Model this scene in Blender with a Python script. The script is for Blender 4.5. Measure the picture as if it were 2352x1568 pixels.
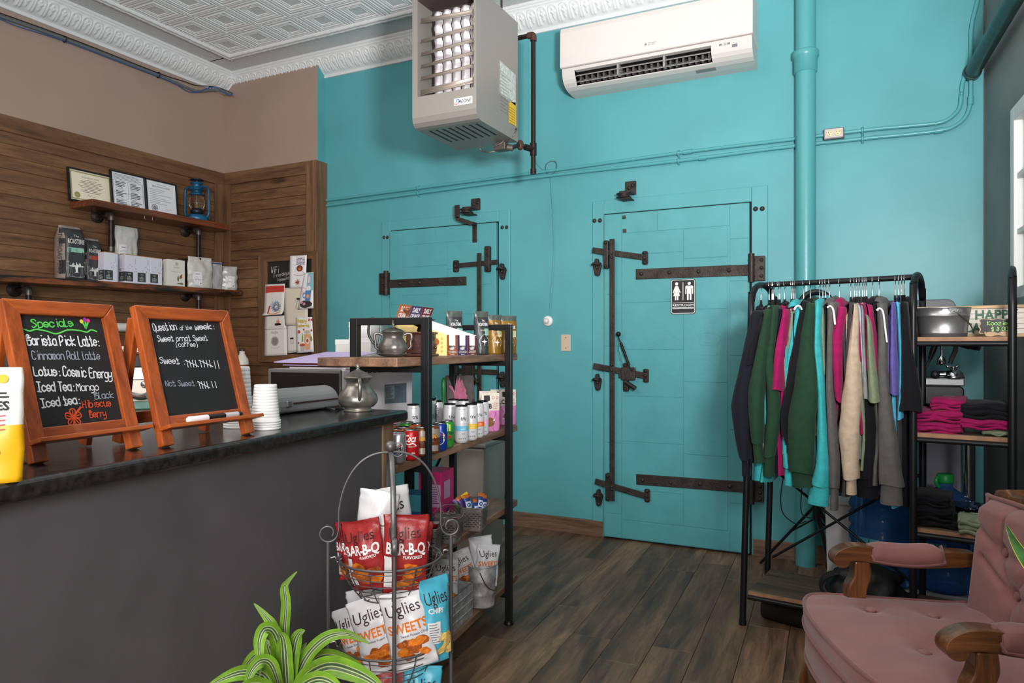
import bpy, bmesh, math, random
from mathutils import Vector as V, Matrix as M, noise
for o in list(bpy.data.objects): bpy.data.objects.remove(o)
SC = bpy.context.scene
COL = SC.collection
PI = math.pi
YAW = math.radians(26.3); SN = math.sin(YAW); CS = math.cos(YAW)
FOC = 1650.0; HOR = 795.0; EYE = 1.2          # focal length in pixels of 2352x1568, horizon row, eye height

# ---------------------------------------------------------------- camera
cd = bpy.data.cameras.new('camera'); cam = bpy.data.objects.new('camera', cd); COL.objects.link(cam)
cd.sensor_width = 36; cd.lens = FOC/2352*36; cd.shift_y = (HOR-784)/2352; cd.clip_start = .02
cam.location = (0, 0, EYE); cam.rotation_euler = (PI/2, 0, YAW); SC.camera = cam
# ---------------------------------------------------------------- world and lights
w = bpy.data.worlds.new('world'); SC.world = w; w.use_nodes = True
w.node_tree.nodes['Background'].inputs[0].default_value = (.8, .88, 1, 1)
w.node_tree.nodes['Background'].inputs[1].default_value = .6
def area(name, loc, target, sx, sy, power, col, spread=PI):
    l = bpy.data.lights.new(name, 'AREA'); l.shape = 'RECTANGLE'; l.size = sx; l.size_y = sy
    l.energy = power; l.color = col; l.spread = spread
    o = bpy.data.objects.new(name, l); COL.objects.link(o); o.location = loc
    o.rotation_euler = (V(target)-V(loc)).to_track_quat('-Z', 'Y').to_euler(); return o
area('front_fill', (-1.9, -2.85, 1.9), (-1.9, 4, 2.1), 4.2, 1.8, 14, (1, .985, .96))  # added fill panel before the plain front wall, no shopfront is built
area('side_fill', (.82, -1.3, 1.75), (-4, -.2, 1.5), 2.4, 1.6, 270, (1, .98, .96))  # added fill for counter front and left wall, no window stands here
area('overhead_fill', (-2.6, .2, 3.3), (-2.6, .5, 0), 2.6, 1.6, 60, (1, .94, .86))  # added overhead fill, no lamp fitting hangs here
area('photo_flash', (.42, .5, 1.62), (-1.5, 4.2, 3.9), .3, .3, 66, (1, .98, .96), 1.9)
vs = SC.view_settings
vs.view_transform = 'Standard'; vs.look = 'None'; vs.gamma = 1; vs.use_curve_mapping = False; vs.exposure = .12

# ---------------------------------------------------------------- points in the room
def ray(u, v):
    l = (u-1176)/FOC; return V((CS*l-SN, SN*l+CS, -(v-HOR)/FOC))
E0 = V((0, 0, EYE))
def onY(u, v, y): r = ray(u, v); return E0+r*(y/r.y)
def onX(u, v, x): r = ray(u, v); return E0+r*(x/r.x)
def onZ(u, v, z): r = ray(u, v); return E0+r*((z-EYE)/r.z)
def at(u, v, d): return E0+ray(u, v)*d

# ---------------------------------------------------------------- materials
def lin(c): return tuple(((x/255)/12.92 if x/255 <= .04045 else ((x/255+.055)/1.055)**2.4) for x in c)+(1,)
MATS = {}
def mat(name, c, rough=.5, metal=0, bump=0, bs=60, var=0, vs=6, trans=0, alpha=1, coat=0, sheen=0, emit=0, spec=.5, ior=1.45):
    if name in MATS: return MATS[name]
    m = bpy.data.materials.new(name); m.use_nodes = True; nt = m.node_tree; b = nt.nodes['Principled BSDF']; I = b.inputs
    I['Base Color'].default_value = lin(c); I['Roughness'].default_value = rough; I['Metallic'].default_value = metal
    I['Transmission Weight'].default_value = trans; I['Alpha'].default_value = alpha; I['Coat Weight'].default_value = coat
    I['Sheen Weight'].default_value = sheen; I['Specular IOR Level'].default_value = spec; I['IOR'].default_value = ior
    if sheen: I['Sheen Roughness'].default_value = .4
    if emit: I['Emission Color'].default_value = lin(c); I['Emission Strength'].default_value = emit
    if var or bump: tc = nt.nodes.new('ShaderNodeTexCoord')
    if var:
        n = nt.nodes.new('ShaderNodeTexNoise'); n.inputs['Scale'].default_value = vs; n.inputs['Detail'].default_value = 5
        r = nt.nodes.new('ShaderNodeValToRGB'); nt.links.new(tc.outputs['Object'], n.inputs['Vector']); nt.links.new(n.outputs['Fac'], r.inputs['Fac'])
        r.color_ramp.elements[0].position = .3; r.color_ramp.elements[1].position = .7
        r.color_ramp.elements[0].color = lin([max(0, x*(1-var)) for x in c]); r.color_ramp.elements[1].color = lin([min(255, x*(1+var)) for x in c])
        nt.links.new(r.outputs[0], I['Base Color'])
    if bump:
        n = nt.nodes.new('ShaderNodeTexNoise'); n.inputs['Scale'].default_value = bs; n.inputs['Detail'].default_value = 4
        bp = nt.nodes.new('ShaderNodeBump'); bp.inputs['Strength'].default_value = bump; bp.inputs['Distance'].default_value = .01
        nt.links.new(tc.outputs['Object'], n.inputs['Vector']); nt.links.new(n.outputs['Fac'], bp.inputs['Height']); nt.links.new(bp.outputs[0], I['Normal'])
    MATS[name] = m; return m
def wood(name, cols, axis=0, scale=1, rough=.5, isl=.25, rot=0, bump=.15, coat=0, knots=0, streak=14):
    """grain runs along the given local axis; planks that are separate islands differ in tone"""
    m = bpy.data.materials.new(name); m.use_nodes = True; nt = m.node_tree; N = nt.nodes.new; L = nt.links.new
    b = nt.nodes['Principled BSDF']; b.inputs['Roughness'].default_value = rough; b.inputs['Coat Weight'].default_value = coat
    tc = N('ShaderNodeTexCoord'); mp = N('ShaderNodeMapping'); sc = [streak*scale]*3; sc[axis] = 1.0*scale
    mp.inputs['Scale'].default_value = sc; mp0 = N('ShaderNodeMapping'); mp0.inputs['Rotation'].default_value = (0, 0, rot)
    geo = N('ShaderNodeNewGeometry'); off = N('ShaderNodeVectorMath'); off.operation = 'ADD'
    ml = N('ShaderNodeMath'); ml.operation = 'MULTIPLY'; ml.inputs[1].default_value = 37
    L(geo.outputs['Random Per Island'], ml.inputs[0])
    L(tc.outputs['Object'], mp0.inputs['Vector']); L(mp0.outputs[0], mp.inputs['Vector']); L(mp.outputs[0], off.inputs[0]); L(ml.outputs[0], off.inputs[1])
    n = N('ShaderNodeTexNoise'); n.inputs['Scale'].default_value = 1.6; n.inputs['Detail'].default_value = 7; n.inputs['Roughness'].default_value = .62; n.inputs['Distortion'].default_value = .6
    L(off.outputs[0], n.inputs['Vector'])
    r = N('ShaderNodeValToRGB'); L(n.outputs['Fac'], r.inputs['Fac']); e = r.color_ramp.elements
    e[0].position = .3; e[1].position = .72; e[0].color = lin(cols[0]); e[1].color = lin(cols[-1])
    for k, c in enumerate(cols[1:-1]): q = e.new(.3+.42*(k+1)/(len(cols)-1)); q.color = lin(c)
    hs = N('ShaderNodeHueSaturation'); mr = N('ShaderNodeMapRange'); mr.inputs['To Min'].default_value = 1-isl; mr.inputs['To Max'].default_value = 1+isl
    L(geo.outputs['Random Per Island'], mr.inputs['Value']); L(mr.outputs[0], hs.inputs['Value']); L(r.outputs[0], hs.inputs['Color'])
    n2 = N('ShaderNodeTexNoise'); n2.inputs['Scale'].default_value = 6; n2.inputs['Detail'].default_value = 6; n2.inputs['Roughness'].default_value = .7; n2.inputs['Distortion'].default_value = 1.2
    L(off.outputs[0], n2.inputs['Vector']); r2 = N('ShaderNodeValToRGB'); L(n2.outputs['Fac'], r2.inputs['Fac']); r2.color_ramp.elements[0].position = .36; r2.color_ramp.elements[1].position = .6
    r2.color_ramp.elements[0].color = (.62, .62, .62, 1); r2.color_ramp.elements[1].color = (1.12, 1.12, 1.12, 1)
    m2 = N('ShaderNodeMix'); m2.data_type = 'RGBA'; m2.blend_type = 'MULTIPLY'; m2.inputs['Factor'].default_value = .75; L(hs.outputs[0], m2.inputs[6]); L(r2.outputs[0], m2.inputs[7])
    out = m2.outputs[2]
    if knots:
        vo = N('ShaderNodeTexVoronoi'); mk = N('ShaderNodeMapping'); s2 = [knots*3.2]*3; s2[axis] = knots; mk.inputs['Scale'].default_value = s2
        L(mp0.outputs[0], mk.inputs['Vector']); L(mk.outputs[0], vo.inputs['Vector']); vo.inputs['Scale'].default_value = 1
        rk = N('ShaderNodeValToRGB'); L(vo.outputs['Distance'], rk.inputs['Fac']); rk.color_ramp.elements[0].position = .05; rk.color_ramp.elements[1].position = .13
        rk.color_ramp.elements[0].color = (.25, .25, .25, 1); rk.color_ramp.elements[1].color = (1, 1, 1, 1)
        mx = N('ShaderNodeMix'); mx.data_type = 'RGBA'; mx.blend_type = 'MULTIPLY'; mx.inputs['Factor'].default_value = .8
        L(out, mx.inputs[6]); L(rk.outputs[0], mx.inputs[7]); out = mx.outputs[2]
    L(out, b.inputs['Base Color'])
    bp = N('ShaderNodeBump'); bp.inputs['Strength'].default_value = bump; bp.inputs['Distance'].default_value = .004
    L(n.outputs['Fac'], bp.inputs['Height']); L(bp.outputs[0], b.inputs['Normal'])
    MATS[name] = m; return m

# ---------------------------------------------------------------- mesh building
def xf(loc=(0, 0, 0), rz=0, rx=0, ry=0, s=1):
    return M.Translation(V(loc)) @ M.Rotation(rz, 4, 'Z') @ M.Rotation(ry, 4, 'Y') @ M.Rotation(rx, 4, 'X') @ M.Scale(s, 4)
def smooth_path(pts, k=4, closed=False):
    pts = [V(p) for p in pts]; n = len(pts); out = []
    if n < 3: return pts
    for i in range(n if closed else n-1):
        g = (lambda j: pts[j % n]) if closed else (lambda j: pts[max(0, min(n-1, j))])
        a, b, c, d = g(i-1), g(i), g(i+1), g(i+2)
        for s in range(k):
            t = s/k; out.append(.5*((2*b)+(c-a)*t+(2*a-5*b+4*c-d)*t*t+(3*b-a-3*c+d)*t**3))
    if not closed: out.append(pts[-1])
    return out
_tx = {}
def text_mesh(s, bold):
    k = (s, bold)
    if k not in _tx:
        c = bpy.data.curves.new('t', 'FONT'); c.body = s; c.size = 1; c.resolution_u = 2; c.offset = bold
        o = bpy.data.objects.new('t', c); m = o.to_mesh()
        vs_ = [(v.co.x, v.co.y) for v in m.vertices]; fs = [tuple(p.vertices) for p in m.polygons]
        o.to_mesh_clear(); bpy.data.objects.remove(o); bpy.data.curves.remove(c); _tx[k] = (vs_, fs)
    return _tx[k]
# hand lettering: strokes on a 5x9 grid (x, y), baseline y=2
GL = {'a': '452605032243 4642', 'b': '0802 05264543220203', 'c': '4526050322 2243', 'd': '4526050322 2243 4842', 'e': '04444526050322 2243', 'f': '482807180302 0636', 'g': '4526050322 2243 46411000',
 'h': '0802 05264542', 'i': '2622 2828', 'j': '36311000', 'k': '0802 460442', 'l': '0803021222', 'm': '0602 05162522 25364542', 'n': '0602 05264542', 'o': '2605032243452636', 'p': '0600 05264543220203', 'q': '4526050322 2243 4640',
 'r': '0602 0526 2636', 's': '45261605144443 43221203', 't': '182302123243 0636', 'u': '0603122243 4642', 'v': '062246', 'w': '060212253242 4246', 'x': '0642 4602', 'y': '0604134445 46411000', 'z': '06460242',
 'A': '022842 0545', 'B': '0208380647 2505 2545433202', 'C': '4738180703123243', 'D': '02082847432202', 'E': '48080242 0535', 'F': '480802 0535', 'H': '0802 4842 0545', 'I': '0848 2822 0242', 'K': '0802 480542', 'L': '080242', 'M': '020825 254842',
 'N': '02084248', 'P': '02083847 463504', 'Q': '2807032243472807 3341', 'R': '02083847463504 2542', 'S': '4738180716354433 331203', 'T': '0848 2822', 'W': '0812253248', 'Z': '08480242', 'G': '47381807031232434535',
 '$': '4637170615344332120303 2921', '8': '2817263543220314354738 28', '0': '2807032243472838', ':': '2525 2222', '(': '39170503 0311', ')': '192735 353311', '.': '2222', '|': '2822', '\\': '0842', '=': '0545 0343', '-': '0545', '!': '2824 2222', "'": '2826', '/': '4802', ',': '2211', '1': '172822'}
class G:
    def __init__(s): s.v = []; s.f = []; s.mi = []; s.sm = []; s.m = 0; s.T = M.Identity(4)
    def add(s, vs_, fs, smooth=False):
        n = len(s.v); s.v += [s.T @ V(p) for p in vs_]
        for f in fs: s.f.append(tuple(i+n for i in f)); s.mi.append(s.m); s.sm.append(smooth)
        return s
    def box(s, a, b, R=None):
        x0, y0, z0 = a; x1, y1, z1 = b
        vs_ = [(x, y, z) for z in (z0, z1) for y in (y0, y1) for x in (x0, x1)]
        if R is not None: vs_ = [R @ V(p) for p in vs_]
        return s.add(vs_, [(0, 2, 3, 1), (4, 5, 7, 6), (0, 1, 5, 4), (2, 6, 7, 3), (0, 4, 6, 2), (1, 3, 7, 5)])
    def bar(s, p0, p1, wx, wy, up=(0, 0, 1)):
        p0 = V(p0); p1 = V(p1); d = (p1-p0).normalized(); u = V(up)
        if abs(d.dot(u)) > .95: u = V((0, 1, 0))
        a = d.cross(u).normalized()*wx/2; b = a.cross(d).normalized()*wy/2
        vs_ = [p+i*a+j*b for p in (p0, p1) for i, j in ((-1, -1), (1, -1), (1, 1), (-1, 1))]
        return s.add(vs_, [(3, 2, 1, 0), (4, 5, 6, 7), (0, 1, 5, 4), (1, 2, 6, 5), (2, 3, 7, 6), (3, 0, 4, 7)])
    def tube(s, pts, r, n=8, closed=False, k=1, flat=None, caps=True):
        """r: number, list of numbers or list of (ra, rb); flat: fixed direction of ra"""
        pts = smooth_path(pts, k, closed) if k > 1 else [V(p) for p in pts]; L = len(pts); vs_ = []; pa = None
        for i, p in enumerate(pts):
            a = pts[(i-1) % L] if closed or i else p; b = pts[(i+1) % L] if closed or i < L-1 else p
            d = (b-a); d = d.normalized() if d.length > 1e-9 else V((0, 0, 1))
            if flat is not None: e = V(flat)-d*d.dot(V(flat))
            elif pa is None: e = d.orthogonal()
            else: e = pa-d*d.dot(pa)
            if e.length < 1e-6: e = d.orthogonal()
            e.normalize(); pa = e; g = d.cross(e)
            q = r
            if isinstance(r, (list, tuple)):
                t = i/(L-1)*(len(r)-1); j = min(int(t), len(r)-2); t -= j; A, B_ = r[j], r[j+1]
                q = tuple(x*(1-t)+y*t for x, y in zip(A, B_)) if isinstance(A, (list, tuple)) else A*(1-t)+B_*t
            ra, rb = q if isinstance(q, tuple) else (q, q)
            vs_ += [p+e*ra*math.cos(2*PI*m/n)+g*rb*math.sin(2*PI*m/n) for m in range(n)]
        fs = [(i*n+m, i*n+(m+1) % n, ((i+1) % L)*n+(m+1) % n, ((i+1) % L)*n+m) for i in range(L if closed else L-1) for m in range(n)]
        s.add(vs_, fs, True)
        if not closed and caps:
            s.add(vs_[:n], [tuple(range(n))[::-1]]); s.add(vs_[-n:], [tuple(range(n))])
        return s
    def cyl(s, a, b, r, r2=None, n=16): return s.tube([a, b], [r, r if r2 is None else r2], n)
    def lathe(s, prof, c=(0, 0, 0), n=24, f=None, cap=True):
        """prof (r, z); f(angle, z, r) -> r for lobes"""
        vs_ = []; c = V(c)
        for r, z in prof:
            for k in range(n):
                a = 2*PI*k/n; q = f(a, z, r) if f else r; vs_.append(c+V((q*math.cos(a), q*math.sin(a), z)))
        fs = [(i*n+k, i*n+(k+1) % n, (i+1)*n+(k+1) % n, (i+1)*n+k) for i in range(len(prof)-1) for k in range(n)]
        s.add(vs_, fs, True)
        if cap and prof[0][0] > 1e-4: s.add(vs_[:n], [tuple(range(n))[::-1]])
        if cap and prof[-1][0] > 1e-4: s.add(vs_[-n:], [tuple(range(n))])
        return s
    def ball(s, c, r, n=12, sc=(1, 1, 1)):
        T = s.T; s.T = T @ M.Translation(V(c)) @ M.Diagonal((*sc, 1))
        s.lathe([(r*math.sin(PI*i/(n//2)), -r*math.cos(PI*i/(n//2))) for i in range(n//2+1)], n=n, cap=False); s.T = T; return s
    def prism(s, poly, F, h0, h1):
        """polygon poly (x, y) in the frame F(x, y, off), from off h0 to h1"""
        n = len(poly); a = [F(x, y, h0) for x, y in poly]; b = [F(x, y, h1) for x, y in poly]
        return s.add(a+b, [tuple(range(n))[::-1], tuple(range(n, 2*n))]+[(i, (i+1) % n, n+(i+1) % n, n+i) for i in range(n)])
    def flat(s, poly, F, off=.001): return s.add([F(x, y, off) for x, y in poly], [tuple(range(len(poly)))])
    def rect(s, x0, y0, x1, y1, F, off=.001, nx=1, ny=1):
        return s.grid(lambda i, j: F(x0+(x1-x0)*i, y0+(y1-y0)*j, off), nx, ny)
    def disc(s, x, y, r, F, off=.001, n=16, ry=None, r0=0):
        ry = ry or r; c = [(x+r*math.cos(2*PI*k/n), y+ry*math.sin(2*PI*k/n)) for k in range(n)]
        if not r0: return s.flat(c, F, off)
        d = [(x+r0*math.cos(2*PI*k/n), y+r0*ry/r*math.sin(2*PI*k/n)) for k in range(n)]
        return s.add([F(p[0], p[1], off) for p in c+d], [(k, (k+1) % n, n+(k+1) % n, n+k) for k in range(n)])
    def grid(s, fn, nu, nv, smooth=True, cu=False):
        vs_ = [fn(i/nu, j/nv) for j in range(nv+1) for i in range(nu+1)]; w_ = nu+1
        return s.add(vs_, [(j*w_+i, j*w_+i+1, (j+1)*w_+i+1, (j+1)*w_+i) for j in range(nv) for i in range(nu)], smooth)
    def txt(s, t, x, y, h, F, off=.001, al='c', w=None, bold=.0, slant=0, rot=0, ys=1):
        vs_, fs = text_mesh(t, bold)
        if not vs_: return s
        x0 = min(p[0] for p in vs_); x1 = max(p[0] for p in vs_); k = h/.72
        kx = k if w is None else w/max(1e-6, x1-x0); W_ = (x1-x0)*kx; ox = x-{'c': W_/2, 'l': 0, 'r': W_}[al]
        cr, sr = math.cos(rot), math.sin(rot); P = []
        for px, py in vs_:
            X = ox+(px-x0)*kx+slant*py*k-x; Y = py*k*ys; P.append(F(x+X*cr-Y*sr, y+X*sr+Y*cr, off))
        return s.add(P, fs)
    def line(s, pts, wd, F, off=.001, k=3, closed=False):
        p = smooth_path([(a, b, 0) for a, b in pts], k, closed) if len(pts) > 2 else [V((a, b, 0)) for a, b in pts]
        if len(p) == 2 and (p[0]-p[1]).length < 1e-7: return s.disc(p[0].x, p[0].y, wd*.6, F, off, 8)
        if closed: p.append(p[0])
        L_ = []
        for i, q in enumerate(p):
            d = p[min(i+1, len(p)-1)]-p[max(i-1, 0)]; d = d.normalized() if d.length > 1e-9 else V((1, 0, 0)); nn = V((-d.y, d.x, 0))*wd/2
            if i == 0 and not closed: q = q-d*wd/3
            if i == len(p)-1 and not closed: q = q+d*wd/3
            L_ += [F(q.x+nn.x, q.y+nn.y, off), F(q.x-nn.x, q.y-nn.y, off)]
        return s.add(L_, [(2*i, 2*i+1, 2*i+3, 2*i+2) for i in range(len(p)-1)])
    def ink(s, t, x, y, h, wd, F, off=.001, w=None, rot=0, rnd=None):
        """hand lettering: h is the capital height"""
        k = h/6; kx = k*.85; adv = 0; S = []
        for ch in t:
            if ch == ' ': adv += 3.2; continue
            g = GL.get(ch) or GL.get(ch.lower()) or GL['-']; mx = 0
            for st in g.split():
                q = [(int(st[i]), int(st[i+1])-2) for i in range(0, len(st), 2)]; S.append([(adv+a, b) for a, b in q]); mx = max(mx, max(a for a, b in q))
            adv += (mx if mx > 2 else 2.2)+1.3
        if w: kx = w/max(adv-1.3, 1)
        cr, sr = math.cos(rot), math.sin(rot)
        for q in S:
            j = [((rnd.random()-.5)*.35, (rnd.random()-.5)*.35) if rnd else (0, 0) for _ in q]
            s.line([(x+(a+e)*kx*cr-(b+g)*k*sr, y+(a+e)*kx*sr+(b+g)*k*cr) for (a, b), (e, g) in zip(q, j)], wd, F, off)
        return s
    def build(s, name, mats, parent=None, bev=0, sub=0, seg=2, org=None, solid=0):
        mats = mats if isinstance(mats, (list, tuple)) else [mats]
        me = bpy.data.meshes.new(name); vv = s.v
        if org is not None: vv = [p-V(org) for p in vv]
        me.from_pydata(vv, [], s.f)
        for m in mats: me.materials.append(m)
        me.polygons.foreach_set('material_index', s.mi); me.polygons.foreach_set('use_smooth', s.sm)
        bm = bmesh.new(); bm.from_mesh(me); bmesh.ops.recalc_face_normals(bm, faces=bm.faces); bm.to_mesh(me); bm.free()
        o = bpy.data.objects.new(name, me); COL.objects.link(o)
        if org is not None: o.location = org
        if parent is not None:
            o.parent = parent
            if org is not None: o.location = V(org)
        if bev:
            b = o.modifiers.new('b', 'BEVEL'); b.width = bev; b.segments = seg; b.limit_method = 'ANGLE'; b.angle_limit = .7; b.harden_normals = False
        if solid:
            b = o.modifiers.new('s', 'SOLIDIFY'); b.thickness = solid; b.offset = 0
        if sub:
            b = o.modifiers.new('d', 'SUBSURF'); b.levels = sub; b.render_levels = sub
        return o
def tag(o, label, cat, group=None, kind=None):
    o['label'] = label; o['category'] = cat
    if group: o['group'] = group
    if kind: o['kind'] = kind
    return o
def thing(name, label, cat, loc=(0, 0, 0), rz=0, group=None, rot=None):
    o = bpy.data.objects.new(name, None); o.empty_display_size = .05; COL.objects.link(o); o.location = loc
    o.rotation_euler = rot if rot else (0, 0, rz); tag(o, label, cat, group); return o
def struct(o): o['kind'] = 'structure'; return o
def P(g, name, mats, t, **k): return g.build(name, mats, t, **k)
def PW(g, name, mats, t, **k):
    """part built in room coordinates under a thing that is only moved, not turned"""
    off = V((0, 0, 0)); q = t
    while q is not None: off = off+q.location; q = q.parent
    g.v = [p-off for p in g.v]; return g.build(name, mats, t, **k)
def solo(g, name, mats, label, cat, org=None, group=None, **k):
    if org is None:
        xs = [p.x for p in g.v]; ys = [p.y for p in g.v]; zs = [p.z for p in g.v]; org = ((min(xs)+max(xs))/2, (min(ys)+max(ys))/2, min(zs))
    return tag(g.build(name, mats, None, org=org, **k), label, cat, group)
def frame(o, ex, ey):
    o = V(o); ex = V(ex); ey = V(ey); n = ex.cross(ey).normalized(); return lambda x, y, f=0: o+ex*x+ey*y+n*f
def copy_tree(o, **kw):
    c = o.copy(); COL.objects.link(c)
    for ch in o.children: copy_tree(ch).parent = c
    return c
RND = random.Random(7)
# common materials
IRON = mat('black_iron', (58, 53, 50), .55, .6, .25, 90, .2, 20)
BLACKM = mat('black_painted_steel', (24, 25, 27), .42, .3, .05, 200)
CHROME = mat('chrome', (205, 205, 208), .18, 1)
STEEL = mat('brushed_steel', (170, 172, 174), .32, 1, .03, 150)
TEAL = mat('turquoise_wall_paint', (84, 158, 165), .42, 0, .12, 7, .035, 2.5)
TEALG = mat('turquoise_gloss_paint', (82, 158, 164), .32, 0, .08, 25)
WHITE = mat('white_paper', (232, 232, 232), .7)
BLACK = mat('black_ink', (22, 22, 24), .6)
GREYI = mat('grey_ink', (110, 112, 118), .7)
WPLAST = mat('white_plastic', (226, 224, 222), .38)
# ================================================================= the room
YB = 4.32; YR = 4.23; XL = -4.72; XC = -3.735; ZC = 3.42
BROWN = mat('brown_wall_paint', (160, 139, 127), .6, 0, .1, 9, .02, 3)
GREEN = mat('grey_green_wall_paint', (122, 124, 120), .6, 0, .15, 9, .1, 2.2)
CEIL = mat('white_tin_ceiling_paint', (216, 220, 222), .38, 0, .02, 60)
CEILF = mat('stippled_ceiling_paint', (208, 212, 214), .5, 0, .7, 95)
PINE_Y = wood('stained_pine_y', [(86, 58, 38), (114, 80, 54), (132, 97, 66)], 1, 1.0, .5, .2, knots=1.3, streak=9)
PINE_X = wood('stained_pine_x', [(86, 58, 38), (114, 80, 54), (132, 97, 66)], 0, 1.0, .5, .2, knots=1.3, streak=9)
PINE_Z = wood('stained_pine_z', [(88, 60, 40), (116, 84, 57), (134, 100, 68)], 2, 1.0, .5, .15)
FLOORW = wood('floor_planks', [(62, 47, 37), (98, 75, 58), (126, 98, 75), (156, 124, 94)], 1, .9, .5, .25, bump=.2, knots=1.1, streak=9)
BASEW = wood('baseboard_oak', [(82, 62, 48), (118, 92, 74), (138, 112, 92)], 0, 1.2, .5, .15)
# floor: planks about 166 mm wide running towards the back wall
g = G(); rr = random.Random(3)
PWD = .166
for i in range(-34, 12):
    y = -3.6-rr.random()*1.2
    while y < 4.6:
        L_ = 1.22; y1 = min(y+L_, 4.9)
        g.box((i*PWD+.0008, y+.0008, -.02), ((i+1)*PWD-.0008, y1-.0008, 0)); y += L_
fl = struct(g.build('floor', FLOORW, None, bev=.0012, seg=1)); fl.rotation_euler = (0, 0, math.radians(2.6)); fl.location = (.02, 0, 0)
g = G(); g.box((-5.2, -3.2, -.06), (1.4, 4.6, -.021)); struct(g.build('floor_subfloor', mat('subfloor_dark', (22, 19, 17), .9)))
# walls
g = G(); g.box((XL-.2, YB, -.05), (.8, YB+.2, 3.7)); struct(g.build('wall_back', TEAL))
g = G(); g.box((XL-.2, -3, -.05), (XL, YB, 3.7)); struct(g.build('wall_left', BROWN))
g = G(); g.m = 0; g.box((XL, YR, -.02), (XC, YB, ZC+.01)); g.mi[5] = 1
struct(g.build('wall_return', [BROWN, TEAL]))
R0 = V((.53, YB, 0)); RQ = V((.061, -.998, 0)); RN = V((-.998, -.061, 0))   # right wall: corner, direction, inward normal
RF = lambda x, y, f=0: R0+RQ*x+V((0, 0, y))+RN*f
def onR(u, v, f=0):
    r = ray(u, v); return E0+r*((R0+RN*f-E0).dot(RN)/r.dot(RN))
def rx(u, f=0): return (onR(u, 795, f)-R0).dot(RQ)
g = G(); g.prism([(0, -.05), (7.6, -.05), (7.6, 3.7), (0, 3.7)], RF, -.2, 0); struct(g.build('wall_right', GREEN))
g = G(); g.box((-5, -3.2, -.05), (1.4, -3, 3.7)); struct(g.build('wall_front', BROWN))
g = G(); pts = [(.004+.005*math.sin(i*1.7)+.004*math.sin(i*.6), i*.12) for i in range(29)]
g.prism([(0, 0)]+pts+[(0, 3.36)], RF, .0, .0012); struct(g.build('trim_corner_bare_plaster', mat('bare_red_plaster', (104, 68, 54), .8, 0, .3, 40, .25, 20)))
# pressed tin ceiling
TA = .2996; TX = -4.389; TY = 3.985
prof = [(0, .0), (.012, .007), (.035, .007), (.05, .001), (.075, .001), (.09, .006), (.125, .006), (.14, 0), (.165, 0), (.19, .008), (.205, .008), (.225, .001), (.25, .001), (.262, .005), (.275, .005), (.29, 0), (.305, 0), (.315, .004), (.325, .004), (.335, -.001)]
g = G()
for i in range(16):
    for j in range(22):
        x0 = TX+i*TA; y0 = TY-j*TA; vv = []
        for t, d in prof:
            a = t*TA; z = ZC+.012-d; vv += [(x0+a, y0-a, z), (x0+TA-a, y0-a, z), (x0+TA-a, y0-TA+a, z), (x0+a, y0-TA+a, z)]
        n = len(prof); g.add(vv, [(4*k+m, 4*k+(m+1) % 4, 4*k+4+(m+1) % 4, 4*k+4+m) for k in range(n-1) for m in range(4)]+[(4*n-4, 4*n-3, 4*n-2, 4*n-1)])
struct(g.build('ceiling_tin_tiles', CEIL))
g = G(); g.box((-5, -3.2, ZC+.03), (1.4, 4.5, ZC+.3)); struct(g.build('ceiling', CEILF))
g = G()
g.box((XL, TY-.01, ZC), (.7, YB, ZC+.03)); g.box((XL, -3, ZC), (TX+.01, TY, ZC+.03)); g.box((TX+16*TA-.01, -3, ZC), (1.2, TY, ZC+.03))
struct(g.build('ceiling_border', CEILF))
def lump(t): return .0025*noise.noise(V((t*22, 3.1, .4)))+.0016*math.sin(t*120)
g = G()
cs = [(-.028, .0), (-.026, .014), (-.016, .02), (-.006, .014), (.0, .02), (.012, .024), (.022, .016), (.026, .0)]
def mould(fn, n): g.grid(lambda i, j: fn(i, *cs[round(j*(len(cs)-1))]), n, len(cs)-1)
mould(lambda t, a, d: (TX-.028+t*4.9, TY+a, ZC+.004-d-lump(t*4.9) if d else ZC+.006), 260)
mould(lambda t, a, d: (TX-a, TY+.028-t*6.6, ZC+.004-d-lump(t*6.6) if d else ZC+.006), 330)
struct(g.build('trim_ceiling_moulding', CEIL))
# cornice with pressed arches
def relief(s, t):
    """s in -.5..+.5 across one arch, t 0 (wall) .. 1 (ceiling)"""
    if t < .2 or t > .93: return 0
    y = (t-.26)/.6; ax = abs(s)
    d1 = abs(ax-.41) if y < .62 else abs(math.hypot(ax, (y-.62)*1.05)-.41)
    d2 = abs(ax-.29) if y < .62 else abs(math.hypot(ax, (y-.62)*1.05)-.29)
    h = .9*math.exp(-(d1/.045)**2)+.55*math.exp(-(d2/.035)**2)
    for bx, by, r, k in ((0, .18, .07, .8), (0, .42, .1, 1), (0, .7, .09, .9), (-.14, .52, .075, .8), (.14, .52, .075, .8), (-.1, .28, .05, .5), (.1, .28, .05, .5)):
        h += k*math.exp(-((s-bx)**2+(y-by)**2)/(r*r))
    if y < 0: h *= max(0, 1+y*12)
    return min(h, 1.15)*.0125
cprof = [(3.258, .0), (3.258, .014), (3.27, .017), (3.276, .012), (3.285, .026), (3.295, .042), (3.305, .056), (3.315, .068), (3.325, .0785), (3.334, .0865), (3.343, .0935), (3.352, .099), (3.36, .1035), (3.367, .1065), (3.374, .109), (3.38, .113), (3.385, .121), (3.39, .116), (3.397, .121), (3.401, .129), (3.418, .13), (3.421, .12)]
cprof = [cprof[0]]+[(a[0]+(b[0]-a[0])*k/3, a[1]+(b[1]-a[1])*k/3) for a, b in zip(cprof[:-1], cprof[1:]) for k in (1, 2, 3)]
lo, hi = 12, 45
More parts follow.
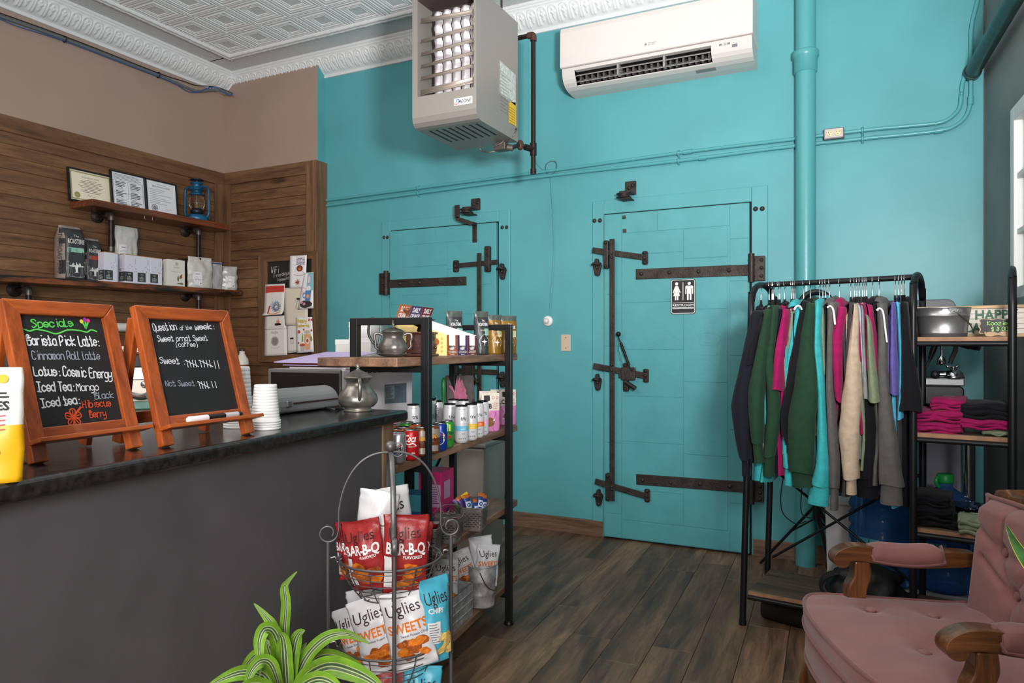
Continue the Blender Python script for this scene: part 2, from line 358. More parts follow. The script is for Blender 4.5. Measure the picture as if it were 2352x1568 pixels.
def cornice(name, fn, length, off):
    g = G(); n = int(length/.074*14); m = len(cprof)-1
    def f(i, j):
        k = round(j*m); z, p = cprof[k]; s = i*length; c = (s/.074+off) % 1-.5
        h = relief(c, (k-lo)/(hi-lo)*.75+.2) if lo <= k <= hi else 0
        return fn(s, p+h*.8, z-h*.6)
    g.grid(f, n, m); return struct(g.build(name, CEIL))
cornice('trim_cornice_left', lambda s, p, z: (XL+p, YR-s, z), 7.0, .1)
cornice('trim_cornice_back', lambda s, p, z: (XL+.02+s, YB-p, z), 5.2, .3)
# wood panelling
def zr(u, v, x): return onX(u, v, x).z
g = G(); z = 2.512
while z > .9: g.box((XL, -1.6, z-.077), (XL+.02, YR, z-.0008)); z -= .077
struct(g.build('wall_left_panelling', PINE_Y, bev=.0035))
g = G(); g.box((XL, -1.6, 2.505), (XL+.036, YR-.02, 2.605)); struct(g.build('trim_panelling_cap_left', PINE_Y, bev=.004))
ZT = 2.605
g = G(); z = ZT-.095
while z > .9: g.box((XL+.02, YR-.022, z-.077), (XC, YR, z-.002)); z -= .077
struct(g.build('wall_return_panelling', PINE_X, bev=.0035))
g = G(); g.box((XL+.036, YR-.036, ZT-.098), (XC-.085, YR, ZT)); struct(g.build('trim_panelling_cap_return', PINE_X, bev=.004))
g = G(); g.box((XL+.02, YR-.038, .9), (XL+.105, YR-.02, ZT-.098)); g.box((XC-.085, YR-.036, 1.86), (XC-.0, YR, ZT)); g.box((XC+.0005, YR-.036, .0), (XC+.016, YB, ZT))
g.box((XL+.02, YR-.04, .9), (XL+.038, YR-.12, ZT-.098))
struct(g.build('trim_panelling_stiles', PINE_Z, bev=.003))
# baseboards
g = G(); g.box((-2.16, YB-.016, 0), (-1.49, YB, .098)); g.box((-.585, YB-.016, 0), (.53, YB, .098)); struct(g.build('baseboard_back', BASEW, bev=.002))
# window in the right wall
WW = mat('white_window_paint', (214, 216, 214), .45, 0, .05, 30)
a = rx(2343); zb = onR(2340, 690).z; zt = onR(2337, 258).z
g = G()
for q in ([(a, zb), (a+.06, zb), (a+.06, zt), (a, zt)], [(a+1.0, zb), (a+1.06, zb), (a+1.06, zt), (a+1.0, zt)], [(a+.06, zb), (a+1, zb), (a+1, zb+.05), (a+.06, zb+.05)], [(a+.06, zt-.06), (a+1, zt-.06), (a+1, zt), (a+.06, zt)]): g.prism(q, RF, 0, .035)
wn = struct(g.build('window_1', WW, bev=.003))
g = G(); h3 = (zt-zb-.11)/3
for k in (1, 2): z = zb+.05+h3*k; g.prism([(a+.06, z-.011), (a+1, z-.011), (a+1, z+.011), (a+.06, z+.011)], RF, 0, .024)
for k in (1, 2, 3): x = a+.06+.235*k; g.prism([(x-.011, zb+.05), (x+.011, zb+.05), (x+.011, zt-.06), (x-.011, zt-.06)], RF, 0, .023)
g.build('muntin', WW, wn, bev=.002)
g = G(); g.prism([(a-.03, zb-.045), (a+1.09, zb-.045), (a+1.09, zb), (a-.03, zb)], RF, 0, .055); g.build('window_sill', mat('window_sill_grey', (112, 124, 124), .5), wn, bev=.003)
g = G(); g.prism([(a+.06, zb+.05), (a+1, zb+.05), (a+1, zt-.06), (a+.06, zt-.06)], RF, 0, .004); g.build('pane', mat('overcast_window_glass', (196, 206, 208), .15, emit=.05), wn)

# ================================================================= the two old cold-store doors
YD = 4.285
def X_(u, y=YD): return onY(u, 795, y).x
def Z_(u, v, y=YD): return onY(u, v, y).z
FB = lambda x, y, f=0: V((x, YB-f, y))           # frame on the back wall: x, z, distance in front of it
CF = .012; DF = YB-YD                                       # door face stands this far off the wall
IRONB = mat('worn_iron_bolt', (74, 68, 64), .5, .7, .3, 150)
def strap(g, u0, v0, u1, v1, wpx, off, th=.008, n=1):
    """flat bar between two picture points on the door plane"""
    a = onY(u0, v0, YD); b = onY(u1, v1, YD); wd = wpx*a.y/(ray(u0, v0).y)/FOC
    e = (b-a); L_ = V((e.x, 0, e.z)); d = L_.normalized(); nn = V((-d.z, 0, d.x))*wd/2; P4 = []
    for p in (a-nn, b-nn, b+nn, a+nn): P4.append((p.x, p.z))
    g.prism(P4, FB, off, off+th); return wd
def capsule(x0, z0, x1, z1, r0, r1=None, n=6):
    r1 = r1 or r0; d = V((x1-x0, z1-z0)); a = math.atan2(d.y, d.x); o = []
    for k in range(n+1): t = a-PI/2+PI*k/n; o.append((x1+r1*math.cos(t), z1+r1*math.sin(t)))
    for k in range(n+1): t = a+PI/2+PI*k/n; o.append((x0+r0*math.cos(t), z0+r0*math.sin(t)))
    return o
def rbox(x0, z0, x1, z1, r, n=4):
    o = []
    for cx, cz, a in ((x1-r, z0+r, -PI/2), (x1-r, z1-r, 0), (x0+r, z1-r, PI/2), (x0+r, z0+r, PI)):
        for k in range(n+1): t = a+PI/2*k/n; o.append((cx+r*math.cos(t), cz+r*math.sin(t)))
    return o
def bolt(g, u, v, off, r=.011, sq=False):
    x, z = X_(u), Z_(u, v)
    if sq: g.prism([(x-r, z-r), (x+r, z-r), (x+r, z+r), (x-r, z+r)], FB, off, off+.008)
    else: g.T = M.Translation((x, YB-off, z)) @ M.Rotation(PI/2, 4, 'X'); g.lathe([(r*1.3, 0), (r*1.3, .002), (r, .003), (r*.85, .008), (r*.4, .0105), (0, .011)], n=10, cap=False); g.T = M.Identity(4)
def keeper(door, u0, v0, u1, v1):
    g = G(); x0, x1 = X_(u0), X_(u1); zt, zb = Z_(u0, v0), Z_(u0, v1); xc = (x0+x1)/2; w_ = (x1-x0)/2; h = zt-zb
    g.prism(capsule(xc, zb+w_*.6, xc, zt-h*.42, w_*.62, w_), FB, CF-.004, CF+.02)
    g.prism(capsule(xc, zt-h*.3, xc, zt-w_*.35, w_*.5, w_*.36), FB, CF-.004, CF+.034)
    g.tube([(xc-w_*.85, YB-CF-.02+.0, zt-h*.3), (xc-w_*.8, YB-CF-.045, zt-h*.36), (xc, YB-CF-.06, zt-h*.3), (xc+w_*.8, YB-CF-.045, zt-h*.36), (xc+w_*.85, YB-CF-.02+.0, zt-h*.3)], .008, 8, k=3)
    k = g.build('latch_keeper', IRON, door, bev=.004)
    g = G(); g.T = M.Translation((xc, YB-CF-.02+.0, zt-h*.5)) @ M.Rotation(PI/2, 4, 'X'); g.lathe([(.011, 0), (.011, .004), (.006, .009), (0, .01)], n=10, cap=False); g.T = M.Translation((xc, YB-CF-.02+.0, zb+h*.16)) @ M.Rotation(PI/2, 4, 'X'); g.lathe([(.009, 0), (.008, .004), (0, .006)], n=10, cap=False)
    g.build('bolt', IRONB, k)
def plate(g, u0, v0, u1, v1, off, th=.008, r=.012): g.prism(rbox(X_(u0), Z_((u0+u1)/2, v1), X_(u1), Z_((u0+u1)/2, v0), r), FB, off, off+th)
DOORP = mat('turquoise_door_paint', (82, 157, 164), .36, 0, .22, 16, .03, 5)
def door(name, uL, uR, vtop, uc0, uc1, vct, sheets, ztop):
    x0, x1 = X_(uL), X_(uR); d = G(); d.box((x0, YD+.001, .012), (x1, YB, ztop))
    root = struct(d.build(name, DOORP, bev=.003))
    g = G(); k0, k1 = X_(uc0), X_(uc1); gap = .009; zc = Z_(uc0, vct)
    g.box((k0, YB-CF, 0), (x0-gap, YB, zc)); g.box((x1+gap, YB-CF, 0), (k1, YB, zc)); g.box((x0-gap, YB-CF, ztop+gap), (x1+gap, YB, zc))
    g.build('door_frame', TEAL, root, bev=.004)
    g = G(); g.box((x0-gap, YB-.004, 0), (x1+gap, YB-.0005, ztop+gap)); g.build('gap_shade_sheet', mat('door_gap_shade', (26, 22, 20), .9), root)  # dark sheet behind the leaf, shade of the door gaps put into colour
    g = G(); t = .0016
    for (a, b, c, e) in sheets: g.box((X_(a)+t, YD-.0022, c+t), (X_(b)-t, YD+.004, e-t))
    g.build('door_sheet_metal', DOORP, root, bev=.0012, seg=1); return root
def zz(vs_, u): return [Z_(u, v) for v in vs_]
zt2 = 2.022
L1 = zz([520, 694], 1410)
sh = []
def col(u0, u1, zs):
    for a, b in zip(zs[1:], zs[:-1]): sh.append((u0, u1, a, b))
col(1389, 1428, [zt2-.004, zt2-.5, 1.2, .6, .16, .016])
col(1428, 1570, [zt2-.13]+zz([582, 694, 803, 911, 1017, 1129], 1500)+[.13])
col(1570, 1672, [zt2-.13]+zz([592, 710, 878, 1046], 1620)+[.13])
col(1676, 1719, [zt2-.004]+zz([548, 645, 816, 988, 1157], 1700)+[.016])
col(1428, 1510, [zt2-.004, zt2-.125]); col(1510, 1676, [zt2-.004, zt2-.125]); col(1428, 1676, [.126, .016])
d2 = door('door_2', 1387, 1721, 478, 1358, 1762, 461, sh, zt2)
F2 = FB
def hinge(door, pl, bar, bolts, side):
    """pl: plate u0 v0 u1 v1, bar: u0 v0 u1 v1 width"""
    g = G(); strap(g, *bar, DF, .009); h = g.build('strap_hinge', IRON, door, bev=.0025)
    g = G()
    for u, v in bolts: bolt(g, u, v, DF+.009, .0095)
    g.build('bolt', IRONB, h)
    g = G(); plate(g, *pl, CF, .03, .004); zt, zb = Z_(pl[0], pl[1]), Z_(pl[0], pl[3]); xk = X_(pl[0]+5 if side > 0 else pl[2]-5)
    g.cyl((xk, YB-.052, zb-.008), (xk, YB-.052, zt+.012), .017, n=14); g.cyl((xk, YB-.052, zb+.02), (xk, YB-.052, zb+.028), .0195, n=14); g.cyl((xk, YB-.052, zt-.03), (xk, YB-.052, zt-.022), .0195, n=14)
    xo = X_(pl[2]-8 if side > 0 else pl[0]+8)
    for k in (.18, .5, .82): g.T = M.Translation((xo, YB-.042, zb+(zt-zb)*k)) @ M.Rotation(PI/2, 4, 'X'); g.lathe([(.011, 0), (.01, .004), (.004, .008), (0, .008)], n=10, cap=False); g.T = M.Identity(4)
    g.build('hinge_plate', IRON, h, bev=.002)
hinge(d2, (1722, 588, 1757, 645), (1461, 630, 1724, 620, 24), [(1474, 629), (1538, 626), (1605, 623.5), (1675, 621)], 1)
hinge(d2, (1722, 1106, 1754, 1152), (1462, 1100, 1724, 1119, 24), [(1477, 1102), (1541, 1107), (1609, 1111), (1677, 1116)], 1)
def latch_arm(door, tip, end, wpx, br, pv, extra=None):
    g = G(); strap(g, *tip, *end, wpx, DF+.012, .009); x, z = X_(tip[0]), Z_(*tip); g.T = M.Identity(4)
    A = g.build('latch_arm', IRON, door, bev=.003)
    g = G(); plate(g, *br, DF+.0, .03, .008); g.build('latch_bracket', IRON, A, bev=.004)
    g = G(); plate(g, *pv, DF, .014, .01)
    um = (pv[0]+pv[2])/2
    for t in (.15, .5, .85): bolt(g, um, pv[1]+(pv[3]-pv[1])*t, DF+.014 if t != .5 else DF+.024, .010)
    for v in (br[1]+6, br[3]-6): bolt(g, (br[0]+br[2])/2, v, DF+.03, .009)
    g.build('pivot_plate', IRON, A, bev=.002); return A
latch_arm(d2, (1363, 575), (1484, 592), 13, (1389.5, 553, 1400, 618), (1476, 577, 1489, 608))
A = latch_arm(d2, (1365, 840), (1486, 863), 14, (1434, 833, 1446, 898), (1478, 847, 1491, 878))
latch_arm(d2, (1369, 1104), (1489, 1139), 14, (1393.5, 1085, 1405, 1149), (1481, 1122, 1494, 1152))
g = G(); g.box((X_(1404), YD-.034, Z_(1410, 1148)), (X_(1415.5), YD-.026, Z_(1410, 550))); lb = g.build('lock_bar', IRON, d2, bev=.003)
g = G()
for v in (583, 592, 838, 850, 1115, 1121): bolt(g, 1409.5, v, DF+.034, .0075)
g.build('bolt', IRONB, lb)
def onD(u, v, f): return onY(u, v, YD-f)
g = G(); plate(g, 1431, 843, 1462, 872, DF+.02, .018, .004); plate(g, 1424, 858, 1436, 868, DF+.01, .02, .002); g.build('latch_box', IRON, A, bev=.003)
g = G(); g.cyl(onD(1437, 877, .05), onD(1459, 892, .06), .0125, .015, 14); g.cyl(onD(1436, 874, .02), onD(1437, 877, .06), .012, n=12); g.build('handle_grip', mat('black_rubber_grip', (30, 28, 27), .4), A, bev=.002)
g = G(); g.cyl(onD(1426, 787, .04), onD(1445, 839, .045), .0085, n=10); g.tube([onD(1419, 766, .035), onD(1421, 775, .04), onD(1425, 784, .04), onD(1427, 789, .04)], .004, 6, k=3); g.ball(onD(1420.5, 767, .04), .016, 10); g.tube([onD(1445, 839, .045), onD(1449, 848, .045), onD(1452, 853, .04)], .003, 6, k=2); g.build('closing_spring', mat('spring_black', (36, 33, 32), .5, .5), A)
g = G(); g.tube([onD(1420, 778, .045), onD(1422, 808, .05), onD(1430, 838, .055), onD(1442, 874, .06)], .0016, 6, k=4); g.build('pull_wire', IRONB, A)
g = G()
for u, v in ((1434, 499), (1435, 530)): bolt(g, u, v, DF, .011, True)
for u, v in ((1362.5, 505.5), (1375, 505), (1734, 478), (1749.5, 477.5)): bolt(g, u, v, CF, .011)
g.build('bolt', IRONB, d2, bev=.002)
g = G(); xe, ze = X_(1626), Z_(1626, 778); g.disc(xe, ze, .08, FB, DF+.0045, 28, .04, .071); g.disc(xe, ze, .05, FB, DF+.0045, 28, .022, .046); g.prism(rbox(X_(1601), Z_(1626, 815), X_(1655), Z_(1626, 803), .004), FB, DF, DF+.0045); g.build('maker_plate', DOORP, d2)
for q in ((1361, 594, 1380, 634), (1363, 858, 1380, 897), (1365, 1123, 1383, 1162)): keeper(d2, *q)
# door 1, half hidden behind the shelving
sh = []; zt1 = 2.034
col(897, 923, [zt1-.004, 1.5, .7, .016]); col(923, 1027, [zt1-.115]+zz([612, 677], 970)+[1.16, .6, .13]); col(1027, 1100, [zt1-.115]+zz([617, 721], 1060)+[1.05, .5, .13]); col(1100, 1130, [zt1-.004, Z_(1115, 653), .8, .016]); col(923, 1000, [zt1-.004, zt1-.11]); col(1000, 1100, [zt1-.004, zt1-.11])
d1 = door('door_1', 895, 1139, 520, 872, 1168, 508, sh, zt1)
g = G(); g.box((X_(897), YD-.022, .02), (X_(1131), YD+.0, .03)); g.build('door_sweep', IRON, d1)
hinge(d1, (872, 627, 895, 676), (893, 652, 1072, 645, 19), [(920, 651), (964.6, 649.5), (1010.6, 647.5), (1059.7, 645)], -1)
latch_arm(d1, (1146, 602), (1047, 611), 11, (1117, 566, 1129, 625), (1043, 598, 1055, 625))
A = latch_arm(d1, (1147, 855), (1049, 851), 12, (1076, 822, 1092, 884), (1043, 839, 1055, 864))
g = G(); plate(g, 1066, 834, 1088, 862, DF+.02, .018, .004); g.cyl(onD(1086, 866, .05), onD(1098, 880, .06), .012, n=12); g.build('latch_box', IRON, A, bev=.003)
latch_arm(d1, (1147, 1114), (1060, 1106), 12, (1123, 1064, 1131, 1125), (1050, 1094, 1062, 1120))
g = G(); g.box((X_(1101), YD-.034, Z_(1106, 1150)), (X_(1110.5), YD-.026, Z_(1106, 582))); lb = g.build('lock_bar', IRON, d1, bev=.003)
for q in ((1143.5, 605, 1160.5, 642), (1144, 853, 1161, 890), (1143.5, 1120, 1160, 1160)): keeper(d1, *q)
g = G(); plate(g, 1053.5, 474, 1064.5, 504, DF+.05, .007, .004); strap(g, 1057, 504, 1093, 516, 9, DF+.05, .007); g.prism([(X_(1086), Z_(1091, 518)), (X_(1096), Z_(1091, 518)), (X_(1096), Z_(1091, 512)), (X_(1086), Z_(1091, 512))], FB, DF, DF+.055); plate(g, 1086, 514, 1096, 557, DF, .007, .004)
bolt(g, 1091, 522, DF+.007, .008); bolt(g, 1091, 549, DF+.007, .008); g.build('closer_crank', IRON, d1, bev=.002)
g = G()
for u, v in ((877.5, 544), (885.5, 544), (1150, 521), (1160, 520.5)): bolt(g, u, v, CF, .010)
g.build('bolt', IRONB, d1, bev=.002)
def pulley(u0, v0, u1, v1, uw, vw, label):
    t = thing('pulley_bracket', label, 'pulley bracket', (X_(u0, YB), YB, Z_(u0, v1, YB)), group='door pulley brackets')
    g = G(); plate(g, u0, v0, u1, v1, 0, .012, .006); bolt(g, (u0+u1)/2-3, (v0+v1)/2, .012, .01); bolt(g, (u0+u1)/2+5, v0+10, .012, .01)
    a = onY(u0, v1, YB); b = onY(u1, v1, YB); g.box((a.x, YB-.1, a.z-.012), (b.x, YB, a.z)); g.box((a.x, YB-.1, a.z-.05), (b.x, YB, a.z-.042))
    PW(g, 'bracket', IRON, t, bev=.003)
    g = G(); c = V(((a.x+b.x)/2-.01, YB-.08, a.z-.042)); g.lathe([(.01, .002), (.045, .002), (.047, .006), (.034, .012), (.034, .018), (.047, .024), (.045, .028), (.01, .028)], c, 20); PW(g, 'pulley_wheel', IRON, t)
pulley(1433, 414, 1458, 446, 1425, 457, 'black iron pulley bracket bolted above the restroom door')
pulley(1078, 454, 1098, 481, 1068, 494, 'black iron pulley bracket above the left door, beside its crank')
# ================================================================= fixed to the back wall
COND = TEALG
def wallpipe(pts, off=.022): return [onY(u, v, YB-off) for u, v in pts]
def conduit(name, label, pts, r, couplings, straps, k=3):
    t = thing(name, label, 'conduit pipe', onY(*pts[0], YB))
    g = G(); g.tube(wallpipe(pts), r, 10, k=k); PW(g, 'pipe', COND, t)
    for u, v, u2, v2 in couplings:
        g = G(); a, b = wallpipe([(u, v), (u2, v2)]); g.cyl(a, b, r*1.35, n=12); PW(g, 'coupling', COND, t, bev=.002)
    for u, v in straps:
        g = G(); c = onY(u, v, YB-.022); g.tube([c+V((0, .02, -.024)), c+V((0, .014, -.016)), c+V((0, -.01, -.009)), c+V((0, -.0125, 0)), c+V((0, -.01, .009)), c+V((0, .014, .016)), c+V((0, .02, .024))], [(.006, .0018)]*2, 6, flat=(1, 0, 0)); PW(g, 'pipe_strap', COND, t)
    return t
conduit('conduit_pipe', 'upper of two thin turquoise conduits on the back wall, the one holding the outlet box', [(750, 460), (960, 432), (1240, 395.5), (1560, 351), (1800, 322), (1985, 299), (2090, 289), (2150, 283), (2178, 274), (2203, 250), (2208, 218), (2211, 192), (2222, 160), (2246, 136)], .0105, [(1570, 350, 1590, 347)], [(1558, 352), (960, 432), (1981, 299.5), (2208, 216)])
conduit('conduit_pipe', 'lower of two thin turquoise conduits on the back wall, rising to the ceiling at right', [(750, 472), (960, 443.5), (1240, 406), (1560, 369), (1800, 338), (1985, 318), (2090, 308), (2150, 301), (2185, 293), (2215, 272), (2229, 235), (2230, 160), (2231, 70), (2240, 25), (2252, -20)], .0105, [(1606, 363.5, 1622, 361.5), (2146, 301.5, 2166, 298.5), (2229.5, 222, 2229, 240)], [(1558, 369), (960, 443.5), (1981, 318)])
# outlet box
t = thing('outlet_box', 'grey metal outlet box with two cream sockets on the upper conduit', 'outlet', onY(1915, 320, YB))
g = G(); x0, x1 = X_(1892, 4.27), X_(1939, 4.27); zb, zt = Z_(1915, 319, 4.27), Z_(1915, 294, 4.27); g.box((x0, 4.262, zb), (x1, YB, zt)); PW(g, 'metal_box', mat('scuffed_grey_metal', (128, 122, 122), .5, .6, .2, 90, .25, 30), t, bev=.006)
g = G(); g.prism(rbox(x0+.006, zb+.006, x1-.006, zt-.006, .004), FB, .058, .061); PW(g, 'cover_plate', mat('cover_plate_steel', (176, 170, 168), .4, .7), t)
CREAM = mat('cream_plastic', (222, 205, 165), .4)
for k in (.3, .7):
    g = G(); xc = x0+(x1-x0)*k; zc = (zb+zt)/2; g.T = M.Translation((xc, 4.259, zc)) @ M.Rotation(PI/2, 4, 'X'); g.lathe([(.017, 0), (.017, .003), (.0155, .0045), (0, .0045)], n=20); g.T = M.Identity(4); r = PW(g, 'socket', CREAM, t)
    g = G(); FS = lambda x, y, f=0: V((xc+x, 4.2545-f, zc+y))
    for dx in (-.006, .006): g.rect(dx-.0012, .001, dx+.0012, .008, FS, .0004)
    g.disc(0, -.007, .0025, FS, .0004); PW(g, 'slot', BLACK, r)
# drain pipe
t = thing('drain_pipe', 'thick turquoise vertical drain pipe with a collar beside the outlet box', 'pipe', (-.302, 4.25, 0))
g = G(); g.cyl((0, 0, 0), (0, 0, ZC), .052, n=28); P(g, 'pipe', TEALG, t)
zc0 = Z_(1850, 155, 4.2); zc1 = Z_(1850, 112, 4.2)
g = G(); g.lathe([(.052, zc0-.012), (.06, zc0-.01), (.0605, zc1-.035), (.068, zc1-.03), (.068, zc1-.002), (.064, zc1+.004), (.052, zc1+.006)], n=28); P(g, 'collar', TEALG, t)
# dark green pipe along the right wall
t = thing('sprinkler_pipe', 'dark green pipe leaving the back right corner along the right wall', 'pipe', tuple(RF(.06, 2.56, .05)))
g = G(); g.cyl(RF(.02, 2.585, .055), RF(3.6, 2.60, .055), .036, n=20); PW(g, 'pipe', mat('dark_green_pipe_paint', (24, 52, 52), .35, 0, .15, 30, .2, 12), t)
g = G(); g.cyl(RF(.012, 2.585, .055), RF(.05, 2.585, .055), .041, n=20); PW(g, 'end_fitting', mat('dark_green_pipe_paint', (0, 0, 0)), t, bev=.004)
# wall unit air conditioner
ACW = mat('ac_white_plastic', (216, 208, 204), .32); ACL = mat('ac_lower_plastic', (204, 199, 195), .36)
ax0 = X_(1287, 4.08); ax1 = X_(1729, 4.08); ztop = 3.155
t = thing('air_conditioner', 'white wall-mounted air conditioner with open louvre slot', 'air conditioner', ((ax0+ax1)/2, YB, 2.8))
zg = Z_(1287, 157, 4.08)
pA = [(YB, ztop), (4.11, ztop), (4.088, ztop-.01), (4.08, ztop-.04), (4.076, zg+.006), (4.082, zg)]
g = G()
def extr(g, prof, x0, x1, caps=True):
    n = len(prof); vs_ = [(x0, y, z) for y, z in prof]+[(x1, y, z) for y, z in prof]
    g.add(vs_, [(i, i+1, n+i+1, n+i) for i in range(n-1)])
    if caps: g.add(vs_, [tuple(range(n)), tuple(range(n, 2*n))[::-1]])
extr(g, pA+[(YB, zg)], ax0, ax1); PW(g, 'front_panel', ACW, t, bev=.006)
lowp = [(4.092, zg-.002), (4.094, zg-.022), (4.098, zg-.045), (4.108, zg-.068), (4.124, zg-.086), (4.15, zg-.102), (4.185, zg-.112), (4.25, zg-.116), (YB, zg-.116)]
vx0, vx1 = X_(1322, 4.11), X_(1634, 4.11)
g = G(); extr(g, [(YB, zg-.001)]+lowp, ax0+.006, vx0); extr(g, [(YB, zg-.001)]+lowp, vx1, ax1-.006)
extr(g, [(YB, zg-.001)]+lowp[:2]+[(4.15, zg-.022)], vx0, vx1); extr(g, [(4.2, zg-.096), (4.146, zg-.096)]+lowp[5:], vx0, vx1, False)
PW(g, 'lower_housing', ACL, t, bev=.003)
g = G(); extr(g, [(4.13, zg-.022), (4.21, zg-.03), (4.24, zg-.07), (4.2, zg-.1)], vx0, vx1, False)
for x in (vx0, vx1): g.add([(x, 4.09, zg-.022), (x, 4.24, zg-.022), (x, 4.24, zg-.1), (x, 4.14, zg-.1)], [(0, 1, 2, 3)])
PW(g, 'air_slot', mat('ac_slot_dark', (34, 32, 34), .5), t)
g = G()
for y, z, a in ((4.112, zg-.05, .5), (4.134, zg-.078, .6)): g.box((vx0+.004, -.018, -.002), (vx1-.004, .018, .002), M.Translation((0, y, z)) @ M.Rotation(a, 4, 'X'))
for k in (.33, .67): g.box((vx0+(vx1-vx0)*k-.006, 4.105, zg-.09), (vx0+(vx1-vx0)*k+.006, 4.15, zg-.024))
PW(g, 'louvre', mat('ac_louvre_grey', (150, 150, 150), .4), t, bev=.001)
for k in range(22):
    g = G(); x = vx0+(vx1-vx0)*(k+.5)/22; g.box((x-.008, 4.155, zg-.085), (x+.004, 4.2, zg-.04))
    PW(g, 'vane', mat('ac_vane_grey', (92, 86, 86), .5), t)
FA = lambda x, y, f=0: V((x, 4.0765+(y-2.9)*.0+.0005-f, y))
xl = X_(1490, 4.077); zl = Z_(1490, 101, 4.077); g = G()
for a in (90, 210, 330):
    r = math.radians(a); c, s = math.cos(r)*.0085, math.sin(r)*.0085; px, py = -math.sin(r)*.0045, math.cos(r)*.0045
    g.flat([(xl-.018, zl), (xl-.018+c/2+px, zl+s/2+py), (xl-.018+c, zl+s), (xl-.018+c/2-px, zl+s/2-py)], FA, .002)
g.txt('MITSUBISHI', xl-.004, zl+.001, .007, FA, .002, 'l'); g.txt('ELECTRIC', xl-.004, zl-.009, .007, FA, .002, 'l')
PW(g, 'maker_logo', GREYI, t)
FL = lambda x, y, f=0: V((x, 4.0945+(zg-.02-y)*.12-f, y))
g = G(); g.txt('Mr.SLIM', X_(1664, 4.09), zg-.034, .013, FL, .002, bold=.012); xs = X_(1688, 4.09); g.rect(xs-.016, zg-.052, xs+.012, zg-.036, FL, .002)
for dx in (-.012, .004): g.rect(xs+dx, zg-.03, xs+dx+.008, zg-.028, FL, .002)
PW(g, 'control_marking', GREYI, t)
g = G(); xs = X_(1620, 4.15); FU = frame((xs, 4.2, zg-.1165), (1, 0, .0), (0, -.98, .16)); g.rect(-.06, -.012, .05, .02, FU, .002); PW(g, 'rating_sticker', mat('grey_sticker', (120, 126, 126), .6), t)
# hanging unit heater
HZ = mat('heater_grey_enamel', (136, 133, 128), .38, .15); HD = mat('heater_dark_inside', (88, 80, 76), .5, .4)
hY = 3.1; hx0, hx1 = X_(947, hY), X_(1094, hY); hb = Z_(950, 292, hY)-.004; hY1 = hY+.47
hx1s = hx1; htop = 2.985
t = thing('unit_heater', 'grey hanging gas unit heater with louvred front', 'heater', ((hx0+hx1)/2, hY1, hb))
ox0 = X_(959, hY); ox1 = X_(1088, hY); ozb = Z_(1020, 212, hY)+.0; ozt = Z_(1020, 0, hY)+.04
g = G(); r = .05
pr = [(hY1, hb), (hY+r, hb), (hY+r*.5, hb+r*.1), (hY+r*.12, hb+r*.45), (hY, hb+r), (hY, htop), (hY1, htop)]
pin = [(hY1, hb+.006), (hY+.02, ozb), (hY+.02, htop-.01)]
side = [(hY1, hb), (hY+r, hb), (hY+r*.5, hb+r*.1), (hY+r*.12, hb+r*.45), (hY, hb+r), (hY, htop), (hY1, htop)]
extr(g, side, hx0, ox0, True); extr(g, side, ox1, hx1, True)
extr(g, [(hY1, hb)]+side[1:5]+[(hY, ozb)], ox0, ox1, False)
g.add([(ox0, hY, ozt), (ox1, hY, ozt), (ox1, hY, htop), (ox0, hY, htop)], [(0, 1, 2, 3)]); g.box((ox0, hY1-.004, hb), (ox1, hY1, htop)); g.box((ox0, hY, htop-.004), (ox1, hY1, htop))
PW(g, 'housing', HZ, t, bev=.004)
g = G(); g.add([(ox0, hY, ozb), (ox1, hY, ozb), (ox1, hY+.14, ozb-.01), (ox0, hY+.14, ozb-.01), (ox0, hY+.14, ozt), (ox1, hY+.14, ozt)], [(0, 1, 2, 3), (3, 2, 5, 4)]); g.box((ox0, hY+.0, ozt-.01), (ox1, hY+.3, ozt-.002)); PW(g, 'inner_duct', HD, t)
g = G(); n = 5; xw = (ox1-ox0-.06)/n
for k in range(n):
    xa = ox0+.055+xw*k
    def fe(i, j, xa=xa): z = ozb+.0+(ozt-.06-ozb)*j; wv = .014*math.sin(j*46) if j > .4 else 0; return (xa+xw*(i*.92)+wv*(.5-abs(i-.5)), hY+.075-.02*math.sin(PI*i)-.006*(math.sin(j*46+1) if j > .4 else 0), z)
    g.grid(fe, 6, 44)
PW(g, 'heat_exchanger_tube', mat('heat_exchanger_steel', (206, 200, 204), .42, .45), t)
g = G()
for (va, vb, tl) in ((48, .7, 0), (88, .5, 1), (118, .5, 2), (146, .4, 3), (174, .35, 4), (206, .1, 5)):
    z = Z_(960, va+0, hY); a = .95 if tl else 1.25
    if tl == 5: a = .15
    g.T = M.Translation(((ox0+ox1)/2, hY+.022, z-.0)) @ M.Rotation(.0+(-.05 if tl else .05), 4, 'Y') @ M.Rotation(-(PI/2-a) if tl < 5 else 0, 4, 'X'); hw = (ox1-ox0)/2-.004
    g.grid(lambda i, j: (-hw+2*hw*i, .006*math.sin(PI*j), -.015+.03*j), 1, 6); g.T = M.Identity(4)
PW(g, 'louvre_blade', mat('louvre_blade_tan', (170, 158, 148), .4, .5), t, solid=.0015)
FHf = lambda x, y, f=0: V((x, hY-f, y))
xb = X_(1064, hY); zb = Z_(1064, 232, hY); bw = (X_(1085, hY)-X_(1043, hY))/2
g = G(); g.prism(rbox(xb-bw, zb-.018, xb+bw, zb+.018, .006), FHf, 0, .002); bd = PW(g, 'name_badge', mat('badge_white', (225, 226, 228), .35), t)
g = G(); g.m = 0; g.txt('MODINE', xb+.008, zb-.008, .017, FHf, .0025, w=bw*1.35, bold=.02, slant=.25)
g.m = 1; g.line([(xb-bw*.78, zb-.002), (xb-bw*.7, zb+.01), (xb-bw*.5, zb+.012), (xb-bw*.38, zb+.002)], .004, FHf, .0026)
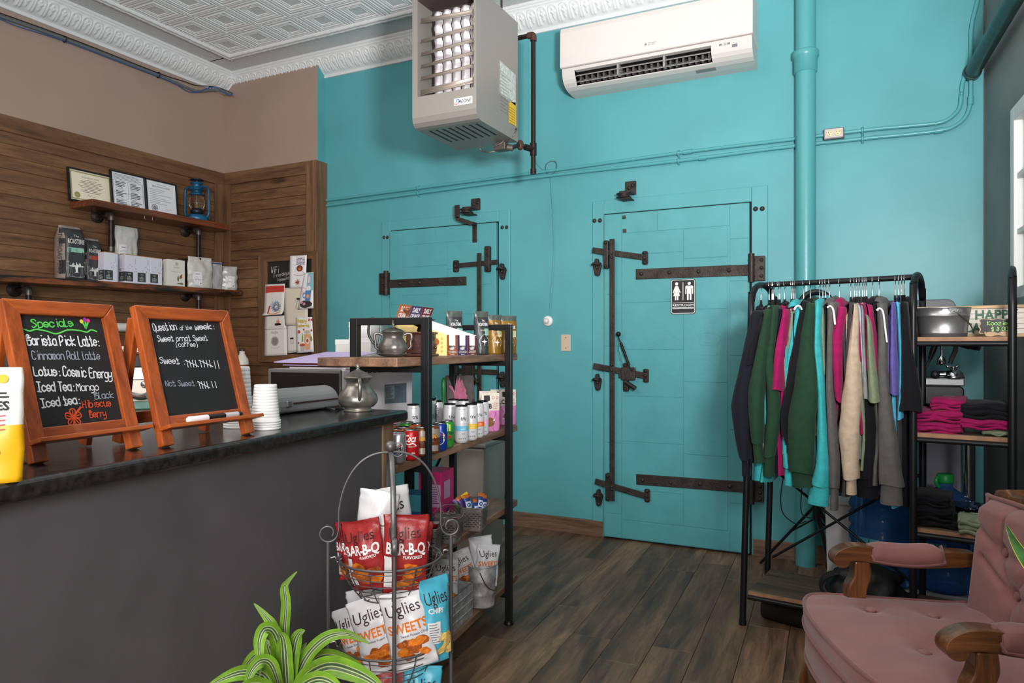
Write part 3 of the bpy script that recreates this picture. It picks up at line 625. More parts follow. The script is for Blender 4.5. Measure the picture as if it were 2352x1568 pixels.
g.m = 2; g.line([(xb-bw*.9, zb-.004), (xb-bw*.86, zb-.012), (xb-bw*.7, zb-.0135), (xb-bw*.6, zb-.008)], .004, FHf, .0026)
PW(g, 'lettering', [mat('badge_grey', (70, 70, 76), .5), mat('badge_blue', (40, 90, 170), .5), mat('badge_red', (190, 40, 40), .5)], t)
g = G()
for k in range(8):
    x = hx0+.055+(hx1-hx0-.1)*k/7; g.box((x-.006, hY+.08, hb-.001), (x+.006, hY+.3, hb+.003), M.Translation((0, 0, 0)))
PW(g, 'bottom_vent_slot', mat('vent_slot_dark', (40, 38, 36), .6), t)
FHs = lambda x, y, f=0: V((hx1+f, x, y))
def yz(u, v): p = onX(u, v, hx1); return p.y, p.z
a = [yz(1147, 138), yz(1184, 172), yz(1184, 243), yz(1147, 214)]
g = G(); g.flat(a, FHs, .001); PW(g, 'label_sheet', mat('label_grey', (176, 182, 178), .6, 0, 0, 1, .12, 60), t)
g = G(); y0, y1 = a[0][0], a[1][0]
for k in range(13):
    z = a[0][1]-.02-.017*k; l_ = (.35+.5*((k*37) % 10)/10)
    g.rect(y0+.01, z-.003-.03, y0+.01+(y1-y0-.02)*l_, z-.03, FHs, .0014)
PW(g, 'label_print', mat('label_print_grey', (112, 118, 116), .7), t)
a = [yz(1168, 233), yz(1185, 236), yz(1185, 291), yz(1168, 282)]
g = G(); g.flat(a, FHs, .001); PW(g, 'warning_label', mat('yellow_label', (206, 170, 40), .5), t)
g = G()
for k in range(7): z = a[0][1]-.025-.014*k; g.rect(a[0][0]+.008, z-.003, a[1][0]-.012, z, FHs, .0014)
PW(g, 'warning_print', mat('warning_print_brown', (120, 92, 30), .7), t)
for x in (hx0+.06, hx1-.06):
    for y in (hY+.1, hY1-.08): g = G(); g.cyl((x, y, htop-.01), (x, y, ZC+.02), .006, n=8); PW(g, 'hanger_rod', IRON, t)
g = G(); vy = hY1-.03; vx = hx1-.07; g.box((vx-.05, vy-.03, hb-.045), (vx+.02, vy+.03, hb-.005)); g.cyl((vx+.02, vy, hb-.03), (vx+.05, vy+.01, hb-.035), .018, n=10); PW(g, 'gas_valve', mat('valve_grey_metal', (108, 100, 94), .5, .6), t, bev=.004)
g = G(); g.tube([(vx-.05, vy, hb-.04), (vx-.09, vy-.02, hb-.05), (vx-.13, vy-.02, hb-.035), (vx-.14, vy-.03, hb-.02)], .004, 6, k=4); g.tube([(vx+.03, vy-.03, hb-.02), (vx+.08, vy-.04, hb+.02), (vx+.09, vy-.02, hb+.06), (vx+.05, vy, hb+.05), (vx, vy-.03, hb-.01), (vx-.05, vy-.04, hb-.03)], .003, 6, k=4); PW(g, 'gas_tube', mat('tube_steel_dark', (112, 104, 98), .4, .7), t)
# gas pipe
PB = mat('black_gas_pipe', (42, 36, 34), .45, .5, .1, 60); PR = mat('rusty_fitting', (82, 56, 46), .6, .4, .2, 60)
gy = 3.75; gx = X_(1225, gy)
def gp(u, v): return onY(u, v, gy)
t = thing('gas_pipe', 'black iron gas pipe dropping beside the unit heater', 'pipe', gp(1225, 400))
zt = gp(1225, 80).z; zv = gp(1225, 343).z; zb = gp(1225, 398).z
g = G(); g.cyl((gx, gy, zb), (gx, gy, zt), .0135, n=14); g.cyl((gx, gy, zt), (gx-.3, gy, zt), .0135, n=14); g.tube([(gx, gy, zv), (gx-.05, gy-.09, zv+.01), (hx1-.03, hY1-.02, hb-.035)], .012, 12); PW(g, 'pipe', PB, t)
g = G(); g.tube([(gx-.035, gy, zt), (gx-.01, gy, zt), (gx, gy, zt-.01), (gx, gy, zt-.035)], .019, 12, k=3); g.ball((gx-.045, gy-.08, zv+.01), .03, 12, (.7, .7, 1)); PW(g, 'elbow_fitting', PR, t)
g = G(); g.cyl((gx, gy, zv-.035), (gx, gy, zv+.035), .019, n=14); g.cyl((gx, gy, zb-.004), (gx, gy, zb+.025), .018, n=8); g.cyl((gx, gy, zv), (gx-.03, gy-.05, zv+.005), .018, n=12); PW(g, 'tee_fitting', PB, t, bev=.003)
# cord, round sensor, blank plate
t = thing('wall_sensor', 'round white sensor on the back wall between the doors, at the end of a cord', 'sensor', onY(1259, 737, YB))
c = onY(1259, 737, YB)
g = G(); g.T = M.Translation(c) @ M.Rotation(PI/2, 4, 'X'); g.lathe([(.034, 0), (.034, .008), (.03, .014), (.018, .016), (0, .016)], n=24); g.T = M.Identity(4); PW(g, 'base', WPLAST, t)
g = G(); g.ball(c+V((-.004, -.02, 0)), .02, 14); PW(g, 'lens', mat('sensor_lens', (236, 236, 236), .2, 0, 0, 1, 0, 1, .3), t)
g = G(); g.tube([onY(u, v, YB-.012) for u, v in ((1229, 362), (1232, 374), (1245, 388), (1262, 400), (1266, 440), (1270, 500), (1272, 560), (1270, 620), (1266, 670), (1262, 722))], .0022, 6, k=4); PW(g, 'cord', TEALG, t)
g = G(); g.tube([onY(u, v, YB-.03) for u, v in ((1262, 403), (1274, 396), (1279, 382), (1276, 371), (1266, 370), (1256, 376), (1253, 388), (1258, 398))], .0022, 6, k=4); PW(g, 'cord_loop', mat('grey_cord', (70, 96, 100), .5), t)
g = G(); x0, x1 = X_(1289, YB), X_(1311, YB); z0, z1 = Z_(1300, 806, YB), Z_(1300, 768, YB); g.prism(rbox(x0, z0, x1, z1, .004), FB, 0, .005)
t = solo(g, 'blank_wall_plate', mat('almond_plate', (196, 176, 158), .4), 'almond blank wall plate to the right of the round sensor', 'wall plate', bev=.002)
g = G()
for z in (z0+.02, z1-.02): g.T = M.Translation(((x0+x1)/2-t.location.x, -t.location.y+YB-.005, z-t.location.z)) @ M.Rotation(PI/2, 4, 'X'); g.lathe([(.004, 0), (.003, .0015), (0, .0018)], n=8)
g.build('screw', mat('screw_brass', (120, 100, 80), .4, .8), t)
# restroom sign
x0, x1 = X_(1541.5, YD), X_(1598, YD); z1, z0 = Z_(1570, 641, YD), Z_(1570, 721, YD); sw, shh = x1-x0, z1-z0
t = thing('restroom_sign', 'black restroom sign with white woman and man figures on the right door', 'sign', ((x0+x1)/2, YD-.0045, z0))
FS = lambda x, y, f=0: V((x*sw/2, -.0005-f, y*shh))
SW = mat('sign_white', (230, 230, 230), .45); SB = mat('sign_black', (30, 30, 34), .4)
g = G(); g.prism([(x/(sw/2), y/shh) for x, y in rbox(-sw/2, 0, sw/2, shh, .014)], FS, 0, .003); P(g, 'board', SB, t)
g = G(); o = rbox(-sw/2+.003, .003, sw/2-.003, shh-.003, .012); i_ = rbox(-sw/2+.006, .006, sw/2-.006, shh-.006, .01); n = len(o)
g.add([V((x, -.0039, y)) for x, y in o+i_], [(k, (k+1) % n, n+(k+1) % n, n+k) for k in range(n)]); P(g, 'border_line', SW, t)
g = G(); g.disc(-.52, .87, .13, FS, .0034, 14, .045); g.disc(.5, .87, .13, FS, .0034, 14, .045)
g.flat([(-.64, .805), (-.4, .805), (-.2, .62), (-.27, .6), (-.4, .72), (-.25, .52), (-.38, .52), (-.38, .4), (-.49, .4), (-.49, .52), (-.55, .52), (-.55, .4), (-.66, .4), (-.66, .52), (-.79, .52), (-.64, .72), (-.77, .6), (-.84, .62)], FS, .0034)
g.flat([(.26, .81), (.74, .81), (.82, .78), (.82, .57), (.73, .57), (.73, .73), (.68, .73), (.68, .4), (.54, .4), (.54, .57), (.46, .57), (.46, .4), (.32, .4), (.32, .73), (.27, .73), (.27, .57), (.18, .57), (.18, .78)], FS, .0034)
g.rect(-.025, .4, .025, .91, FS, .0034); g.rect(-.86, .315, .86, .328, FS, .0034); P(g, 'figures', SW, t)
g = G(); T0 = lambda x, y, f=0: V((x, -.0005-f, y)); g.txt('RESTROOM', 0, shh*.225, shh*.062, T0, .0034, w=sw*.84, bold=.015); P(g, 'lettering', SW, t)
g = G(); g.rect(-.86, .145, .86, .195, FS, .0034); P(g, 'notice_strip', mat('sign_strip', (196, 200, 204), .5), t)
g = G(); g.txt('DO NOT FLUSH TOILET PAPER', 0, shh*.155, shh*.028, T0, .0038, w=sw*.82); P(g, 'small_lettering', mat('strip_grey', (90, 94, 100), .5), t)

# ================================================================= cable along the cornice
def ck(u, v, d): return onX(u, v, XL+d)
t = thing('cable_bundle', 'grey conduit and cables sagging under the left cornice', 'cable', ck(300, 120, 0))
g = G(); g.tube([ck(-60, 14, .02), ck(0, 37, .02), ck(145, 88, .02), ck(300, 148, .02), ck(362, 172, .02), ck(420, 197, .02), ck(452, 209, .03), ck(480, 207, .045), ck(505, 207, .08), ck(533, 216, .17)], .011, 8, k=3); PW(g, 'conduit', mat('grey_conduit', (98, 104, 106), .5), t)
g = G(); g.tube([ck(-60, 24, .024), ck(0, 43, .024), ck(40, 60, .03), ck(145, 93, .03), ck(300, 152, .03), ck(398, 190, .03), ck(430, 209, .03), ck(455, 211, .04), ck(480, 201, .06), ck(500, 202, .09), ck(512, 213, .12), ck(534, 219, .18)], .0032, 6, k=4); PW(g, 'blue_cable', mat('blue_cable', (44, 92, 160), .45), t)
g = G(); g.tube([ck(-60, 9, .03), ck(145, 82, .03), ck(365, 168, .03), ck(420, 186, .03), ck(450, 196, .035), ck(485, 198, .06), ck(510, 204, .1), ck(534, 214, .18)], .0035, 6, k=4); PW(g, 'black_cable', mat('black_cable', (26, 26, 28), .5), t)
g = G()
for u, v in ((149, 90), (364, 172), (483, 204)): c = ck(u, v, .03); g.tube([c+V((0, .0, -.02)), c+V((.016, 0, -.005)), c+V((.012, 0, .016)), c+V((-.012, 0, .018)), c+V((-.016, 0, -.012))], .0035, 6, closed=True, k=2)
PW(g, 'cable_clip', BLACK, t)
# ================================================================= pouches and bags
def pouch(w, h, d, seed=0, kind='pouch', wr=.006, nu=14, nv=22, skew=0):
    """closed bag standing on z=0, front towards -Y; returns (mesh builder, front surface F(x, z, off))"""
    def T(t):
        if kind == 'pouch': return d/2*(max(0, 1-t**2.4))**.75
        if kind == 'gusset': return d/2*(1 if t < .72 else max(0, 1-((t-.72)/.28)**1.6)**.8)
        e = .07; q = (t-e)/(1-2*e); return 0 if q <= 0 or q >= 1 else d/2*math.sin(PI*q)**.62
    def W(t):
        if kind == 'pillow': return w/2*(1-.05*math.sin(PI*t))
        return w/2*(1+(.0 if kind == 'gusset' else .03*math.sin(PI*t)))
    p = 8 if kind == 'gusset' else 2.6
    def pt(s, t, sd, off=0):
        a = abs(s); th = T(t)*max(0, 1-a**p)**(.4 if kind == 'gusset' else .8)
        n = noise.noise(V((s*2.2+seed*7.1, t*4+seed*3.3, sd*2.)))*wr*1.3+noise.noise(V((s*5+seed*2.1, t*9+seed, sd*5.)))*wr*.7
        fold = wr*.5*math.sin(t*46+s*2+seed) if kind == 'pillow' and (t < .1 or t > .9) else 0
        n *= min(1, 12*th/max(d, .001))if kind != 'gusset' else 1
        x = s*W(t)+(skew*t*w)+noise.noise(V((t*5, seed*1.7, s)))*wr*.5
        return V((x, -sd*(th+n*.6)-fold-sd*.0008-(off if sd > 0 else 0), t*h))
    g = G(); gx = (lambda a: math.copysign(1-(1-abs(a))**1.25, a))
    def f(i, j):
        k = i*2
        return pt(gx(1-2*(k % 1)) if k >= 1 and k < 2 else (gx(2*k-1) if k < 1 else -1), j, 1 if k < 1 or k >= 2 else -1)
    vs_ = []
    cols = [(gx(-1+2*i/nu), 1) for i in range(nu+1)]+[(gx(1-2*i/nu), -1) for i in range(1, nu)]
    n = len(cols)
    for j in range(nv+1): vs_ += [pt(s, j/nv, sd) for s, sd in cols]
    g.add(vs_, [(j*n+i, j*n+(i+1) % n, (j+1)*n+(i+1) % n, (j+1)*n+i) for j in range(nv) for i in range(n)]+[tuple(range(n))[::-1]], True)
    F = lambda x, z, off=0: pt(max(-1, min(1, (x-skew*z/h*w)/max(1e-6, W(z/h)))), max(0, min(1, z/h)), 1, off)
    return g, F
def blob(cx, cy, rx_, ry_, n=12, j=.25, rnd=RND): return [(cx+rx_*(1+j*(rnd.random()-.5))*math.cos(2*PI*k/n), cy+ry_*(1+j*(rnd.random()-.5))*math.sin(2*PI*k/n)) for k in range(n)]
def rowlines(g, x0, x1, y, n, dy, F, off=.0015, hgt=.3, rnd=RND, sub=3):
    for k in range(n):
        e = x0+(x1-x0)*(.55+.45*rnd.random()); g.rect(x0, y-k*dy-dy*hgt, e, y-k*dy, F, off, sub, 1)
# ================================================================= left wall shelves
OAKR = wood('red_oiled_shelf_wood', [(72, 34, 18), (110, 55, 28), (140, 74, 40)], 1, 1.3, .3, .1, coat=.3)
CHAR = wood('charred_shelf_wood', [(22, 17, 14), (40, 26, 18), (140, 74, 32), (168, 94, 44)], 1, 1.5, .35, .1, coat=.2, streak=11)
PIPE = mat('black_pipe', (46, 42, 42), .35, .7, .08, 70, .15, 20)
def bracket(t, y, zt, zb, wallpart=True, back=True):
    x = XL+.17; w0 = XL+.02
    g = G(); g.tube([(w0, y, zt), (x-.02, y, zt), (x, y, zt-.006), (x, y, zt-.03), (x, y, zb+.03)]+([(x, y, zb+.006), (x-.02, y, zb), (w0, y, zb)] if back else []), .0165, 12); p = PW(g, 'pipe_bracket', PIPE, t)
    for z in ((zt, zb) if back else (zt,)):
        g = G(); g.tube([(w0-.002, y, z), (w0+.008, y, z), (w0+.012, y, z), (w0+.03, y, z)], [.045, .045, .024, .022], 20); PW(g, 'wall_flange', IRON, p)
        g = G(); dz = -.034 if z == zt else .034; g.tube([(x-.036, y, z), (x-.012, y, z), (x-.002, y, z+dz*.2), (x, y, z+dz*.5), (x, y, z+dz*1.1)], .0215, 12, k=2); PW(g, 'pipe_elbow', mat('grey_pipe_fitting', (92, 86, 82), .4, .7, .1, 60), p)
ZU = 2.149
t = thing('wall_shelf', 'short reddish upper shelf on black pipes under the framed certificates', 'shelf', (XL+.13, 3.5, ZU-.044))
g = G(); g.box((XL+.02, 2.944, ZU-.044), (XL+.257, 4.052, ZU)); PW(g, 'board', OAKR, t, bev=.004)
bracket(t, 3.132, 2.083, 1.83); bracket(t, 3.835, 2.083, 1.83)
g = G()
for y in (3.36, 3.42): g.tube([(XL+.2, y, ZU-.044), (XL+.2, y, ZU-.06), (XL+.2, y+.008, ZU-.066), (XL+.2, y+.012, ZU-.058)], .0016, 6, k=2); PW(g, 'cup_hook', STEEL, t); g = G()
TL = .0168
def zs(y): return 1.6195+(y-2.643)*TL
t = thing('wall_shelf', 'long charred dark lower shelf with coffee bags and tea boxes on it', 'shelf', (XL+.13, 2.7, zs(2.7)), rot=(TL, 0, 0))
g = G(); g.box((-.11, -1.5, -.041), (.12, 1.487, 0)); P(g, 'board', CHAR, t, bev=.005)
for y in (3.835, 2.6):
    b = thing('x', 'x', 'x', (0, 0, 0)); bracket(b, y, zs(y)-.07, zs(y)-.36)
    for c in list(b.children): c.parent = t; c.matrix_parent_inverse = M.Translation(-V((XL+.13, 2.7, zs(2.7))))
    bpy.data.objects.remove(b)
# framed certificates: local x runs along the wall, front faces the room
FRB = mat('black_frame', (26, 26, 28), .4)
def certificate(name, y0, y1, h, x, lean, paper, lab, draw, z0=ZU):
    w_ = y1-y0; t = thing(name, lab, 'framed certificate', (x, (y0+y1)/2, z0), rot=(-lean, 0, PI/2))
    b = .011; g = G(); F = lambda a, c, f=0: V((a, -f, c))
    for q in ([(-w_/2, 0), (w_/2, 0), (w_/2-b, b), (-w_/2+b, b)], [(w_/2, 0), (w_/2, h), (w_/2-b, h-b), (w_/2-b, b)], [(w_/2, h), (-w_/2, h), (-w_/2+b, h-b), (w_/2-b, h-b)], [(-w_/2, h), (-w_/2, 0), (-w_/2+b, b), (-w_/2+b, h-b)]): g.prism(q, F, -.008, .008)
    P(g, 'frame', FRB, t)
    g = G(); g.rect(-w_/2+b, b, w_/2-b, h-b, F, .001); P(g, 'paper', paper, t)
    draw(t, F, w_-2*b, h-2*b, b)
INK = mat('printed_ink_grey', (112, 110, 112), .7); SEALG = mat('gold_green_seal', (150, 146, 92), .5)
def d1f(t, F, w_, h, b):
    g = G(); e = .014
    for q in ((-w_/2+e*.4, b+e*.4, w_/2-e*.4, b+e), (-w_/2+e*.4, b+h-e, w_/2-e*.4, b+h-e*.4), (-w_/2+e*.4, b+e, -w_/2+e, b+h-e), (w_/2-e, b+e, w_/2-e*.4, b+h-e)): g.rect(*q, F, .0016)
    P(g, 'border', mat('olive_border', (164, 152, 112), .6), t)
    g = G(); g.txt('FOOD SERVICE LICENSE', 0, b+h*.78, .011, F, .0016, w=w_*.42); 
    for k, l_ in enumerate((.3, .5, .56, .34, .6, .48, .3, .5, .42)): g.rect(-w_*l_/2, b+h*(.71-.05*k), w_*l_/2, b+h*(.71-.05*k)+.003, F, .0016)
    g.line([(-.03, b+.035), (-.02, b+.05), (-.012, b+.036), (.0, b+.048), (.012, b+.036), (.03, b+.044)], .0018, F, .0016); P(g, 'print', INK, t)
    g = G(); g.disc(-w_*.34, b+.036, .02, F, .002); P(g, 'seal', SEALG, t)
def d2f(t, F, w_, h, b):
    g = G(); r = random.Random(5)
    for k in range(5): g.rect(-w_*.44, b+h*(.95-.035*k), -w_*.44+w_*(.5+.38*r.random()), b+h*(.95-.035*k)+.0025, F, .0016)
    for k in range(15):
        y = b+h*(.72-.045*k)
        for x0 in (-w_*.4, w_*.06):
            l_ = w_*(.2+.14*r.random()); g.rect(x0, y, x0+l_, y+(.0055 if k % 6 < 4 else .002), F, .0016)
    for x in (-w_*.46, -.002, w_*.46): g.rect(x-.0008, b+h*.06, x+.0008, b+h*.77, F, .0016)
    for y in (.77, .42, .06): g.rect(-w_*.46, b+h*y, w_*.46, b+h*y+.0015, F, .0016)
    P(g, 'print', mat('print_dark_grey', (84, 84, 90), .7), t)
def d3f(t, F, w_, h, b):
    g = G(); g.txt('MERCHANTS LICENSE', 0, b+h*.82, .011, F, .0016, w=w_*.6, bold=.01); r = random.Random(9)
    g.rect(-w_*.16, b+h*.91, w_*.16, b+h*.918, F, .0016)
    for k in range(9): g.rect(-w_*.4, b+h*(.74-.055*k), -w_*.4+w_*(.3+.5*r.random()), b+h*(.74-.055*k)+.0022, F, .0016)
    g.line([(w_*.1, b+.03), (w_*.16, b+.045), (w_*.2, b+.03), (w_*.28, b+.042), (w_*.34, b+.03)], .0016, F, .0016); P(g, 'print', INK, t)
    g = G(); g.disc(-w_*.26, b+h*.16, .026, F, .0016, 20, r0=.02); g.disc(-w_*.26, b+h*.16, .016, F, .0016, 14); P(g, 'seal', mat('seal_grey', (128, 130, 138), .6), t)
certificate('framed_certificate', 2.907, 3.216, .222, -4.645, .1, mat('cream_paper', (228, 222, 200), .6), 'landscape black frame with a cream certificate, leftmost on the upper shelf', d1f)
certificate('framed_certificate', 3.18, 3.443, .262, -4.612, .1, mat('pale_paper', (222, 224, 230), .6), 'black frame holding a dense printed form, middle of three on the upper shelf', d2f)
certificate('framed_certificate', 3.428, 3.69, .255, -4.592, .1, mat('pale_paper', (0, 0, 0)), 'black frame holding a white licence sheet, right of three beside the lantern', d3f)
# lantern
LB = mat('lantern_blue_enamel', (28, 84, 118), .35, .3, .1, 60, .25, 18); t = thing('oil_lantern', 'blue hurricane lantern on the right end of the upper shelf', 'lantern', (-4.585, 3.85, ZU), rz=.3)
g = G(); g.lathe([(.0, 0), (.08, 0), (.085, .004), (.085, .03), (.078, .045), (.05, .055), (.03, .06), (0, .06)], n=28); P(g, 'tank', LB, t)
g = G(); g.lathe([(.03, .058), (.042, .062), (.048, .072), (.048, .085), (.04, .09), (.036, .1)], n=20); P(g, 'burner', mat('lantern_dark_metal', (52, 58, 66), .4, .7), t)
g = G(); g.lathe([(.036, .098), (.05, .115), (.056, .14), (.053, .165), (.042, .19), (.036, .2)], n=24, cap=False); P(g, 'glass_globe', mat('clear_glass', (245, 240, 232), .03, trans=1, ior=1.3), t)
g = G(); g.lathe([(.02, .1), (.02, .13), (.012, .15), (.0, .155)], n=12); P(g, 'wick', mat('wick_brass', (160, 140, 110), .4, .6), t)
g = G(); g.lathe([(.036, .198), (.052, .202), (.056, .21), (.04, .216), (.034, .222), (.034, .236), (.056, .24), (.058, .247), (.034, .252), (.032, .285), (.045, .292), (.045, .298), (.0, .3)], n=24); P(g, 'chimney', LB, t)
g = G(); g.lathe([(.022, .298), (.022, .312), (.05, .316), (.05, .322), (.03, .33), (0, .332)], n=20); P(g, 'vent_cap', mat('lantern_dark_metal', (0, 0, 0)), t)
for s in (-1, 1): g = G(); g.tube([(s*.03, 0, .262), (s*.06, 0, .268), (s*.088, 0, .255), (s*.098, 0, .23), (s*.1, 0, .1), (s*.098, 0, .06), (s*.085, 0, .035), (s*.06, 0, .03)], .0095, 10, k=3); P(g, 'side_tube', LB, t)
g = G()
for a in range(6): r = a*PI/3; g.tube([(.05*math.cos(r), .05*math.sin(r), .098), (.062*math.cos(r), .062*math.sin(r), .14), (.05*math.cos(r), .05*math.sin(r), .19)], .0014, 5, k=4)
g.tube([(.061*math.cos(a*PI/10), .061*math.sin(a*PI/10), .135) for a in range(20)], .0014, 5, closed=True); P(g, 'wire_guard', STEEL, t)
g = G(); g.tube([(.1, 0, .25), (.13, .03, .16), (.12, .05, .07), (.09, .05, .03), (.0, .06, .0), (-.09, .05, .03)], .0015, 5, k=3); P(g, 'bail_wire', mat('lantern_dark_metal', (0, 0, 0)), t)
# coffee bags on the lower shelf
SLATE = mat('slate_bag_film', (62, 63, 66), .38, .1, .1, 40); SILV = mat('silver_bag_film', (190, 180, 175), .3, .45, .35, 30)
MINT = mat('mint_label', (150, 196, 180), .5); REDL = mat('red_label', (178, 46, 42), .5); PALE = mat('pale_print', (214, 216, 216), .55)
def roastery(w_, h, d, x, y, rz, seed, lab, labc, big):
    t = thing('coffee_bag', lab, 'coffee bag', (x, y, zs(y)), rz=rz, group='roastery bags on the lower shelf')
    g, F = pouch(w_, h, d, seed, 'gusset', .006, 12, 20); b = P(g, 'bag_body', [SLATE, SILV], t)
    for p in b.data.polygons:
        c = p.center
        if abs(c.x) > w_*.47 or c.y > 0 or c.z > h*.93: p.material_index = 1
    g = G(); g.txt('The', .0, h*.78, h*.05, F, .002, slant=.25, w=w_*.24); g.txt('ROASTERIE', .0, h*.66, h*.085, F, .002, w=w_*.74, bold=.015); P(g, 'lettering', PALE, t)
    g = G(); g.rect(-w_*.38, h*.5, w_*.34, h*.585, F, .002, 4, 2); l_ = P(g, 'label', labc, t)
    g = G(); g.rect(-w_*.36, h*.51, -w_*.24, h*.575, F, .003, 2, 2); rowlines(g, -w_*.18, w_*.2, h*.56, 3, h*.02, F, .003); P(g, 'label_print', mat('label_dark_print', (70, 110, 104), .6), t)
    g = G(); q = h*.25
    g.flat([(-w_*.33, q), (-.004, q+h*.015), (.0, q+h*.075), (.008, q+h*.015), (w_*.33, q), (w_*.33, q-h*.012), (.01, q-h*.02), (.006, q-h*.1), (w_*.1, q-h*.125), (-w_*.1, q-h*.125), (-.004, q-h*.1), (-.008, q-h*.02), (-w_*.33, q-h*.012)], F, .003)
    g.disc(-w_*.14, q+.006, .007, F, .003, 8, .014); g.disc(w_*.14, q+.006, .007, F, .003, 8, .014)
    for k in range(4): e = w_*(.2+.07*k); g.line([(-e, q+h*.03+h*.03*k), (-e, h*.1), (-e*.6, h*.05), (e*.6, h*.05), (e, h*.1), (e, q+h*.02)], .0007, F, .0022, 3)
    g.txt('KC', -w_*.36, q+h*.06, h*.022, F, .002); g.txt('93', w_*.36, q+h*.06, h*.022, F, .002); P(g, 'aeroplane_print', PALE, t)
    if big:
        g = G(); FS_ = lambda a, c, f=0: V((-w_/2-.003-f, -a, c)); g.txt('The ROASTERIE', 0, h*.48, d*.34, FS_, .003, rot=-PI/2, w=h*.74, bold=.01); P(g, 'side_lettering', mat('side_print_grey', (92, 86, 84), .6), t)
    return t
roastery(.138, .345, .15, -4.582, 2.872, PI/2-.06, 1, 'large slate and silver coffee bag with a mint label, left end of the lower shelf', MINT, True)
roastery(.11, .285, .09, -4.6, 3.02, PI/2, 2, 'smaller slate coffee bag with a red label, half behind the first tea box', REDL, False)
WB = mat('white_crinkled_film', (200, 198, 194), .35, .05, .5, 22); SEE = mat('clear_grey_film', (176, 178, 178), .25, .1, .5, 22)
def plainbag(name, w_, h, d, x, y, rz, seed, lab, m, labpos=None, z=None, lean=0, stripe=False):
    t = thing(name, lab, 'bag', (x, y, zs(y) if z is None else z), rot=(lean, 0, rz), group='refill bags on the lower shelf')
    g, F = pouch(w_, h, d, seed, 'pouch', .016, 14, 20); P(g, 'bag_body', m, t)
    if labpos:
        a, b, c, e = labpos; g = G(); g.rect(a, b, c, e, F, .003, 4, 4); P(g, 'label', mat('sticker_white', (222, 222, 224), .5), t)
        g = G(); g.rect(a+(c-a)*.25, e-(e-b)*.18, a+(c-a)*.7, e-(e-b)*.14, F, .004, 3); rowlines(g, a+(c-a)*.12, a+(c-a)*.9, e-(e-b)*.35, 4, (e-b)*.1, F, .004, .25); g.disc(c-(c-a)*.2, b+(e-b)*.14, .005, F, .004, 8); P(g, 'label_print', INK, t)
    if stripe: g = G(); g.rect(-w_*.46, h*.93, w_*.46, h*.975, F, .003, 6, 1); P(g, 'zip_strip', mat('zip_blue', (52, 66, 120), .4), t)
plainbag('refill_bag', .17, .4, .07, -4.62, 3.292, PI/2, 3, 'tall crumpled white bag standing behind the tea boxes', WB, (-.07, .16, -.01, .27))
plainbag('refill_bag', .2, .235, .06, -4.535, 3.835, PI/2-.15, 4, 'creased white bag with a label right of the tea boxes, in front of the pipe', WB, (-.07, .02, .0, .12))
plainbag('refill_bag', .13, .215, .05, -4.565, 4.0, PI/2-.2, 5, 'clear zip bag with a blue seal between two white bags on the lower shelf', SEE, None, stripe=True)
plainbag('refill_bag', .16, .19, .07, -4.555, 4.105, PI/2-.65, 6, 'clear grey bag with a label at the right end of the lower shelf', SEE, (-.01, .02, .06, .11))
plainbag('refill_bag', .13, .2, .03, -4.65, 3.72, PI/2, 8, 'flat cream bag tucked behind the last tea box', mat('cream_film', (206, 200, 188), .4, 0, .3, 20), None)
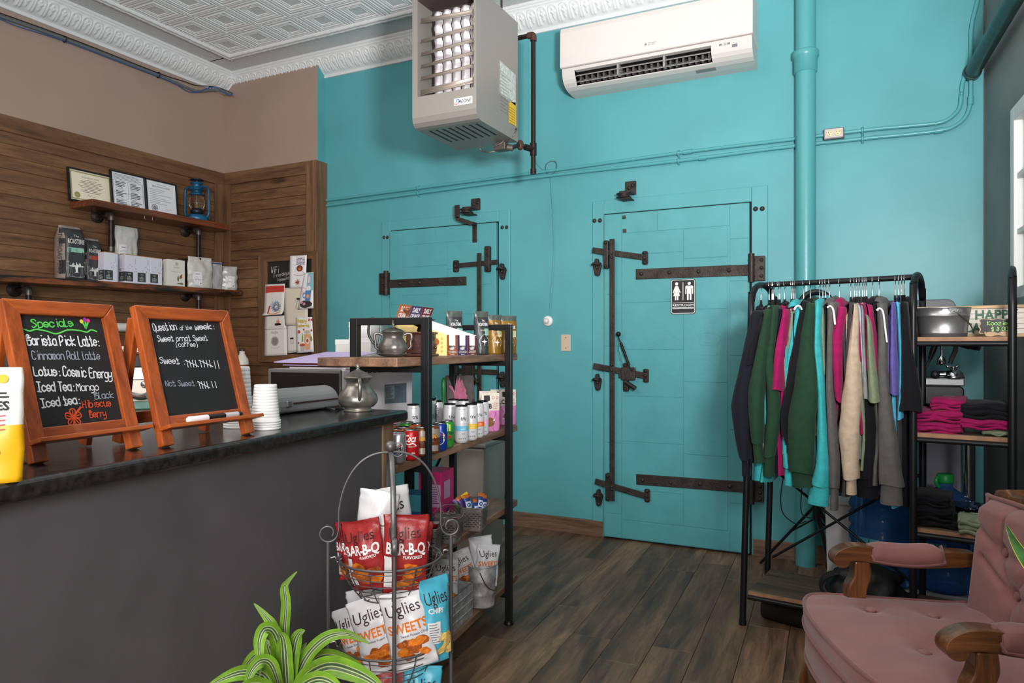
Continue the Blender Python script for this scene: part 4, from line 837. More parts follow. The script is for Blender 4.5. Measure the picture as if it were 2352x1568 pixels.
# tea boxes
TBX = mat('tea_box_white', (214, 213, 226), .45); TBC = mat('chai_box_white', (222, 220, 214), .45); KR = mat('kraft_edge', (170, 124, 76), .6); LBK = mat('tea_label_black', (56, 58, 60), .5); LBT = mat('tea_label_print', (176, 180, 178), .5); SPK = mat('blue_speckle', (120, 150, 200), .6)
def teabox(x, y, w_, d, h, lab, kind, seed, rz=PI/2):
    t = thing('tea_box', lab, 'tea box', (x, y, zs(y)), rz=rz, group='tea boxes on the lower shelf'); r = random.Random(seed)
    g = G(); g.box((-w_/2, 0, 0), (w_/2, d, h)); P(g, 'carton', TBX if kind == 't' else TBC, t, bev=.0012)
    F = lambda a, c, f=0: V((a, -f, c)); FL_ = lambda a, c, f=0: V((-w_/2-f, -a, c))
    if kind == 't':
        g = G(); g.box((-w_/2+.001, .001, h), (w_/2-.001, d-.001, h+.004)); P(g, 'lid_edge', KR, t)
        g = G(); g.rect(-w_/2, .012, .012, h*.4, F, .0008); g.rect(-.06, .012, 0, h*.4, FL_, .0008); P(g, 'label', LBK, t)
        g = G()
        for FF, a, c in ((F, -w_/2+.012, 0), (FL_, -.05, -.008)):
            g.rect(a+.008, h*.33, a+.03, h*.345, FF, .0014); g.rect(a+.01, h*.29, a+.028, h*.3, FF, .0014); g.disc(a+.019, h*.23, .005, FF, .0014, 8)
            for k in range(4): g.rect(a, .018+.007*k, a+.026+.012*r.random(), .021+.007*k, FF, .0014)
        P(g, 'label_print', LBT, t)
        g = G()
        for k in range(9): g.disc(-w_*.3+w_*.75*r.random(), h*(.42+.25*r.random()), .0025, F, .0008, 6)
        for k in range(6): g.disc(-.06+.05*r.random(), h*(.44+.12*r.random()), .003, FL_, .0008, 6)
        for k in range(4): g.rect(w_*.3, h*(.7+.05*k), w_*.33, h*(.73+.05*k), F, .0008)
        P(g, 'speckle_print', LBK if seed % 2 else SPK, t)
    else:
        g = G(); g.disc(0, h*.84, .012, F, .0008, 14, r0=.009); g.rect(-.004, h*.815, .004, h*.87, F, .0008); g.txt('MASALA', .0, h*.68, .009, F, .0008, w=.05); g.txt('MASALA CHAI', -.005, h*.52, .007, F, .0008, w=.075); P(g, 'lettering', mat('chai_gold', (150, 136, 110), .5), t)
        g = G(); g.m = 0; g.flat(blob(.035, h*.36, .012, .012), F, .0008); g.flat([(.02, .06), (.03, .05), (.05, .085), (.042, .09)], F, .0009); g.m = 1; g.flat(blob(.012, h*.28, .007, .02), F, .0008); g.flat(blob(.04, h*.1, .018, .007), F, .0008); g.flat(blob(.015, h*.1, .01, .005), F, .0009); P(g, 'spice_print', [mat('spice_brown', (150, 84, 40), .6), mat('spice_green', (96, 104, 60), .6)], t)
TBXX = -4.49
teabox(TBXX, 3.09, .095, .124, .192, 'white tea box with a black label, leftmost and standing apart at the shelf edge', 't', 2)
teabox(TBXX, 3.2365, .093, .12, .19, 'white tea box with a black label, second from left, its side showing', 't', 1)
teabox(TBXX, 3.3315, .095, .12, .188, 'white tea box with a black label, third from left', 't', 3)
teabox(TBXX, 3.4285, .095, .12, .186, 'white tea box with a black label, next to the cream chai boxes', 't', 5)
teabox(TBXX-.03, 3.54, .1, .1, .185, 'cream chai box set back, half hidden behind the front chai box', 'c', 6)
bpy.data.objects['tea_box.004'].location.x -= .06
teabox(TBXX+.012, 3.584, .142, .05, .19, 'cream masala chai box with painted spices, rightmost tea box', 'c', 8)
# ================================================================= notice board on the return wall
YN = 4.172
def XN(u): return onY(u, 795, YN).x
def ZN(u, v): return onY(u, v, YN).z
FN = lambda x, y, f=0: V((x, YN-f, y))
t = thing('notice_board', 'wood-framed chalkboard covered with drawings on the panelled return wall', 'notice board', (XN(660), YR-.03, ZN(660, 836)))
o = [(XN(593), ZN(593, 838)), (XN(730), ZN(730, 826)), (XN(730), ZN(730, 574)), (XN(593), ZN(593, 586))]; i_ = [(XN(613), ZN(613, 817)), (XN(716), ZN(716, 808)), (XN(716), ZN(716, 592)), (XN(613), ZN(613, 604))]
zb = sum(p[1] for p in o[:2])/2; zt = sum(p[1] for p in o[2:])/2; o = [(o[0][0], zb), (o[1][0], zb), (o[2][0], zt), (o[3][0], zt)]; zb = sum(p[1] for p in i_[:2])/2; zt = sum(p[1] for p in i_[2:])/2; i_ = [(i_[0][0], zb), (i_[1][0], zb), (i_[2][0], zt), (i_[3][0], zt)]
for k in range(4): g = G(); g.prism([o[k], o[(k+1) % 4], i_[(k+1) % 4], i_[k]], FN, -.036, .004); PW(g, 'frame_rail', PINE_X if k % 2 == 0 else PINE_Z, t, bev=.003)
g = G(); g.prism(i_, FN, -.02, -.012); PW(g, 'chalkboard', mat('chalkboard_black', (32, 31, 30), .7, 0, 0, 1, .2, 8), t)
FNc = lambda x, y, f=0: V((x, YN+.012-f, y)); g = G(); rr = random.Random(2)
CH = mat('chalk_white', (196, 196, 192), .9)
def npx(u, v): return XN(u), ZN(u, v)
x, y = npx(621, 627); g.ink('WiFi', x, y, .048, .003, FNc, .002, w=.075, rnd=rr); x, y = npx(627, 637); g.ink('Firesideguest', x, y, .027, .0022, FNc, .002, w=XN(672)-x, rot=.12, rnd=rr); x, y = npx(636, 646); g.ink('Password:Ou', x, y, .022, .002, FNc, .002, w=XN(670)-x, rot=.12, rnd=rr); PW(g, 'chalk_lettering', CH, t)
PAP = mat('drawing_paper', (222, 217, 212), .8); PAPC = mat('cream_drawing_paper', (214, 204, 188), .8); PAPW = mat('bright_card', (236, 234, 236), .6)
def sheet(name, lab, q, m, lay, draw, curl=0):
    """q: picture corners bl br tr tl"""
    pts = [V((npx(*p)[0], 0, npx(*p)[1])) for p in q]; o_ = pts[0]; ex = pts[1]-pts[0]; w_ = ex.length; ex = ex/w_; ey = pts[3]-pts[0]; h = ey.length; ey = ey/h; f0 = .006+.004*lay; yb = YN-f0
    def F(x, y, f=0):
        a = x/w_; b = y/h; top = pts[3].lerp(pts[2], a); bot = pts[0].lerp(pts[1], a); p = bot.lerp(top, b)
        return V((p.x, yb-f-.003*math.sin(a*2.6+lay)-curl*max(0, .16-b)**2*40*.02, p.z))
    t = thing(name, lab, 'drawing', (o_.x+w_/2, yb, o_.z), group='papers pinned to the notice board')
    g = G(); g.grid(lambda i, j: F(i*w_, j*h), 6, 10); PW(g, 'sheet', m, t, solid=.0006); draw(t, F, w_, h)
    return t
def C(n, c): return mat(n, c, .7)
def dr_rec(t, F, w_, h):
    g = G()
    for k in range(5): g.ink(('Theres no', 'better way', 'to morning', 'with warm cup', 'coffee hot')[k], w_*.4, h*(.9-.045*k), h*.028, .002, F, .002, w=w_*.5, rnd=RND)
    PW(g, 'handwriting', C('pen_blue', (70, 76, 130)), t)
    g = G(); g.m = 0; g.disc(w_*.6, h*.6, w_*.19, F, .002, 20, h*.1); g.m = 1; g.flat([(w_*.52, h*.56), (w_*.62, h*.53), (w_*.7, h*.57), (w_*.63, h*.68), (w_*.6, h*.61), (w_*.56, h*.64)], F, .003)
    g.m = 3; g.line([(w_*.25, h*.42), (w_*.5, h*.38), (w_*.85, h*.4), (w_*.8, h*.5)], .002, F, .002)
    for k in range(8): a = k*PI/4+.2; g.m = 1 if k % 2 else (2 if k % 4 else 4); g.flat([(w_*.5+w_*.04*math.sin(a), h*.17-h*.02*math.cos(a)), (w_*.5+w_*.22*math.cos(a), h*.17+h*.13*math.sin(a)), (w_*.5-w_*.04*math.sin(a), h*.17+h*.02*math.cos(a))], F, .003)
    PW(g, 'painting', [C('paint_brown', (104, 62, 40)), C('paint_orange', (226, 96, 30)), C('paint_green', (70, 110, 50)), C('pencil_grey', (150, 150, 150)), BLACK], t)
def dr_mug(t, F, w_, h):
    g = G(); r = random.Random(4); g.m = 3; g.rect(w_*.42, h*.5, w_*.98, h*.98, F, .002, 2, 2); g.m = 2
    for k in range(9): x = w_*(.06+.3*r.random()); y = h*(.38+.2*r.random()); g.rect(x, y, x+w_*.1, y+h*.03, F, .002)
    g.m = 5; g.rect(w_*.5, h*.68, w_*.72, h*.92, F, .003); g.m = 6; g.rect(w_*.54, h*.71, w_*.68, h*.89, F, .004); g.disc(w_*.62, h*.56, w_*.2, F, .004, 12, h*.07)
    g.m = 4; g.flat(blob(w_*.5, h*.13, w_*.42, h*.11), F, .003); g.m = 0; g.flat([(w_*.38, h*.5), (w_*.44, h*.22), (w_*.78, h*.22), (w_*.86, h*.5)], F, .005); g.disc(w_*.34, h*.37, w_*.13, F, .005, 14, h*.08, r0=w_*.08); g.m = 1; g.disc(w_*.63, h*.34, w_*.12, F, .006, 12, h*.06); g.m = 5
    for x, y in ((.22, .18), (.4, .13)): g.flat(blob(w_*x, h*y, w_*.1, h*.04, 8, .5), F, .006)
    PW(g, 'painting', [C('mug_blue', (84, 134, 196)), C('pumpkin_orange', (226, 160, 96)), C('brick_pink', (230, 170, 150)), C('sky_cyan', (130, 196, 206)), C('coffee_black', (58, 52, 56)), C('heart_pink', (206, 140, 170)), PAPW], t)
def dr_red(t, F, w_, h):
    g = G(); g.m = 0
    for k in range(26): g.line([(w_*.05, h*(.74+.2*k/26)), (w_*(.5+.1*math.sin(k*2)), h*(.75+.2*k/26)), (w_*.97, h*(.74+.2*k/26))], .0045, F, .002, 2)
    g.flat([(w_*.2, h*.05), (w_*.27, h*.06), (w_*.33, h*.33), (w_*.25, h*.3)], F, .002); g.m = 1
    for k in range(14): a = k*.45; g.line([(w_*(.55+.25*math.cos(a)), h*(.3+.2*math.sin(a))), (w_*(.6+.1*math.cos(a+1)), h*(.3+.1*math.sin(a+1.5))), (w_*(.6+.25*math.cos(a+2.2)), h*(.27+.18*math.sin(a+2.2)))], .003, F, .003, 3)
    g.m = 2
    for k in range(10): a = k*.6; g.line([(w_*(.62+.2*math.cos(a)), h*(.25+.14*math.sin(a))), (w_*(.66+.2*math.cos(a+2)), h*(.24+.14*math.sin(a+2)))], .0025, F, .004, 1)
    g.m = 3; g.line([(w_*.3, h*.05), (w_*.5, h*.03), (w_*.7, h*.05), (w_*.85, h*.1)], .007, F, .004); g.m = 4; g.line([(w_*.25, h*.55), (w_*.3, h*.68), (w_*.4, h*.7)], .003, F, .002)
    PW(g, 'crayon_drawing', [C('crayon_red', (190, 58, 52)), C('crayon_blue', (110, 140, 180)), C('crayon_dark', (90, 90, 100)), C('crayon_orange', (222, 120, 60)), C('crayon_yellow', (220, 200, 120))], t)
def dr_jar(t, F, w_, h):
    g = G(); g.line([(w_*.55, h*.55), (w_*.52, h*.48), (w_*.6, h*.42), (w_*.75, h*.44), (w_*.82, h*.5), (w_*.8, h*.62), (w_*.7, h*.66), (w_*.58, h*.64)], .0025, F, .002, 3, True); g.rect(w_*.56, h*.68, w_*.84, h*.73, F, .002); PW(g, 'pencil_drawing', C('pencil_grey', (0, 0, 0)), t)
def dr_fire(t, F, w_, h):
    g = G(); g.m = 0; g.flat([(w_*.55, h*.4), (w_*.72, h*.4), (w_*.7, h*.6), (w_*.64, h*.82), (w_*.62, h*.62), (w_*.57, h*.66)], F, .002); g.m = 1; g.flat(blob(w_*.62, h*.36, w_*.14, h*.1, 10, .5), F, .003); g.rect(w_*.2, h*.16, w_*.9, h*.17, F, .002); PW(g, 'pencil_drawing', [C('fire_salmon', (214, 140, 116)), C('pencil_grey', (0, 0, 0))], t)
def dr_log(t, F, w_, h):
    g = G()
    for k in range(6): g.disc(w_*.47, h*.55, w_*(.17-.027*k), F, .002+.0003*k, 18, h*(.18-.029*k), r0=w_*(.155-.027*k))
    g.flat(blob(w_*.47, h*.55, w_*.13, h*.14), F, .0018); g.ink('FROZEN', w_*.3, h*.84, h*.08, .0018, F, .002, w=w_*.3); g.line([(w_*.3, h*.33), (w_*.5, h*.27), (w_*.68, h*.34)], .002, F, .002); PW(g, 'pencil_drawing', C('pencil_mid_grey', (138, 134, 132)), t)
def dr_faint(t, F, w_, h):
    g = G(); g.rect(w_*.3, h*.5, w_*.6, h*.56, F, .002); g.line([(w_*.35, h*.5), (w_*.38, h*.35), (w_*.55, h*.35), (w_*.6, h*.5)], .002, F, .002)
    for k in range(5): g.line([(w_*(.1+.2*k), h*.03), (w_*(.25+.2*k), h*.08)], .002, F, .002)
    PW(g, 'pencil_drawing', C('pencil_grey', (0, 0, 0)), t)
def dr_fall(t, F, w_, h):
    g = G(); g.m = 0; g.ink('Happy', w_*.08, h*.86, h*.09, .007, F, .002, w=w_*.56); g.ink('Gathering', w_*.08, h*.73, h*.065, .006, F, .002, w=w_*.72)
    g.m = 1; g.flat([(w_*.46, h*.52), (w_*.52, h*.08), (w_*.8, h*.08), (w_*.88, h*.52)], F, .002); g.m = 2; g.disc(w_*.68, h*.33, w_*.12, F, .003, 14, h*.09); g.m = 3; g.disc(w_*.68, h*.33, w_*.07, F, .004, 10, h*.055); g.disc(w_*.18, h*.59, w_*.09, F, .002, 10, h*.05); g.disc(w_*.93, h*.62, w_*.05, F, .002, 8, h*.04)
    g.m = 4
    for x, y in ((.48, .65), (.82, .92), (.96, .92), (.14, .28)): g.flat(blob(w_*x, h*y, w_*.06, h*.035, 8, .6), F, .002)
    g.m = 5; g.flat([(w_*.32, h*.3), (w_*.42, h*.32), (w_*.4, h*.58), (w_*.34, h*.46)], F, .002); g.flat(blob(w_*.9, h*.38, w_*.06, h*.08), F, .002); g.m = 6; g.flat(blob(w_*.68, h*.58, w_*.18, h*.05), F, .003); g.flat([(w_*.22, h*.2), (w_*.26, h*.04), (w_*.46, h*.04), (w_*.52, h*.2)], F, .002); g.m = 3; g.flat(blob(w_*.37, h*.22, w_*.17, h*.04), F, .003)
    PW(g, 'painting', [C('mustard_letters', (206, 182, 70)), C('cup_peach', (226, 168, 130)), PAPW, C('leaf_rust', (190, 84, 54)), C('leaf_red', (196, 70, 76)), C('leaf_green', (130, 160, 84)), C('cream_swirl', (196, 186, 176))], t)
sheet('paper_drawing', 'plain pencil sheet at the lower middle of the notice board', [(661, 811), (688, 808), (686, 747), (660, 749)], PAP, 0, dr_faint)
sheet('paper_drawing', 'cream sheet with a pencilled jar in the centre of the notice board', [(657, 748), (709, 746), (709, 661), (652, 661.5)], PAPC, 1, dr_jar)
sheet('paper_drawing', 'sheet with a small campfire left of centre on the notice board', [(610, 757), (660, 755), (659, 724), (611, 726)], PAP, 1, dr_fire)
sheet('paper_drawing', 'sheet with a grey scribbled log at the bottom left of the notice board', [(611, 817.5), (662, 815), (661, 755), (611.5, 757.5)], PAP, 2, dr_log)
sheet('paper_drawing', 'crayon drawing topped by a red band at the left of the notice board', [(610, 725), (655, 722), (658, 651.5), (613, 654)], PAP, 3, dr_red, 1)
sheet('greeting_card', 'tall white card with a coffee cup and an orange flower on the notice board', [(669, 662), (707, 660.5), (709.5, 586.5), (670, 588)], PAPW, 4, dr_rec)
sheet('greeting_card', 'card painted with a blue mug against cyan at right of the notice board', [(689, 710), (726, 708), (726, 625.5), (704, 627)], PAPW, 5, dr_mug)
sheet('greeting_card', 'card lettered in mustard above a peach cup on the notice board', [(686, 810.5), (727, 808), (723, 728), (684.5, 729)], PAPW, 5, dr_fall)
# ================================================================= back bar behind the counter
DTOP = mat('dark_back_bar_top', (52, 48, 46), .4, 0, 0, 1, .15, 10)
t = thing('back_bar', 'dark-topped back bar running along the panelled walls behind the counter', 'counter', (-4.2, 3, 0))
g = G(); g.box((XL+.02, .4, 0), (-3.6, YR-.05, .86)); g.box((-3.6, 3.55, 0), (-3.72, YR-.05, .86)); PW(g, 'cabinet', mat('back_bar_cabinet', (70, 64, 60), .6), t)
g = G(); g.box((XL+.022, .38, .86), (-2.98, 3.2, .9)); g.box((XL+.022, 3.2, .86), (-3.745, YR-.05, .9)); PW(g, 'worktop', DTOP, t, bev=.004)
ZBB = .9
c = at(314, 940, 3.42); rz = math.atan2(.59, .81)+PI/2-.62+.0
t = thing('espresso_machine', 'steel and black coffee machine with a curved spout glimpsed between the two chalkboards', 'coffee machine', (c.x, c.y, ZBB), rz=.88)
BEI = mat('machine_beige_steel', (186, 176, 166), .35, .5)
g = G(); g.box((-.2, 0, .03), (.2, .3, .2)); P(g, 'body', BEI, t, bev=.01)
g = G(); g.box((-.21, -.01, .0), (.21, .31, .035)); P(g, 'base_tray', mat('machine_teal_base', (110, 158, 146), .4), t, bev=.005)
g = G(); g.box((-.2, -.012, .14), (.2, .28, .2)); P(g, 'drip_ledge', STEEL, t, bev=.004)
g = G(); g.box((-.19, .02, .2), (.19, .28, .262)); P(g, 'control_panel', BLACKM, t, bev=.004)
g = G(); g.box((-.2, -.0, .262), (.2, .29, .3)); P(g, 'cup_tray', WPLAST, t, bev=.006)
g = G(); F = lambda a, b, f=0: V((a, .02-f, b)); g.prism(rbox(.015, .208, .07, .255, .008), F, 0, .002); P(g, 'badge', mat('badge_grey_print', (60, 66, 68), .5), t)
g = G(); g.line([(.024, .225), (.035, .24), (.045, .222), (.055, .24), (.062, .225)], .004, F, .003); g.line([(.024, .216), (.06, .216)], .003, F, .003); P(g, 'badge_print', PALE, t)
g = G(); g.tube([(-.03, -.03, .1), (-.03, -.03, .22), (-.025, -.03, .262), (.0, -.035, .275), (.025, -.04, .262), (.03, -.042, .215)], .009, 10, k=3); P(g, 'spout', CHROME, t)
g = G(); g.tube([(-.02, -.03, .07), (.02, -.06, .062), (.05, -.08, .07)], .016, 10, k=3); g.ball((.035, -.03, .12), .018, 12); P(g, 'steam_knob', CHROME, t)
t = thing('wall_pipe', 'white horizontal plastic pipe on the left wall seen between the two chalkboards', 'pipe', (XL+.05, 3.2, 1.3)); g = G(); p = onX(300, 752, XL+.06); g.cyl((XL+.06, 2.75, p.z), (XL+.06, 3.75, p.z), .031, n=18); PW(g, 'pipe', WPLAST, t)
g = G()
for y in (2.8, 3.7): g.box((XL+.02, y-.012, p.z-.035), (XL+.06, y+.012, p.z+.035)); PW(g, 'wall_clip', WPLAST, t); g = G()
p = onY(556, 830, 4.02); t = thing('syrup_bottle', 'white bottle with a brown label on the back bar, behind the second chalkboard', 'bottle', (p.x, p.y, ZBB)); hb_ = onY(556, 806, 4.02).z-ZBB
g = G(); g.lathe([(0, 0), (.046, 0), (.05, .006), (.05, hb_*.68), (.046, hb_*.76), (.026, hb_*.88), (.02, hb_*.92), (.02, hb_), (0, hb_)], n=24); P(g, 'bottle_body', mat('bottle_white', (224, 220, 214), .35), t)
g = G(); g.lathe([(.0502, hb_*.4), (.0508, hb_*.41), (.0508, hb_*.6), (.0502, hb_*.61)], n=24, cap=False); P(g, 'label', mat('bottle_label_brown', (116, 60, 44), .5), t)
g = G(); g.lathe([(.022, hb_), (.022, hb_+.02), (.012, hb_+.024), (0, hb_+.024)], n=14); P(g, 'cap', mat('bottle_cap_dark', (60, 52, 50), .4), t)
F = lambda x, y, f=0: V(((.0515+f)*math.sin(x/.05+.5), -(.0515+f)*math.cos(x/.05+.5), y)); g = G(); g.disc(0, hb_*.5, .016, F, .0005, 14, r0=.012); g.rect(-.008, hb_*.49, .008, hb_*.51, F, .0005); P(g, 'label_print', PALE, t)
c = at(4, 850, 3.3); t = thing('bean_grinder', 'dark coffee grinder with a clear hopper at the left edge behind the chalkboard', 'coffee grinder', (c.x, c.y, ZBB), rz=.9)
g = G(); g.box((-.08, -.1, 0), (.08, .1, .18)); P(g, 'body', BLACKM, t, bev=.012); g = G(); g.lathe([(.04, .18), (.045, .2), (.075, .28), (.08, .33), (.076, .335), (0, .338)], n=20); P(g, 'hopper', mat('smoked_hopper', (120, 126, 124), .15, trans=.6), t)
# ================================================================= the bar counter
ZCT = 1.02; CA = math.radians(7.35)
GRAN = mat('black_granite_laminate', (34, 33, 33), .16, 0, .03, 120, .45, 70)
SLATEP = mat('dark_slate_paint', (80, 77, 80), .62, 0, .25, 5, .05, 9)
t = thing('bar_counter', 'long dark slate bar counter with a black speckled top', 'counter', (-1.160, 1.69, 0), rz=CA)
g = G(); g.box((-.6, -4.4, 0), (-.03, -.1, ZCT-.03)); P(g, 'front_body', SLATEP, t, bev=.002)
g = G(); g.box((-.62, -4.45, ZCT-.03), (0, 0, ZCT)); P(g, 'top', GRAN, t, bev=.009, seg=4)
g = G(); g.box((-.045, -.1, 0), (-.03+.004, -.04, ZCT-.03)); g.box((-.6, -.1, 0), (-.0455, -.04, ZCT-.03)); P(g, 'end_panel', wood('raw_pine_post', [(98, 76, 56), (130, 104, 78), (146, 120, 92)], 2, 1.2, .6, .1), t, bev=.002)
# ---------------- chalkboard easels
OR_Z = wood('orange_stained_wood_v', [(120, 52, 18), (176, 84, 32), (200, 104, 44)], 2, 1.6, .32, .06, coat=.35, streak=10)
OR_X = wood('orange_stained_wood_h', [(120, 52, 18), (176, 84, 32), (200, 104, 44)], 0, 1.6, .32, .06, coat=.35, streak=10)
CB = mat('easel_chalkboard', (36, 36, 38), .5, 0, 0, 1, .12, 14)
def easel(A, B, xl, xr, lean, lab, group='chalkboard easels on the counter'):
    A = onZ(*A, ZCT); B = onZ(*B, ZCT); ex = (B-A).normalized(); rz = math.atan2(ex.y, ex.x)
    o = A+ex*((xl+xr)/2); t = thing('chalkboard_easel', lab, 'chalkboard', o, rz=rz, group=group)
    w_ = (xr-xl)/2; H_ = .264; sw = .0245; cl, sl = math.cos(lean), math.sin(lean)
    bk = lambda x, y, f=0: V((x, y*sl-f*cl, y*cl+f*sl))
    for s in (-1, 1): g = G(); g.prism([(s*w_, .003), (s*(w_-sw), .003), (s*(w_-sw), H_-sw), (s*w_, H_)], bk, -.012, .004); P(g, 'frame_stile', OR_Z, t, bev=.002)
    g = G(); g.prism([(-w_, H_), (w_, H_), (w_-sw, H_-sw), (-w_+sw, H_-sw)], bk, -.012, .004); P(g, 'top_rail', OR_X, t, bev=.002)
    g = G(); g.prism([(-w_+sw, .038), (w_-sw, .038), (w_-sw, .056), (-w_+sw, .056)], bk, -.012, .002); P(g, 'bottom_rail', OR_X, t, bev=.0015)
    g = G(); g.prism([(-w_-.002, .03), (w_+.006, .03), (w_+.006, .037), (-w_-.002, .037)], bk, .003, .03); P(g, 'ledge', OR_X, t, bev=.001)
    g = G(); g.rect(-w_+sw-.002, .05, w_-sw+.002, H_-sw+.002, bk, -.004); P(g, 'board', CB, t)
    b = .125; top = bk(0, H_-.02, -.014)
    for s in (-1, 1): g = G(); g.bar(V((s*(w_-.012), b, .003)), V((s*(w_-.012), top.y+.004, top.z)), .022, .012, (1, 0, 0)); P(g, 'rear_leg', OR_Z, t, bev=.0015)
    k = .2; g = G(); g.bar(V((-w_+.012, b+(top.y-b)*k, top.z*k)), V((w_-.012, b+(top.y-b)*k, top.z*k)), .01, .022); P(g, 'rear_crossbar', OR_X, t, bev=.0015)
    R = M.Rotation(-rz, 4, 'Z'); n = V((0, -cl, sl))
    def px(u, v):
        d = R @ ray(u, v); e = R @ (E0-o); q = e+d*(-(e.dot(n))/d.dot(n)); return q.x, q.y*sl+q.z*cl
    return t, bk, px, H_
SX = 4
def ln(g, px, F, s, a, b, cap, wd, rnd, off=-.003):
    a = (a[0]+SX, a[1]); b = (b[0]+SX, b[1]); x0, y0 = px(*a); x1, y1 = px(*b); h = abs(px(a[0], a[1]-cap)[1]-y0); g.ink(s, x0, y0, h, wd, F, off, w=math.hypot(x1-x0, y1-y0), rot=math.atan2(y1-y0, x1-x0), rnd=rnd)
CW = mat('chalk_marker_white', (232, 234, 240), .7); CG = mat('faded_chalk', (150, 158, 172), .8); NG = mat('chalk_marker_green', (96, 214, 90), .6); CR = mat('chalk_marker_orange', (226, 84, 44), .6)
rn = random.Random(11)
t, F, px, H_ = easel((98, 1066), (318, 1031), -.015, .182, math.radians(16), 'chalkboard easel headed Specials, left of the two on the counter')
g = G(); ln(g, px, F, 'Specials', (74, 751), (167, 748), 18, 0.0021, rn); K = .3316
g.line([px(x*K, 640+y*K) for x, y in ((175, 345), (215, 358), (260, 346), (330, 358), (400, 377), (480, 350), (560, 355), (610, 366), (640, 350), (678, 362))], .0024, F, -.003, 4)
for x in (580, 600, 618): g.line([px(x*K, 640+298*K), px(603*K, 640+340*K)], .003, F, -.003)
P(g, 'green_lettering', NG, t)
g = G(); g.m = 0
for m, (x, y) in enumerate(((572, 292), (595, 280), (618, 287))): g.m = m; a, b = px(x*K, 640+y*K); g.disc(a, b, .0038, F, -.0027, 10)
P(g, 'tulip_drawing', [mat('chalk_yellow', (230, 226, 70), .6), mat('chalk_purple', (170, 60, 190), .6), mat('chalk_pink', (236, 70, 140), .6)], t)
g = G(); ln(g, px, F, 'Barista Pick', (63, 791), (172, 792), 22, 0.0022, rn); ln(g, px, F, 'Latte:', (182, 793), (227, 793), 22, 0.0022, rn); ln(g, px, F, 'Lotus:', (78, 861), (137, 861), 20, 0.0022, rn); ln(g, px, F, 'Cosmic Energy', (145, 862), (256, 868), 22, 0.0021, rn); ln(g, px, F, 'Iced Tea:', (86, 898), (170, 896), 22, 0.0022, rn); ln(g, px, F, 'Iced tea:', (96, 935), (183, 925), 20, 0.0022, rn); ln(g, px, F, 'Mango', (176, 896), (226, 895), 17, 0.0016, rn); P(g, 'white_lettering', CW, t)
g = G(); ln(g, px, F, 'Cinnamon Roll latte', (74, 824), (229, 824), 19, 0.0016, rn); ln(g, px, F, 'Black', (218, 915), (260, 912), 15, 0.0016, rn); P(g, 'faded_lettering', CG, t)
g = G(); ln(g, px, F, 'Hibiscus', (190, 935), (254, 931), 16, 0.0015, rn); ln(g, px, F, 'Berry', (206, 958), (243, 955), 16, 0.0016, rn)
cx, cy = px(172, 957); r_ = abs(px(190, 957)[0]-cx)
for k in range(5): a = k*2*PI/5+.3; g.line([(cx+r_*.25*math.cos(a-.5), cy+r_*.25*math.sin(a-.5)), (cx+r_*.75*math.cos(a-.5), cy+r_*.75*math.sin(a-.5)), (cx+r_*1.05*math.cos(a-.2), cy+r_*1.05*math.sin(a-.2)), (cx+r_*1.0*math.cos(a+.25), cy+r_*1.0*math.sin(a+.25)), (cx+r_*.7*math.cos(a+.5), cy+r_*.7*math.sin(a+.5)), (cx+r_*.2*math.cos(a+.5), cy+r_*.2*math.sin(a+.5))], .0022, F, -.003, 3); g.line([(cx, cy), (cx+r_*.85*math.cos(a), cy+r_*.85*math.sin(a))], .0018, F, -.003)
g.disc(cx, cy, r_*.3, F, -.0028, 12); g.line([(cx, cy), px(180, 944), px(188, 934)], .0034, F, -.0026); P(g, 'hibiscus_drawing', CR, t)
SX = 1
t, F, px, H_ = easel((395, 1026), (574, 998), -.02, .205, math.radians(16), 'chalkboard easel asking the question of the week, beside the white cups')
g = G(); ln(g, px, F, 'Question', (355, 759), (408, 756), 17, 0.0016, rn); ln(g, px, F, 'of the', (416, 757), (443, 755), 9, 0.0011, rn); ln(g, px, F, 'week:', (451, 756), (494, 754), 13, 0.0021, rn); ln(g, px, F, 'Sweet ornot Sweet', (365, 783), (479, 781), 13, 0.0014, rn); ln(g, px, F, '(coffee)', (407, 795), (456, 795), 11, 0.0012, rn); ln(g, px, F, 'Sweet :', (370, 833), (426, 835), 14, 0.0015, rn)
def tally(x, y, w_, dx, n, sl, h=16):
    for k in range(n): g.line([px(x+k*dx, y), px(x+k*dx+4, y+h)], .0016, F, -.003)
    if sl: g.line([px(x-3, y), px(x+n*dx+2, y+h-1)], .0016, F, -.0029)
tally(431, 826, 4, 6.5, 4, 1); tally(462, 826, 4, 7, 4, 1); tally(494, 827, 0, 8, 2, 0, 18); tally(459, 875, 4, 6, 4, 1); tally(488, 875, 0, 8, 2, 0, 14); P(g, 'white_lettering', CW, t)
g = G(); ln(g, px, F, 'Not Sweet:', (383, 886), (454, 885), 13, 0.0014, rn); P(g, 'faded_lettering', CG, t)
# marker lying on the ledge
a = px(412, 958); b = px(456, 955); c = px(537, 948); zl = .0372; yb = lambda x: V((x, zl*math.sin(math.radians(16))-.017*math.cos(math.radians(16)), zl*math.cos(math.radians(16))+.017*math.sin(math.radians(16))+.0052))
T0 = t.matrix_basis.copy() if False else (M.Translation(t.location) @ M.Rotation(t.rotation_euler.z, 4, 'Z'))
p0, p1, p2 = (T0 @ yb(q[0]) for q in (a, b, c))
m_ = thing('chalk_marker', 'white-capped black marker on the ledge of the question chalkboard', 'marker', p1)
g = G(); g.tube([p1, p2-(p2-p1)*.08, p2], [.0052, .0052, .004], 14); PW(g, 'barrel', mat('marker_black', (24, 24, 26), .35), m_)
g = G(); g.tube([p0, p0+(p1-p0)*.06, p1+(p2-p1)*.02], [.0045, .006, .006], 14); PW(g, 'cap', mat('marker_white', (236, 236, 238), .4), m_)
